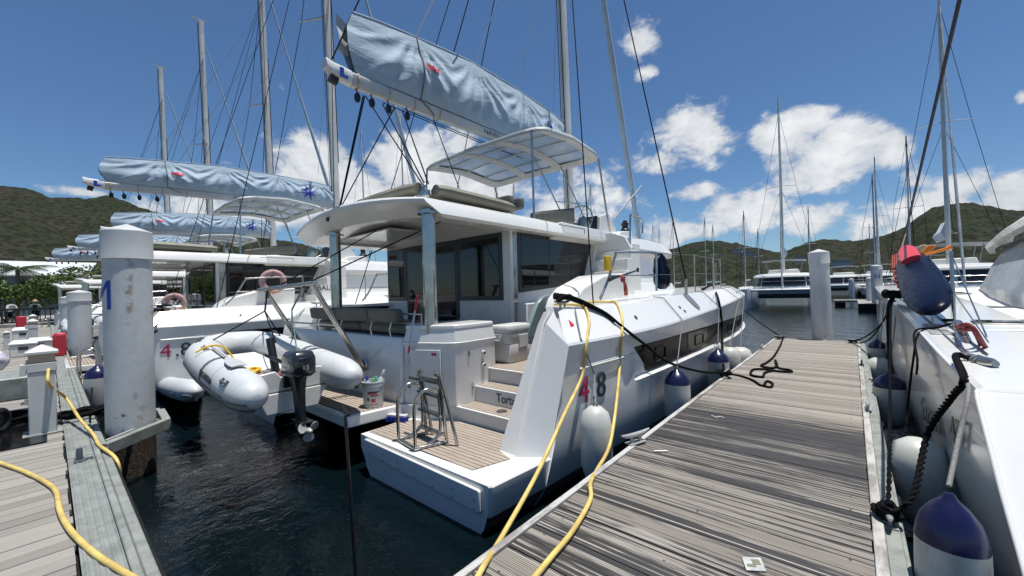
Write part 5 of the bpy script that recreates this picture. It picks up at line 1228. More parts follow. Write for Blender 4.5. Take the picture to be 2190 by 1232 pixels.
# ------------------------------------------------------------------ things on the catamaran's stern
def roundbox(m, x0, x1, y0, y1, lv):
    cx, cy, hx, hy = (x0 + x1) / 2, (y0 + y1) / 2, (x1 - x0) / 2, (y1 - y0) / 2
    m.loft([rr_box(m, cx, cy, hx * k, hy * k, z, .3) for z, k in lv])
cb = thing('cooler_box', 'large white cooler box at the top of the stern stairs', 'cooler', (-4.02, 4.98, .51))
m = MB(); roundbox(m, -4.24, -3.80, 4.62, 5.32, [(.512, .9), (.53, .95), (.80, .985), (.81, .96), (.83, 1.0), (.98, 1.0)]); m.build('body', M['white'], cb, ang=40)
m = MB(); roundbox(m, -4.24, -3.80, 4.62, 5.32, [(.985, 1.0), (1.0, 1.03), (1.06, 1.03), (1.09, .98), (1.095, .9)]); m.build('lid', M['white'], cb, ang=40)
m = MB(); m.box(-4.10, -3.94, 4.598, 4.615, .78, .96); m.tube([(-4.08, 4.585, .93), (-4.08, 4.57, .86), (-3.96, 4.57, .86), (-3.96, 4.585, .93)], .012, 6); m.box(-3.80, -3.785, 4.86, 5.08, .74, .94); m.build('handle', M['white'], cb, bevel=.004, sep=True)
cb2 = at_x(1043, 774, -4.15); off = V((cb2.x - (-4.24), cb2.y - 4.62, 0)); cb.location += V((-.26, .02, 0))
bk = at_z(799, 868, .064); bkt = thing('bucket', 'white plastic bucket with red print full of cleaning bottles on the stern platform', 'bucket', bk)
m = MB(); m.lathe(bk, [(.125, 0), (.132, .01), (.148, .30), (.158, .302), (.158, .318), (.149, .32), (.150, .345), (.160, .347), (.160, .362), (.143, .362), (.128, .03), (0.01, .03)], 28); m.build('pail', M['white'], bkt, ang=40)
m = MB(); torus(m, bk + V((0, 0, .30)), (.35, -.75, .5), .165, .005, 20, 6, PI); m.build('wire_handle', M['steel'], bkt)
M['labelred'] = mat('red label print', (.55, .06, .05), .6)
fdir = math.atan2(-bk.y, -bk.x)
for a0_, a1_, z0_, z1_, mt_ in ((-.55, .35, .195, .215, 'labelred'), (-.25, .45, .165, .185, 'labelred'), (-.5, .5, .215, .232, 'darkink'), (-.2, .2, .08, .13, 'labelred'), (-.6, -.4, .10, .15, 'darkink'), (-.6, .6, .045, .055, 'labelred')):
    m = MB(); rows = [[bk + V(((.135 + .05 * z_) * math.cos(fdir + a_) , (.135 + .05 * z_) * math.sin(fdir + a_), z_)) * 1.0 for a_ in [a0_ + (a1_ - a0_) * q / 6 for q in range(7)]] for z_ in (z0_, z1_)]; m.loft(rows, closed=False, caps=False); m.build('printed_label', M[mt_], bkt, smooth=False, recalc=False)
def bottle(c, tip, r, mt_, capmt, label):
    c, tip = V(c), V(tip); a = (tip - c); L_ = a.length; root = thing('cleaning_bottle', label, 'bottle', c, 'cleaning bottles in the bucket')
    m = MB(); m.lathe(c, [(r, 0), (r, L_ * .55), (r * .75, L_ * .68), (r * .35, L_ * .78)], 14, a); m.build('bottle', M[mt_], root, ang=50)
    m = MB(); m.lathe(c + a * .785, [(r * .45, 0), (r * .45, L_ * .12), (r * .2, L_ * .2), (0, L_ * .21)], 12, a); m.build('cap', M[capmt], root)
M['cyan'] = mat('turquoise bottle', (.05, .45, .50), .3); M['lime'] = mat('lime green bottle', (.35, .62, .05), .3); M['paleblue'] = mat('pale blue bottle', (.35, .45, .55), .3)
bottle(bk + V((.03, .03, .10)), bk + V((.14, .10, .52)), .055, 'white', 'white', 'tall white spray bottle leaning out of the bucket')
bottle(bk + V((-.07, -.02, .1)), bk + V((-.115, -.03, .43)), .045, 'paleblue', 'blueink', 'pale bottle with a blue cap at the left of the bucket')
bottle(bk + V((-.01, .04, .1)), bk + V((-.0, .05, .42)), .045, 'cyan', 'cyan', 'turquoise bottle in the middle of the bucket')
bottle(bk + V((.05, -.03, .1)), bk + V((.06, -.02, .42)), .035, 'lime', 'lime', 'lime green bottle in the bucket between turquoise and white ones')
br_ = at_z(850, 900, -.13); bt_ = at_y(893, 632, 3.34); ba = (bt_ - br_)
bb = thing('deck_brush', 'blue deck brush with a long red and white pole leaning on the stern', 'brush', br_)
m = MB(); u_ = V((.8, .35, 0)).normalized(); m.loft([rr_box(m, 0, 0, 1, 1, 0)] ) if False else None
m = MB(); m.obox(br_ + V((-.02, 0, .075)), u_ * .16, V((-u_.y, u_.x, 0)) * .045, V((0, 0, .02))); m.build('brush_head', M['white'], bb, bevel=.01)
m = MB(); q_ = random.Random(8)
for k in range(240):
    p = br_ + u_ * q_.uniform(-.17, .15) + V((-u_.y, u_.x, 0)) * q_.uniform(-.055, .055) + V((0, 0, .065)); e_ = p + V((q_.uniform(-.02, .02), q_.uniform(-.02, .02), -.068)); m.tube([p, e_], .006, 4)
o_ = m.build('bristles', mat('royal blue bristles', (.02, .04, .32), .7), bb)
m = MB(); m.tube([br_ + V((0, 0, .09)), br_ + ba * .90], .014, 8); m.build('pole', mat('pale blue white pole', (.50, .53, .60), .3), bb)
m = MB(); m.tube([br_ + ba * .88, br_ + ba], .017, 8); m.build('grip', M['red'], bb)
m = MB(); m.tube([br_ + ba * .545, br_ + ba * .60], .0165, 8); m.build('grip', M['red'], bb)
pt0, pb0 = at_y(738, 880, 1.5), at_y(768, 1232, 1.5)
pole = thing('mooring_pole', 'thin dark pole with a T shaped top rising from the water by the stern', 'pole', (pb0.x, 1.5, WZ))
m = MB(); m.tube([V((pb0.x, 1.5, -1.1)), pt0 - V((0, 0, .03))], .012, 8); m.build('shaft', M['black'], pole)
m = MB(); m.tube([pt0 + V((-.07, .02, .02)), pt0 + V((0, 0, 0)), pt0 + V((.075, -.01, -.015))], [.010, .018, .012], 8); m.build('handle', M['black'], pole)
# hung on the rails
yb = at_x(1300, 562, -2.83); fb = thing('float_box', 'yellow plastic box hung on the black shroud by the rail', 'box', yb - V((0, 0, .13)))
m = MB(); m.box(yb.x - .03, yb.x + .03, yb.y - .085, yb.y + .085, yb.z - .105, yb.z + .105); m.build('case', M['yellow'], fb, bevel=.012)
m = MB(); m.box(yb.x - .035, yb.x + .035, yb.y - .092, yb.y + .092, yb.z - .125, yb.z - .106); m.build('foot_rim', M['yellow'], fb, bevel=.005)
M['redrope'] = mat('red flecked rope', (.42, .09, .06), .75, var=.5, vs_=50)
rc = at_x(1334, 612, -2.80); m = MB(); q_ = random.Random(3)
for k in range(7):
    a = (k - 3) * .016; m.tube(catmull([rc + V((0, a, .16)), rc + V((.02, -.09 + a, .17)), rc + V((.03, -.10 + a, .08)), rc + V((.02, .0 + a * .5, .05)), rc + V((.02, .05 + a * .5, -.05)), rc + V((.02, .03 + a, -.14)), rc + V((.0, .07 + a, -.10)), rc + V((0, .02 + a * .4, .07)), rc + V((0, a, .16))], 4), .010, 6)
tag(m.build('rope_coil', M['redrope']), 'red flecked rope coil hung on the side rail of the big catamaran', 'rope')
m = MB(); a_, b_ = at_x(1310, 596, -2.80), at_x(1364, 578, -2.80); m.tube([a_, a_.lerp(b_, .8), b_], [.02, .014, .012], 8); m.tube([b_ + V((0, 0, .04)), b_ - V((0, 0, .03))], .02, 8); m.tube([a_ + V((0, .02, .01)), a_ - V((0, .10, .02))], .03, 8); tag(m.build('winch_handle', M['black']), 'black winch handle clipped to the rail above the red rope coil', 'handle')
# navy bag slung over the rail
bgp = at_x(1412, 580, -2.90); m = MB(); loops = []
for k in range(13):
    t_ = k / 12; z = bgp.z + .36 - .72 * t_; wy = [.03, .12, .20, .235, .25, .26, .275, .29, .30, .31, .315, .30, .16][k]; wx = [.03, .06, .08, .085, .09, .10, .11, .115, .12, .12, .115, .09, .03][k]; sh = .10 * t_
    loops.append([V((bgp.x + wx * math.cos(a) * (1 + .35 * noise.noise(V((math.cos(a) * 2, math.sin(a) * 2, t_ * 5))) + .22 * math.sin(a * 7 + t_ * 3 + 3 * noise.noise(V((t_ * 3, a, 2))))), bgp.y + sh + wy * math.sin(a) * (1 + .12 * noise.noise(V((math.sin(a) * 2.5, t_ * 4, 2)))), z)) for a in [2 * PI * q / 24 for q in range(40)]])
m.loft(loops); nb = m.build('sail_bag', M['navycloth'], None, ang=80); tag(nb, 'crumpled navy bag hanging on the rail before the windscreen', 'bag')
# litter on the dock
pk = at_z(1612, 1208, .006); m = MB(); m.obox(pk + V((0, 0, .004)), V((.045, .03, 0)), V((-.022, .055, 0)), V((0, 0, .004))); ltr = m.build('crushed_carton', mat('dirty white carton', (.5, .5, .48), .7, var=.25, vs_=30), None, bevel=.003); tag(ltr, 'crushed white carton with grey print lying on the boards', 'litter')
m = MB(); m.obox(pk + V((-.006, -.028, .0092)), V((.02, .013, 0)), V((-.005, .012, 0)), V((0, 0, .0008))); m.obox(pk + V((.008, .02, .0092)), V((.018, .012, 0)), V((-.010, .02, 0)), V((0, 0, .0008))); m.build('print', mat('grey olive print', (.2, .2, .14), .7), ltr, smooth=False)
q = at_z(1412, 967, .006); m = MB(); m.tube([q + V((-.05, -.03, .006)), q + V((.05, .05, .006))], .009, 6); tag(m.build('paper_scrap', M['white']), 'small white paper roll lying near the left dock edge', 'litter')
q = at_z(1540, 893, .006); m = MB(); m.tube(catmull([q + V((-.1, .02, .003)), q + V((-.04, -.03, .003)), q + V((0, .03, .003)), q + V((.05, -.01, .003))], 5), .006, 5); tag(m.build('string_scrap', M['white']), 'short curl of white string on the dark wet boards', 'litter')
# ------------------------------------------------------------------ catamaran on the right, bow towards the main dock
rc_ = thing('catamaran', 'white catamaran close on the right edge with navy board bag on its rail', 'catamaran', (3.6, 10.5, WZ))
XR = [(3.9, .60), (5, .555), (7, .52), (9, .505), (13, .50), (19, .62)]
ZR = [(3.9, .915), (5.2, 1.03), (7, 1.17), (9, 1.27), (13, 1.36), (19, 1.42)]
def rsec(y, dy=0.):
    x, z = smooth1(y, XR), smooth1(y, ZR)
    k = min(1, max(0, (y - 3.9) / 2.6)); xi = 1.02 + .55 * (1 - k) + .35 * k
    def Y(zz): return y + dy * (zz - z) * 1.02
    return [V(p) for p in ((xi, y, z + .015), (x + .035, y, z + .01), (x + .008, y, z - .012), (x, Y(z - .05), z - .05), (x + .012, Y(.45), .45), (x + .03, Y(.1), .10), (x + .10, Y(-.25), -.25), (x + .17, Y(-.55), -.55), (x + .24, Y(-.75), -.75), (xi + .3, Y(-.9), -.9), (xi + .15, Y(.1), .1), (xi + .02, Y(z - .06), z - .06))]
m = MB(); m.loft([rsec(3.95, 1.0)] + [rsec(y) for y in (5.6, 6.0, 6.5, 7.2, 8, 9, 10, 11.5, 13, 15, 17, 19)]); m.build('hull', M['hull'], rc_, ang=20)
a, b = rsec(3.95, 1)[2], rsec(3.95, 1)[7]
m = MB(); m.tube([rsec(3.95, 1)[i] + V((-.004, -.008, 0)) for i in (2, 3, 4, 5, 6, 7)], .013, 8); m.build('stem_strake', M['gel'], rc_)
m = MB(); m.tube([rsec(y)[2] + V((.0, 0, -.01)) for y in (4.1, 5, 6, 7, 8, 10, 13, 16, 19)], .014, 8); m.build('gunwale_strake', M['gel'], rc_)
m = MB()
for dx in (.10, .22):
    m.tube([rsec(y)[1] + V((dx, 0, .012)) for y in (4.9, 6, 7, 8, 9, 10)], .006, 5)
m.build('deck_groove', M['tubedark'], rc_, sep=True)
# foredeck, bulkhead under it, cabin
m = MB(); m.loft([[(.85, y, z0), (6.3, y, z0), (6.3, y, z1), (4.0, y, z1 + .06), (.95, y, z1)] for y, z0, z1 in ((6.05, .15, 1.115), (9.0, .1, 1.20), (14.0, .1, 1.26), (19, .1, 1.28))]); m.build('foredeck', M['nonskid'], rc_, ang=20)
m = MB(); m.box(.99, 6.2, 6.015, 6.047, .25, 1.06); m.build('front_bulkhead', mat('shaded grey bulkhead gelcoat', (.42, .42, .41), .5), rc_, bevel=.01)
for x0, x1, y0, y1 in ((.98, 1.62, 6.45, 7.0), (1.05, 1.75, 8.7, 9.5), (1.22, 2.0, 13.2, 14.2)):
    z = 1.125 + (y0 - 6.05) * .020
    m = MB(); m.box(x0, x1, y0, y1, z, z + .030); h_ = m.build('deck_hatch', M['frame'], rc_, bevel=.015); m = MB(); m.box(x0 + .05, x1 - .05, y0 + .05, y1 - .05, z + .031, z + .036); m.build('pane', M['glass'], h_, smooth=False)
base = [(3.2, 19.5), (2.55, 16.0), (1.98, 11.6), (1.72, 8.9), (1.86, 7.6), (2.3, 6.9), (3.4, 6.6), (5.2, 6.6)]
def ro(off, z, k=0.): return [V((x + off * (.55 if i < 4 else .45), y + off * (.15 if i < 3 else .5 if i < 4 else 1.0), z)) for i, (x, y) in enumerate(base)]
m = MB(); m.loft([ro(0, 1.10), ro(.03, 1.42), ro(.14, 1.50), ro(.42, 1.92)], closed=False, caps=False); m.loft([ro(.42, 1.921), ro(.9, 1.95)], closed=False, caps=False); m.build('cabin_front', M['gel2'], rc_, ang=50)
m = MB(); m.loft([ro(.40, 1.90), ro(.95, 2.45)], closed=False, caps=False); m.build('windscreen', M['frame'], rc_, ang=50)
m = MB(); m.loft([ro(.55, 2.36), ro(.30, 2.37), ro(.22, 2.44), ro(.45, 2.56), ro(1.2, 2.72)], closed=False, caps=False); m.build('visor', M['gel'], rc_, ang=30)
m = MB(); t_ = at_x(2090, 612, 2.2)
# rail with the wrapped board bag
def rp(px, py, x): return at_x(px, py, x)
s0, s1 = rp(2012, 705, .74), rp(1962, 560, .74)
m = MB(); m.tube([V((.86, 6.62, 1.10)), V((.87, 6.72, 1.95))], .018, 8); m.tube([V((.90, 8.6, 1.2)), V((.90, 8.6, 2.0))], .016, 8)
m.build('stanchion', M['steel'], rc_, sep=True)
m = MB(); m.tube([V((.90, 12.5, 2.1)), V((.90, 8.6, 1.98)), V((.87, 6.72, 1.92)), V((.82, 4.95, 1.16))], .006, 6); m.tube([V((.90, 12.5, 1.7)), V((.90, 8.6, 1.58)), V((.865, 6.68, 1.5)), V((.82, 4.9, 1.12))], .005, 6); m.build('lifeline', M['steel'], rc_, sep=True)
m = MB(); m.tube([rp(2047, 692, .78), rp(2087, 778, .78)], .042, 14); m.build('rail_socket', M['steel'], rc_)
cB = rp(2088, 783, .72)
m = MB(); ud = V((.30, -.95, .0)).normalized()
m.tube([cB - ud * .21 + V((0, 0, .055)), cB - ud * .16 + V((0, 0, .05)), cB + V((0, 0, .045)), cB + ud * .16 + V((0, 0, .05)), cB + ud * .21 + V((0, 0, .055))], [.022, .04, .044, .042, .024], 12); m.tube([cB - V((0, 0, .06)), cB + V((0, 0, .04))], .03, 10); m.build('bow_cleat', M['steel'], rc_)
m = MB(); m.obox((.66, 6.05, 1.118), (.075, 0, .0), (0, .30, .025), (0, 0, .004)); m.build('chafe_plate', M['alu'], rc_, bevel=.003)
dxy = V((-.018, .62, 0))
hb_ = [o for o in rc_.children if o.name.split('.')[0] == 'hull'][0]; RB_ = BVHTree.FromPolygons([V(v.co) for v in hb_.data.vertices], [tuple(p.vertices) for p in hb_.data.polygons])
la_, lb2 = [RB_.ray_cast(EYEP, ray(px_, py_).normalized())[0] + V((-.028, 0, 0)) for px_, py_ in ((1978, 895), (2082, 985))]
dl_ = lb2 - la_; sq_ = dl_.length / 1.45
text('model_lettering', 'Saona', .34, la_, dl_, (0, 0, 1), M['frame'], rc_, .003, squash=sq_)
text('model_number', '47', .34, la_ + dl_ * .72, dl_, (0, 0, 1), M['frame'], rc_, .003, squash=sq_)
# tall dark line from the bow and the mast far behind the frame
m = MB(); m.tube([rp(1935, 505, .78), rp(2052, 0, .78) , rp(2075, -100, .78)], .016, 7); tag(m.build('halyard_line', mat('dark blue halyard', (.012, .014, .035), .6)), 'dark halyard slanting up across the sky from the right catamaran', 'rope')
m = MB(); m.tube([rp(1937, 500, .77), rp(1925, 540, .76), rp(1912, 600, .72)], .009, 6); tag(m.build('halyard_tail', mat('white rope', (.5, .5, .48), .7)), 'white rope tail tied below the dark halyard beside the board bag', 'rope')
# bag with board
ax0, ax1 = rp(1942, 548, .74), rp(2000, 668, .66); L_ = (ax1 - ax0); dd = L_.normalized(); perp = V((.55, -.80, .10)).normalized(); thin = dd.cross(perp).normalized(); perp = thin.cross(dd).normalized()
prof = [(t_, w_ * .82) for t_, w_ in ((0, .10), (.06, .19), (.18, .245), (.35, .27), (.55, .28), (.72, .27), (.86, .24), (.95, .18), (1, .08))]
m = MB(); loops = []
for t_, w_ in prof:
    c_ = ax0 + L_ * t_
    loops.append([c_ + perp * w_ * math.cos(a) * (1 + .06 * noise.noise(V((math.cos(a) * 3, t_ * 6, 1)))) + thin * w_ * .42 * math.sin(a) * (1 + .2 * noise.noise(V((math.sin(a) * 3, t_ * 7, 4)))) for a in [2 * PI * q / 26 for q in range(26)]])
m.loft(loops); bd = m.build('board_bag', M['navycloth'], None, ang=80); tag(bd, 'shiny navy board bag strapped upright to the rail of the right catamaran', 'bag')
m = MB(); cc_ = ax0 + L_ * .42 + perp * .20 - thin * .075; m.loft([[cc_ + dd * q + perp * (.028 * math.cos(q / .2 * 1.5)) * s_ + thin * (-.022 + .004 * (1 - abs(s_))) for s_ in (-1, 0, 1)] for q in (-.2, -.1, 0, .1, .2)], closed=False, caps=False); m.build('zip_slit', mat('red lining', (.30, .05, .04), .6), bd, smooth=False)
M['redcloth'] = mat('coral red board', (.68, .05, .07), .4)
m2 = MB(); l2 = []
for t_, w_ in ((-.055, .03), (-.03, .07), (.04, .11), (.12, .12), (.3, .12)):
    c_ = ax0 + L_ * t_ + perp * .03 + thin * .13
    l2.append([c_ + perp * w_ * math.cos(a) + thin * .045 * math.sin(a) for a in [2 * PI * q / 20 for q in range(20)]])
m2.loft(l2); tag(m2.build('paddle_board', M['redcloth'], None, ang=70), 'coral red paddle board standing behind the navy bag on the rail', 'paddle board')
m = MB(); p0_ = ax0 + perp * .10 + V((.03, .12, .03))
for k, (o1, o2) in enumerate((((.0, 0, 0), (.10, -.06, .10)), ((.05, .03, -.02), (.2, -.04, .08)))):
    a_, b_ = p0_ + V(o1), p0_ + V(o2); d_ = (b_ - a_).normalized(); s_ = d_.cross(V((.6, .7, .2))).normalized(); m.loft([[a_.lerp(b_, t_) + s_ * w_ * math.cos(q) + d_.cross(s_) * .012 * math.sin(q) for q in [2 * PI * j / 12 for j in range(12)]] for t_, w_ in ((0, .02), (.3, .045), (.7, .05), (1, .02))])
i_ = m.islands(); tag(i_[0].build('paddle', mat('pale yellow paddle', (.75, .62, .30), .4)), 'pale yellow paddle blade sticking up behind the red board', 'paddle'); tag(i_[1].build('paddle', M['orange']), 'orange paddle blade beside the pale yellow one', 'paddle')
m = MB(); m.tube([p0_ + V((.10, .05, -.06)), p0_ + V((.34, .02, .02)), p0_ + V((.40, .02, .05))], [.02, .025, .04], 8); tag(m.build('orange_grip', M['orange']), 'orange paddle grip pointing right of the navy bag', 'paddle')
m = MB(); q_ = random.Random(4)
for k in range(6): coil(m, ax0 + L_ * (.02 + .09 * k) - perp * (.19 + .04 * q_.random()), .05, 2, .009, .9, 40 + k)
for k in range(3): m.tube(catmull([ax0 - perp * (.15 + .03 * k) + V((0, 0, .12)), ax0 + L_ * .25 - perp * (.20 + .02 * k), ax0 + L_ * .55 - perp * (.21 + .03 * q_.random())], 5), .008, 5)
tag(m.build('lashing_ropes', M['redrope']), 'tangle of red and white lashings left of the navy bag', 'rope')
m = MB(); m.tube(catmull([rp(2049, 703, .76), rp(2056, 696, .72), rp(2070, 694, .74), rp(2082, 702, .76), rp(2095, 722, .80), rp(2106, 740, .85), rp(2118, 755, .9)], 6), .016, 7); m.tube(catmull([rp(2049, 706, .76), rp(2062, 706, .73), rp(2076, 700, .76), rp(2088, 716, .8), rp(2100, 742, .86), rp(2110, 756, .9)], 6), .016, 7); torus(m, rp(2060, 701, .78), (.3, -.2, .9), .045, .016, 16, 7)
tag(m.build('red_line', mat('dark red rope', (.24, .03, .03), .7, var=.5, vs_=60)), 'dark red rope knotted round the steel rail socket on the right bow', 'rope')
# ropes at the right bow
def twist(name, pts, r, label, group=None, mt='rope', n=8):
    P = catmull(pts, n); m = MB(); ln = 0; rr = []
    for i, p in enumerate(P):
        if i: ln += (P[i] - P[i - 1]).length
        rr.append(ln)
    N_ = max(int(ln / .012), 8); Q = []
    for k in range(N_ + 1):
        s_ = ln * k / N_; j = 0
        while j < len(rr) - 2 and rr[j + 1] < s_: j += 1
        Q.append(P[j].lerp(P[j + 1], min(1, max(0, (s_ - rr[j]) / max(rr[j + 1] - rr[j], 1e-6)))))
    for ph in (0, PI):
        pts2 = []
        for k, p in enumerate(Q):
            t_ = (Q[min(k + 1, N_)] - Q[max(k - 1, 0)]).normalized(); a = t_.orthogonal().normalized(); b = t_.cross(a); th = k * .62 + ph
            pts2.append(p + (a * math.cos(th) + b * math.sin(th)) * r * .5)
        m.tube(pts2, r * .62, 6)
    return tag(m.build(name, M[mt], None), label, 'rope', group)
cR = V((.15, 3.72, .06))
twist('mooring_line', [cB + V((.06, .03, .04)), cB + V((-.03, -.02, .06)), V((.60, cB.y - .10, cB.z + .085)), rp(2062, 812, .535), rp(2035, 850, .50), rp(1985, 925, .42), V((.30, 3.95, .16)), cR + V((.08, .10, .03))], .020, 'thick twisted black bow line from the steel cleat to the dock cleat', GL)
twist('mooring_line', [cR + V((0, 0, .05)), rp(1903, 960, .19), rp(1904, 850, .26), rp(1904, 750, .34), rp(1906, 655, .44), V((.52, 8.9, 1.30))], .014, 'dark line rising straight from the right dock cleat to the far hull top', GL)
m = MB(); coil(m, cR - V((0, 0, .04)), .062, 8, .013, .85, 11); coil(m, cR + V((0, -.02, .01)), .05, 4, .012, .9, 12); tag(m.build('cleat_hitch', M['rope']), 'fat coil of black rope wrapped over the right dock cleat', 'rope')
m = MB(); torus(m, cB + ud * .02 + V((0, 0, .03)), (ud.x, ud.y, .1), .052, .011, 18, 6); torus(m, cB + ud * .06 + V((0, 0, .02)), (ud.x, ud.y, -.2), .055, .011, 18, 6); torus(m, cB - ud * .03 + V((0, 0, .02)), (ud.x, ud.y, .4), .055, .011, 18, 6); m.tube(catmull([cB + ud * .08 + V((0, 0, -.01)), V((.60, cB.y - .20, cB.z + .01)), rp(2072, 830, .54), rp(2052, 930, .46), rp(2029, 1040, .375)], 6), .012, 7); tag(m.build('fender_line', M['cord']), 'pale grey rope from the bow cleat down to the big blue topped fender', 'rope')
m = MB(); m.tube(catmull([V((.80, 5.85, 1.22)), V((.66, 5.95, 1.14)), V((.525, 6.0, 1.07)), rp(1953, 770, .455), rp(1940, 880, .40), rp(1937, 925, .36)], 6), .010, 6); m.tube(catmull([V((.80, 5.88, 1.22)), V((.66, 5.99, 1.14)), V((.50, 6.06, 1.08)), rp(1962, 770, .47), rp(1960, 800, .47)], 6), .010, 6); torus(m, V((.76, 6.2, 1.2)), (0, .2, 1), .04, .012, 12, 6); tag(m.build('fender_line', M['rope']), 'thin black rope over the chafe plate down to the plain white fender', 'rope')
m = MB(); coil(m, V((.56, 9.0, 1.33)), .14, 8, .03, .8, 21); m.tube(catmull([V((.5, 8.95, 1.35)), V((.44, 8.8, 1.2)), V((.42, 8.6, .8)), V((.42, 8.5, .2))], 5), .03, 7); tag(m.build('rope_bundle', M['rope']), 'black rope bundle on the far hull top beside the board bag', 'rope')
m = MB(); m.tube(sag((-.02, 13.75, .08), (.48, 10.5, .95), .25), .014, 6); m.tube(sag((-.02, 13.75, .08), (.48, 11.2, .8), .10), .014, 6); coil(m, V((-.02, 13.75, .03)), .08, 3, .016, .8, 9); tag(m.build('mooring_line', M['rope']), 'slack double black line from the far right dock corner to the right hull', 'rope', GL)
G2 = 'fenders hanging between hulls and docks'
fender(V((.375, 3.20, .47)), .148, 1.05, 'blue', 'huge blue topped fender nearest the camera at the lower right')
fender(V((.41, 5.05, .22)), .20, .78, 'white', 'plain white fender between the dock and the right bow line', rope='rope')
fender(V((.375, 7.9, .30)), .19, .80, 'blue', 'blue topped fender midway along the right hull', hang=(.47, 8.0, 1.1))
fender(V((.36, 10.6, .12)), .22, .70, 'white', 'round white fender beyond the blue topped one on the right hull', hang=(.47, 10.6, 1.2))
fender(V((.40, 12.2, .30)), .17, .75, 'blue', 'small far blue topped fender on the right hull', hang=(.47, 12.2, 1.25))
q = at_z(1903, 1095, .016); m = MB(); m.obox(q + V((.0, 0, .0)), (.024, 0, 0), (0, .075, 0), (0, 0, .0012)); yt = m.build('yellow_tag', mat('bright yellow tag', (.8, .66, .02), .5), None); tag(yt, 'bright yellow tag stuck on the right dock rail', 'tag')
# ------------------------------------------------------------------ sister catamarans along the main dock
SIS = [(-9.9, -2.25, 'white sister catamaran with 4.8 on its hull and a star cover, behind the dinghy'), (-19.9, -1.3, 'third white catamaran along the dock with a lettered boom, behind the sister with lifebuoys'), (-29.8, -2.1, 'fourth white catamaran along the dock, its mast fully in view'), (-39.6, -3.0, 'fifth and farthest white catamaran along the main dock, its mast shortest in the photo')]
sisters = []
for dx, dy, lb in SIS:
    o = copy_tree(cat); o.location = V((XC + dx, 9.0 + dy, WZ)); o['label'] = lb; sisters.append(o)
    for ch in list(o.children):
        if ch.name.split('.')[0] in ('davit_arm', 'davit_bar', 'plate_bolt', 'mainsheet', 'topping_lift', 'name_lettering', 'hull_triangle_mark'): bpy.data.objects.remove(ch)
    for ch in o.children:
        nm = ch.name.split('.')[0]
        if nm in ('boom', 'sail_cover', 'boom_block'):
            P_ = Matrix.Translation(V((XC, 10.0, 5.37))); A_ = Matrix.Rotation(R(2.3), 4, 'X')
            if nm == 'sail_cover': A_ = A_ @ Matrix.Diagonal((1, 1, .68, 1))
            ch.matrix_local = Matrix.Translation(V((-XC, -9.0, -WZ))) @ P_ @ A_ @ P_.inverted()
            for q in list(ch.children):
                if q.name.split('.')[0] == 'sail_leech': bpy.data.objects.remove(q)
cat['label'] = 'largest white catamaran beside the finger dock, 4.8 on its hull'
s2 = sisters[0]
bt2 = text('maker_lettering', 'BALI', .27, (-3.812, 8.16, 1.84), (0, 1, 0), (0, 0, 1), M['darkink'], None, .003, squash=.95)
off2 = bt2.location.copy(); bt2.parent = s2; bt2.location = off2 - V((XC, 9.0, WZ))
# lifebuoys and small gear on the sister
M['pink'] = mat('faded pink lifebuoy cover', (.44, .27, .25), .7, var=.15, vs_=6)
def buoy(c, ax, label, R0=.27):
    root = thing('lifebuoy', label, 'lifebuoy', c, 'pink lifebuoys on the sister catamaran')
    m = MB(); torus(m, c, ax, R0, R0 * .32, 30, 12); m.build('ring', M['pink'], root, ang=80)
    m = MB(); a = V(ax).normalized(); u = a.orthogonal().normalized(); v = a.cross(u)
    for k in range(4):
        th = PI / 4 + k * PI / 2; q = V(c) + (u * math.cos(th) + v * math.sin(th)) * R0; torus(m, q, (u * -math.sin(th) + v * math.cos(th)), R0 * .34, .012, 14, 6)
    m.build('band', M['cord'], root, sep=True)
    m = MB(); coil(m, V(c) + V((.06, 0, -.33)), .10, 4, .025, .7, 5); m.build('float_line', M['orange'], root)
buoy(at_x(584, 602, -12.95), (1, -.25, 0), 'pink ring lifebuoy on the rail before the dark saloon window')
buoy(at_x(373, 648, -12.95), (1, -.3, 0), 'smaller pink lifebuoy at the stern corner beside the big pile', .19)
m = MB(); a_ = at_x(352, 660, -13.0); m.tube(catmull([a_, a_ + V((.1, -.1, -.1)), at_x(345, 695, -12.5), at_x(330, 712, -12.2)], 5), .02, 6); m.tube(sag(at_x(360, 665, -12.9), at_x(322, 705, -12.0), .05, 6), .016, 6); coil(m, a_, .12, 3, .02, .7, 6); tag(m.build('mooring_line', M['rope']), 'black stern line on the sister catamaran beside the big pile', 'rope')
m = MB(); m.tube(catmull([at_x(335, 668, -13), at_x(360, 664, -13), at_x(385, 662, -13), at_x(400, 660, -13)], 5), .03, 6); tag(m.build('yellow_hose', M['yellow']), 'yellow hose lying on the sister catamaran stern deck', 'hose')
fender(at_z(158, 772, .52) if False else V((-11.35, .62, .42)), .20, .95, 'blue', 'dark topped white fender at the stern left of the big pile')
m = MB(); m.tube(sag((-12.6, 1.2, .95), (-8.1, .55, .05), .12), .014, 6); m.tube(sag((-12.4, .6, 0), (-7.9, .35, .03), .0), .012, 6); tag(m.build('mooring_line', M['rope']), 'dark line stretched behind the near pedestal to the big pile foot', 'rope')
m = MB(); coil(m, V((-8.4, .30, .03)), .22, 4, .02, .8, 31); coil(m, V((-8.9, -.35, .02)), .28, 5, .022, .8, 32); tag(m.build('rope_heap', M['rope']), 'heap of black rope on the boards behind the near pedestal', 'rope')
d3 = copy_tree(dg); d3.location = dg.location + V((-19.2, -.9, 0)); d3['label'] = 'far grey dinghy with outboard hanging left of the big pile'
dg['label'] = 'near grey inflatable dinghy hanging from the stern davits of the biggest catamaran'
for q in (dg, d2, d3): q['group'] = 'grey inflatable dinghies'

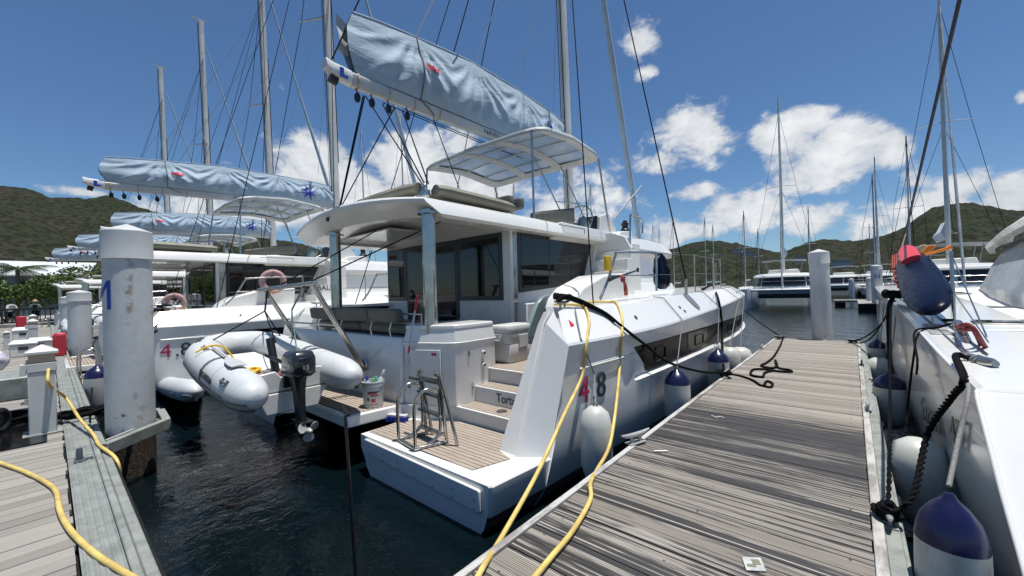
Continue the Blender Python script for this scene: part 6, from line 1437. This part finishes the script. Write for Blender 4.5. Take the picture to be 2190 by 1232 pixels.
# things at the left frame edge on the main dock
wl = at_z(4, 925, .0); cart = thing('dock_cart', 'dock cart cut off by the left frame edge, black wheel showing', 'cart', wl + V((-.1, 0, 0)))
m = MB(); wc = at_z(-2, 928, 0) + V((-.02, 0, .16)); torus(m, wc, (.5, 1, 0), .125, .045, 28, 10); m.build('wheel', M['rubber'], cart)
m = MB(); m.box(wc.x - 1.6, wc.x - .62, wc.y - .35, wc.y + .3, .3, .62); m.build('tray', M['galv'], cart, bevel=.02)
bn = at_z(-4, 815, .0) + V((-.06, 0, .42)); m = MB(); loops = []
for k in range(9):
    t_ = k / 8; rr0 = .17 * math.sin(PI * min(.97, max(.06, t_))) ** .6; loops.append([bn + V((rr0 * math.cos(a) * (1 + .2 * noise.noise(V((math.cos(a) * 2, math.sin(a) * 2, t_ * 4)))), rr0 * math.sin(a), -.20 + .42 * t_)) for a in [2 * PI * q / 18 for q in range(18)]])
m.loft(loops); tag(m.build('cloth_bundle', mat('white cloth with purple print', (.6, .6, .62), .8, var=.4, vs_=12, col2=(.28, .24, .40)), None, ang=80), 'white and purple cloth bundle on the cart at the left edge', 'cloth')
m = MB(); qq = at_z(40, 925, .0); rows = [[qq + V((x, y, .012 + .02 * max(0, noise.noise(V((x * 4, y * 5, 1)))))) for x in [(-.9 + .15 * i) for i in range(13)]] for y in [(-.16 + .08 * j) for j in range(6)]]; m.sheet(rows, .008); tag(m.build('wet_tarp', mat('black shiny tarp', (.006, .006, .007), .12), None, ang=80), 'glossy black tarp lying on the boards left of the near pedestal', 'tarp')

# ------------------------------------------------------------------ boats across the basin, bows towards the camera
M['genoa'] = mat('furled pale genoa', (.42, .45, .47), .7, var=.35, vs_=2)
def bow_cat(cx, cy, sc, label, mastz=21., rot=0., blue=True, mast=True, group='catamarans moored across the basin'):
    root = thing('catamaran', label, 'catamaran', (cx, cy, WZ), group)
    cs, sn = math.cos(rot), math.sin(rot)
    def T(x, y, z): return V((cx + (x * cs - y * sn) * sc, cy + (x * sn + y * cs) * sc, WZ + z * sc))
    for s_ in (-1, 1):
        m = MB(); L_ = []
        for y, w_, zt in ((-6.0, .06, 1.75), (-5.6, .28, 1.75), (-4.2, .62, 1.72), (-1, .85, 1.68), (4, .9, 1.55), (6.0, .85, .5)):
            xo = s_ * 2.75; L_.append([T(xo - w_, y, zt), T(xo + w_, y, zt), T(xo + w_ * 1.05, y, zt * .6), T(xo + w_ * .8, y + .1, -.1), T(xo + w_ * .3, y + .2, -.6), T(xo - w_ * .3, y + .2, -.6), T(xo - w_ * .8, y + .1, -.1), T(xo - w_ * 1.0, y, zt * .6)])
        m.loft(L_); m.build('hull', M['hull'], root, ang=40)
    m = MB(); m.loft([[T(-2.5, y, z0), T(2.5, y, z0), T(2.5, y, 1.66), T(-2.5, y, 1.66)] for y, z0 in ((-3.2, 1.2), (-2.2, .75), (5, .75))]); m.build('bridgedeck', M['teal'], root, ang=20)  # shade between the hulls is put into the grey green colour
    m = MB(); m.tube([T(-2.75, -5.3, 1.6), T(2.75, -5.3, 1.6)], .10 * sc, 10); m.build('crossbeam', M['alu'], root)
    def outl(w_, y0, y1, z): return [T(-w_, y1, z)] + [T(w_ * math.sin(a), y0 + (y1 - y0) * .42 * (1 - math.cos(a) ** .7), z) for a in [(-1 + 2 * k / 12) * PI / 2 * .98 for k in range(13)]] + [T(w_, y1, z)]
    m = MB(); m.loft([outl(2.75, -2.6, 5, 1.6), outl(2.7, -2.5, 5, 1.86), outl(2.55, -2.2, 5, 2.80), outl(2.70, -2.4, 5, 2.82), outl(2.68, -2.35, 5, 2.95), outl(2.4, -1.6, 5, 3.14), outl(1.5, 0, 4.8, 3.24)]); m.build('coachroof', M['gel'], root, ang=35)
    for (f0, f1) in ((1, 4), (4.15, 6.9), (7.1, 9.85), (10, 13)):
        lo, hi = outl(2.71, -2.53, 5, 1.93), outl(2.585, -2.27, 5, 2.76)
        def ip(l, f): i = int(f); return l[i].lerp(l[i + 1], f - i)
        n_ = 5; m = MB(); m.loft([[ip(lo, f0 + (f1 - f0) * k / n_) for k in range(n_ + 1)], [ip(hi, f0 + (f1 - f0) * k / n_) for k in range(n_ + 1)]], closed=False, caps=False); m.build('window', M['glass'], root, ang=60)
    m = MB(); m.loft([[T(x, y, z) for x, z in ((-1.4, 3.1), (1.4, 3.1), (1.25, 3.6), (-1.25, 3.6))] for y in (.5, 3.4)]); m.build('flybridge', M['gel2'], root, bevel=.05)
    m = MB(); m.loft([[T(x, y, 4.55 + .1 * (1 - (x / 1.9) ** 2)) for x in (-1.9, -1, 0, 1, 1.9)] + [T(x, y, 4.47 + .1 * (1 - (x / 1.9) ** 2)) for x in (1.9, 1, 0, -1, -1.9)] for y in (.6, 2, 3.4)]); m.build('bimini', M['bimini'], root)
    m = MB()
    for x in (-1.6, 1.6):
        for y in (.8, 3.2): m.tube([T(x, y, 4.5), T(x * .85, y, 3.0)], .03 * sc, 6)
    m.build('bimini_post', M['steel'], root, sep=True)
    if mast:
        H = (mastz - WZ) / sc; m = MB(); m.tube([T(0, .2, 2.9), T(0, .5, H * .6), T(0, .65, H)], [.13 * sc, .12 * sc, .075 * sc], 10); m.build('mast', M['mast'], root, ang=60)
        m = MB(); m.tube([T(-1.3, .9, H * .57), T(0, .45, H * .575), T(1.3, .9, H * .57)], .03 * sc, 6); m.tube([T(0, .6, H), T(0, .6, H + .5)], .02, 5); m.build('spreader', M['mast'], root, sep=True)
        m = MB()
        for s_ in (-1, 1): m.tube([T(s_ * 3.2, 1.2, 1.7), T(s_ * 1.3, .9, H * .57), T(0, .6, H * .93)], .014, 5); m.tube([T(s_ * 3.2, .8, 1.7), T(0, .5, H * .56)], .012, 5)
        m.build('shroud', M['rope'], root, sep=True)
        m = MB(); m.tube([T(0, -5.3, 1.7), T(0, -4.2, H * .22), T(0, .3, H * .92)], [.05, .075 * sc, .035], 8); m.build('furled_genoa', M['genoa'], root, ang=60)
        m = MB(); m.tube([T(0, .7, 5.0), T(0, 5.6, 5.15)], .13 * sc, 8); m.build('boom', M['boomwhite'], root)
        m = MB(); m.loft([[T(x, y, z) for x, z in ((-.12, 5.1), (-.28, 5.45), (-.05, zt), (.05, zt), (.28, 5.45), (.12, 5.1))] for y, zt in ((.8, 6.1), (3, 6.2), (5.5, 5.8))]); m.build('sail_cover', M['canvas'], root)
    m = MB()
    for s_ in (-1, 1):
        for y in (-5.2, -3.0, -.8): m.tube([T(s_ * 3.2, y, 1.7), T(s_ * 3.2, y, 2.4)], .018, 5)
        for z in (2.05, 2.4): m.tube([T(s_ * 3.2, -5.2, z), T(s_ * 3.2, 1, z)], .012, 5)
    for z in (2.05, 2.4): m.tube([T(-3.2, -5.2, z), T(3.2, -5.2, z)], .012, 5)
    m.build('guard_rail', M['steel'], root)
    return root
def across(px, depth):     # a spot on the water behind the pixel column px, depth metres along the finger dock
    d = ray(px, 640); return d.x / d.y * depth
bow_cat(across(1664, 44), 48.5, 1.0, 'white catamaran facing the camera beyond the finger dock, left of the end pile', 20.6, rot=.08)
bow_cat(across(1805, 78), 82, 1.0, 'small distant white catamaran right of the end pile', mast=False, rot=.0)
bow_cat(across(1884, 76), 80, 1.0, 'distant white catamaran behind the pile lettered N', 20, rot=.0)
bow_cat(across(2062, 34), 38, .98, 'white catamaran beyond the board bag, furled blue headsail', 21.2, rot=-.02)
G3 = 'distant masts and sailboats across the basin'
def sloop(px, ytop, depth, label, hull=True):
    x = across(px, depth); d = ray(px, ytop); top = EYE + d.z * depth / d.y
    root = thing('sailboat', label, 'sailboat', (x, depth, WZ), G3); r_ = random.Random(int(px))
    m = MB(); m.loft([[V((x + w_ * a, depth + y, WZ + z)) for a, z in ((-1, 1.25), (1, 1.25), (.85, .3), (0, -.4), (-.85, .3))] for y, w_ in ((-5.5, .08), (-3.5, 1.1), (0, 1.7), (3, 1.6), (5.2, 1.2))]); m.build('hull', M['hull'], root)
    m = MB(); m.loft([[V((x + w_ * a, depth + y, WZ + z)) for a, z in ((-1, 1.2), (1, 1.2), (.8, 1.2 + h_), (-.8, 1.2 + h_))] for y, w_, h_ in ((-3, .5, .15), (-2, .95, .5), (1.5, 1.1, .55), (2, 1.1, .5))]); m.build('cabin', M['gel2'], root, bevel=.05)
    m = MB(); m.tube([(x, depth - .5, WZ + 1.6), (x, depth - .3, top)], [.10, .065], 8); m.build('mast', M['mast'], root)
    m = MB(); h_ = top * .55; m.tube([(x - 1.1, depth - .4, h_), (x + 1.1, depth - .4, h_)], .03, 5); m.build('spreader', M['mast'], root)
    m = MB()
    for s_ in (-1, 1): m.tube([(x + s_ * 1.6, depth, WZ + 1.3), (x + s_ * 1.1, depth - .4, h_), (x, depth - .35, top * .97)], .014, 4)
    m.tube([(x, depth - 5.3, WZ + 1.4), (x, depth - .4, top * .98)], .03, 5); m.tube([(x, depth + 5, WZ + 1.4), (x, depth - .3, top)], .012, 4); m.build('stay', M['rope'], root, sep=True)
    m = MB(); m.tube([(x, depth - .3, WZ + 2.8), (x, depth + 3.8, WZ + 2.9)], .11, 7); m.build('furled_mainsail', M['canvas'] if r_.random() < .6 else M['boomwhite'], root)
    return root
for px, yt, dp, lb in ((1597, 450, 78, 'distant sailboat with a bare mast left of the facing catamaran'), (1513, 465, 95, 'distant sailboat, left of a close pair of masts over the bow rail'), (1530, 480, 99, 'distant sailboat, right of a close pair of masts over the bow rail'), (1626, 488, 105, 'tiny distant sailboat behind the facing catamaran shrouds'), (1735, 440, 92, 'distant sailboat with its mast left of the end pile'), (1874, 372, 72, 'sailboat with a thin mast right of the end pile'), (1949, 290, 58, 'sailboat with a tall mast left of the board bag'), (2036, 402, 85, 'distant sailboat with a mast against the right hill'), (1402, 478, 110, 'tiny distant sailboat mast right of the genoa base'), (1415, 485, 118, 'tiny distant sailboat beside another right of the genoa base'), (1272, 392, 62, 'sailboat whose mast rises behind the helm'), (1372, 455, 80, 'sailboat with a mast behind the stair rail'), (1445, 470, 90, 'sailboat with its mast left of the dark shroud'), (1864, 478, 120, 'tiny far sailboat with a short mast near the N pile')):
    sloop(px, yt, dp, lb)
def leftmast(px, ytop, x, label):
    p = at_x(px, ytop, x); root = thing('sailboat', label, 'sailboat', (p.x, p.y, WZ), G3)
    m = MB(); m.loft([[V((x + y, p.y + w_ * a, WZ + z)) for a, z in ((-1, 1.25), (1, 1.25), (.85, .3), (0, -.4), (-.85, .3))] for y, w_ in ((-5.5, .08), (-3.5, 1.1), (0, 1.7), (3, 1.6), (5.2, 1.2))]); m.build('hull', M['hull'], root)
    m = MB(); m.tube([(p.x, p.y + .2, WZ + 1.3), p], [.10, .07], 8); m.build('mast', M['mast'], root)
    m = MB(); h_ = p.z * .55; m.tube([(x, p.y - 1.1, h_), (x, p.y + 1.1, h_)], .03, 5); m.build('spreader', M['mast'], root)
    m = MB()
    for s_ in (-1, 1): m.tube([(x, p.y + s_ * 1.6, WZ + 1.3), (x, p.y + s_ * 1.1, h_), p], .014, 4)
    m.build('stay', M['rope'], root, sep=True)
leftmast(772, 275, -42, 'sailboat with a mast between the sail cover and the big roof'); leftmast(856, 240, -36, 'sailboat with a mast right of the mainsheet lines')
leftmast(1060, 385, -34, 'far sailboat with a mast under the bimini'); leftmast(1098, 390, -33, 'far sailboat mast just right of another under the bimini')

# far floating dock with piles
fd = thing('floating_dock', 'low white edged floating dock across the basin', 'dock', (-1, 46, -.4))
m = MB(); m.box(-1.3, 1.6, 45.4, 47.2, -.22, -.06); m.build('deck', M['concrete'], fd); m = MB(); m.box(-1.2, -.5, 45.45, 47.1, -.8, -.221); m.box(.6, 1.5, 45.45, 47.1, -.8, -.221); m.build('float', M['rubber'], fd, sep=True)
fd2 = thing('floating_dock', 'short grey pier carrying the pile lettered N', 'dock', (1.6, 40, -.4))
m = MB(); m.box(.3, 3.4, 38.5, 46, -.24, -.05); m.build('deck', M['concrete'], fd2); m = MB(); m.box(.3, 3.4, 38.45, 38.49, -.62, -.05); m.build('front_fascia', M['rubber'], fd2)
pn = pile((across(1877, 39.2), 39.2, 0), (across(1877, 39.2) - .02, 39.2, 2.75), .32, 'distant white pile lettered N on the short pier', capd=.25)
text('letter', 'N', .42, (across(1877, 39.2) - .15, 38.86, 1.75), (1, 0, 0), (0, 0, 1), M['blueink'], pn, .004)
pile((across(1861, 44), 44, 0), (across(1861, 44), 44, 1.9), .24, 'short distant white pile left of the lettered N pile')
pile((across(1822, 60), 60, 0), (across(1822, 60), 60, 1.9), .24, 'thin distant white pile before the small catamaran')

# ------------------------------------------------------------------ promenade on the left
fn = thing('railing', 'black iron railing along the promenade', 'railing', (-47.4, -8, .25))
m = MB()
for k in range(90): y = -22 + k * .26; m.box(-47.43, -47.37, y, y + .06, .36, 1.24)
m.build('balusters', M['black'], fn, smooth=False)
m = MB(); m.box(-47.43, -47.36, -22, 1.5, 1.25, 1.36); m.box(-47.43, -47.36, -22, 1.5, .28, .37); m.build('rail', M['black'], fn, sep=True)
m = MB()
for k in range(9): m.box(-47.46, -47.33, -21.5 + k * 2.75, -21.4 + k * 2.75, -.02, 1.36)
m.build('post', M['black'], fn, sep=True)
m = MB(); m.box(-47.8, -46.6, -60, 1.5, -.02, .24); tag(m.build('quay_kerb', M['concrete'], None, bevel=.02), 'concrete kerb under the black promenade railing', 'kerb')
def person(x, y, face, shirt, hat, label, lean=0., bag=None):
    root = thing('person', label, 'person', (x, y, .22)); c, s_ = math.cos(face), math.sin(face)
    def T(f, l, z): return V((x + f * c - l * s_, y + f * s_ + l * c, .22 + z))
    # one skinned body
    me = bpy.data.meshes.new('body'); J = {'pel': (0, 0, .95, .13), 'che': (.02 + lean * .5, 0, 1.28, .15), 'nck': (.03 + lean, 0, 1.47, .06), 'hd0': (.05 + lean, 0, 1.58, .085), 'hd1': (.05 + lean, 0, 1.70, .08)}
    for sd, q in ((1, 'l'), (-1, 'r')):
        J['hip' + q] = (0, .09 * sd, .88, .10); J['kne' + q] = (.03, .10 * sd, .48, .065); J['ank' + q] = (0, .10 * sd, .08, .045); J['toe' + q] = (.15, .11 * sd, .03, .035)
        J['sho' + q] = (.02 + lean * .8, .19 * sd, 1.40, .06); J['elb' + q] = (.05 + lean, .27 * sd, 1.13, .045); J['han' + q] = (.28 + lean, .20 * sd, 1.05, .035)
    ks = list(J); E_ = [('pel', 'che'), ('che', 'nck'), ('nck', 'hd0'), ('hd0', 'hd1')]
    for q in 'lr': E_ += [('pel', 'hip' + q), ('hip' + q, 'kne' + q), ('kne' + q, 'ank' + q), ('ank' + q, 'toe' + q), ('che', 'sho' + q), ('sho' + q, 'elb' + q), ('elb' + q, 'han' + q)]
    me.from_pydata([T(*J[k][:3]) for k in ks], [(ks.index(a), ks.index(b)) for a, b in E_], [])
    o = bpy.data.objects.new('body', me); C.objects.link(o); o.parent = root; o.location = -root.location
    sk = o.modifiers.new('skin', 'SKIN'); 
    for i, k in enumerate(ks): me.skin_vertices[0].data[i].radius = (J[k][3],) * 2
    me.skin_vertices[0].data[0].use_root = True; o.modifiers.new('sub', 'SUBSURF').levels = 1; o.modifiers['sub'].render_levels = 2; me.materials.append(M['skin'])
    m = MB(); m.loft([[T(f + lean * z0 + rx * math.cos(a), ry * math.sin(a), z) for a in [2 * PI * k / 16 for k in range(16)]] for z, rx, ry, f, z0 in ((.90, .15, .19, 0, 0), (1.1, .16, .19, .01, .3), (1.3, .175, .22, .02, .6), (1.42, .14, .2, .025, .9), (1.47, .08, .1, .03, 1))])
    for sd in (1, -1): m.tube([T(.02 + lean * .8, .17 * sd, 1.40), T(.05 + lean, .26 * sd, 1.16)], .075, 10)
    m.build('shirt', shirt, root, ang=80)
    m = MB(); m.loft([[T(rx * math.cos(a), ry * math.sin(a), z) for a in [2 * PI * k / 16 for k in range(16)]] for z, rx, ry in ((.80, .155, .2), (.95, .15, .19))])
    for sd in (1, -1): m.tube([T(0, .095 * sd, .9), T(.03, .105 * sd, .45)], [.12, .09], 12)
    m.build('shorts', M['navycloth'], root, ang=80)
    m = MB()
    if hat: m.lathe(T(.05 + lean, 0, 1.68), [(.19, 0), (.17, .015), (.10, .03), (.095, .10), (.06, .13), (0, .135)], 16)
    else: m.lathe(T(.03 + lean, 0, 1.58), [(.09, 0), (.105, .08), (.09, .15), (.04, .19), (0, .195)], 14)
    m.build('sun_hat' if hat else 'hair', M['tan'] if hat else M['rubber'], root, ang=60)
    if bag is not None:
        m = MB(); m.loft([rr_box(m, x - .22 * c, y - .22 * s_, .10, .14, z, .4) for z in (1.2, 1.25, 1.58, 1.63)]); m.build('backpack', bag, root, ang=60)
pA, pB_ = at_x(75, 645, -49.5), at_x(20, 650, -49.5)
person(-49.5, pA.y, PI, mat('grey shirt', (.22, .24, .26), .8), True, 'person in a straw hat and grey shirt with a backpack behind the railing', 0, M['rubber'])
person(-49.5, pB_.y, .5, mat('white shirt', (.58, .58, .56), .8), False, 'person in a white shirt bending forward behind the railing', .22)

# building with white metal roof, palm and shrubs
t = NT('white metal roof'); X = t.xyz(); rb_ = t.math('FRACT', t.math('MULTIPLY', X[1], 1 / .4)); t.set(Base_Color=(.60, .62, .62), Roughness=.45); t.bump(t.rng(t.math('ABSOLUTE', t.math('SUBTRACT', rb_, .5)), .4, .48), .5, .05)
bl = thing('building', 'low building with a white metal roof behind the shrubs', 'building', (-82, 5, .2)); bxx = -78
y0_, y1_ = at_x(-60, 575, bxx).y, at_x(186, 575, bxx).y; ze, zr = at_x(110, 588, bxx).z, at_x(110, 560, bxx - 5).z
m = MB(); m.box(bxx - 9, bxx - .6, y0_ + .8, y1_ - .8, .1, ze - .05); m.build('wall', mat('blue grey wall', (.10, .13, .15), .8), bl, smooth=False)
m = MB(); m.prism([(bxx, y0_, ze), (bxx - 5, y0_ + 1.2, zr), (bxx - 10, y0_, ze), (bxx - 10, y0_, ze - .15), (bxx, y0_, ze - .15)], (0, y1_ - y0_, 0)); m.build('roof', t.m, bl, smooth=False)
m = MB(); m.box(bxx - .598, bxx - .55, y1_ - 3.2, y1_ - 2.2, ze - 2.4, ze - .8); m.box(bxx - .598, bxx - .55, y1_ - 6, y1_ - 5, ze - 2.4, ze - .8); m.build('window', M['glass'], bl, sep=True)
def leafmat(name, a, b):
    t = NT(name); n = t.noise(1.4, 3, .6); n2 = t.noise(9, 2)
    t.set(Base_Color=t.mix(t.rng(t.math('ADD', t.math('MULTIPLY', n, .6), t.math('MULTIPLY', n2, .4)), .4, .6), a, b), Roughness=.55, Specular_IOR_Level=.25); return t.m
M['leafA'] = leafmat('light green sea grape leaves', (.115, .16, .04), (.065, .10, .024)); M['leafB'] = leafmat('dark green leaves', (.060, .088, .026), (.032, .05, .015))
def shrub(x, y, rx, ry, h, seed, mt, label, n=2600):
    root = thing('shrub', label, 'shrub', (x, y, .2), 'shrubs behind the promenade'); q_ = random.Random(seed); m = MB()
    cl = [(q_.uniform(-.7, .7), q_.uniform(-.8, .8), q_.uniform(.25, .85), q_.uniform(.25, .5)) for _ in range(16)]
    for k in range(n):
        cx_, cy_, cz_, cr0 = cl[q_.randrange(16)]; th, ph = q_.uniform(0, 2 * PI), math.acos(q_.uniform(-1, 1)); rr0 = cr0 * q_.uniform(.75, 1.05)
        p = V((x + rx * (cx_ + rr0 * math.sin(ph) * math.cos(th)), y + ry * (cy_ + rr0 * math.sin(ph) * math.sin(th)), max(.25, .2 + h * (cz_ * .75 + .45 * rr0 * math.cos(ph) + .08))))
        a = V((q_.uniform(-1, 1), q_.uniform(-1, 1), q_.uniform(-.5, .5))).normalized(); b = a.cross(V((q_.uniform(-1, 1), q_.uniform(-1, 1), q_.uniform(-.2, 1)))).normalized(); s_ = q_.uniform(.08, .14)
        m.add([p - a * s_, p + b * s_ * .6, p + a * s_, p - b * s_ * .6], [(0, 1, 2, 3)])
    m.build('foliage', M[mt], root, smooth=False, recalc=False)
    m = MB()
    for k in range(5): m.tube([(x + q_.uniform(-.3, .3), y + q_.uniform(-.4, .4), .1), (x + q_.uniform(-.5, .5) * rx, y + q_.uniform(-.5, .5) * ry, .2 + h * .55)], [.06, .02], 5)
    m.build('stems', mat('bark', (.08, .06, .045), .9), root)
SH = [(-55, -12.5, 3.2, 3.6, 3.0, 'leafA', 'light green shrub at the far left behind the railing'), (-56, -6.5, 3.0, 3.6, 3.1, 'leafA', 'broad light green shrub behind the two people'), (-54, -2.0, 2.8, 3.2, 3.3, 'leafA', 'bright green shrub left of the white piles'), (-57, 2.5, 3.2, 3.4, 4.1, 'leafA', 'tall light green shrub behind the white piles under the roof'), (-60, 7.5, 3.4, 3.6, 4.3, 'leafB', 'dark green shrub between the white piles and the big pile'), (-62, 12.5, 3.2, 3.6, 4.0, 'leafB', 'dark shrub behind the big lettered pile'), (-64, 18, 3.6, 4.0, 4.4, 'leafB', 'dark shrub right of the big pile behind the masts'), (-66, 25, 3.6, 4.4, 4.2, 'leafA', 'green shrub behind the third catamaran'), (-63, -9, 3.0, 4.0, 4.6, 'leafB', 'dark tall shrub under the palm'), (-68, 33, 4, 5, 4.5, 'leafB', 'dark shrub far behind the sister catamarans')]
for k, (x, y, rx, ry, h, mt_, lb) in enumerate(SH): shrub(x, y, rx, ry, h * 1.42, k + 1, mt_, lb, 6500)
def palm(x, y, h, seed, label):
    root = thing('palm_tree', label, 'palm', (x, y, .2)); q_ = random.Random(seed)
    m = MB(); m.tube(catmull([(x, y, .1), (x + .1, y + .1, h * .5), (x + .25, y + .1, h)], 6), .14, 10); m.build('trunk', mat('palm bark', (.17, .14, .11), .9, bump=.5, bs=8, bd=.05), root)
    hd_ = V((x + .25, y + .1, h)); m = MB()
    for k in range(20):
        a = 2 * PI * k / 20 + q_.uniform(-.2, .2); up = q_.uniform(-.1, 1.0); ln = q_.uniform(2.4, 3.3); d_ = V((math.cos(a), math.sin(a), 0)); pv = []
        for j in range(13):
            t_ = j / 12; pv.append(hd_ + d_ * ln * t_ * (1 - .15 * t_) + V((0, 0, ln * (up * .5 * t_ - (.25 + .45 * (1.1 - up)) * t_ * t_))))
        sd = V((-d_.y, d_.x, 0))
        for j in range(1, 12):
            for s_ in (-1, 1):
                for u_ in (0, .5):
                    p = pv[j].lerp(pv[j + 1], u_); w_ = .55 * math.sin(PI * min(1, (j + 1) / 13)) + .12; tp = p + sd * s_ * w_ + (pv[j + 1] - pv[j]).normalized() * .25 - V((0, 0, w_ * .55)); dv = (pv[j + 1] - pv[j]).normalized() * .035
                    m.add([p - dv, p + dv, tp], [(0, 1, 2)])
        m.tube(pv, [.03 - .025 * j / 12 for j in range(13)], 4)
    m.build('crown', M['leafB'], root, smooth=False, recalc=False)
pp = at_x(34, 572, -60); palm(-60, pp.y, 5.0, 5, 'coconut palm above the shrubs at the left edge'); palm(-66, pp.y - 7, 5.6, 8, 'second palm half out of frame at the far left')
bpy.context.view_layer.update()
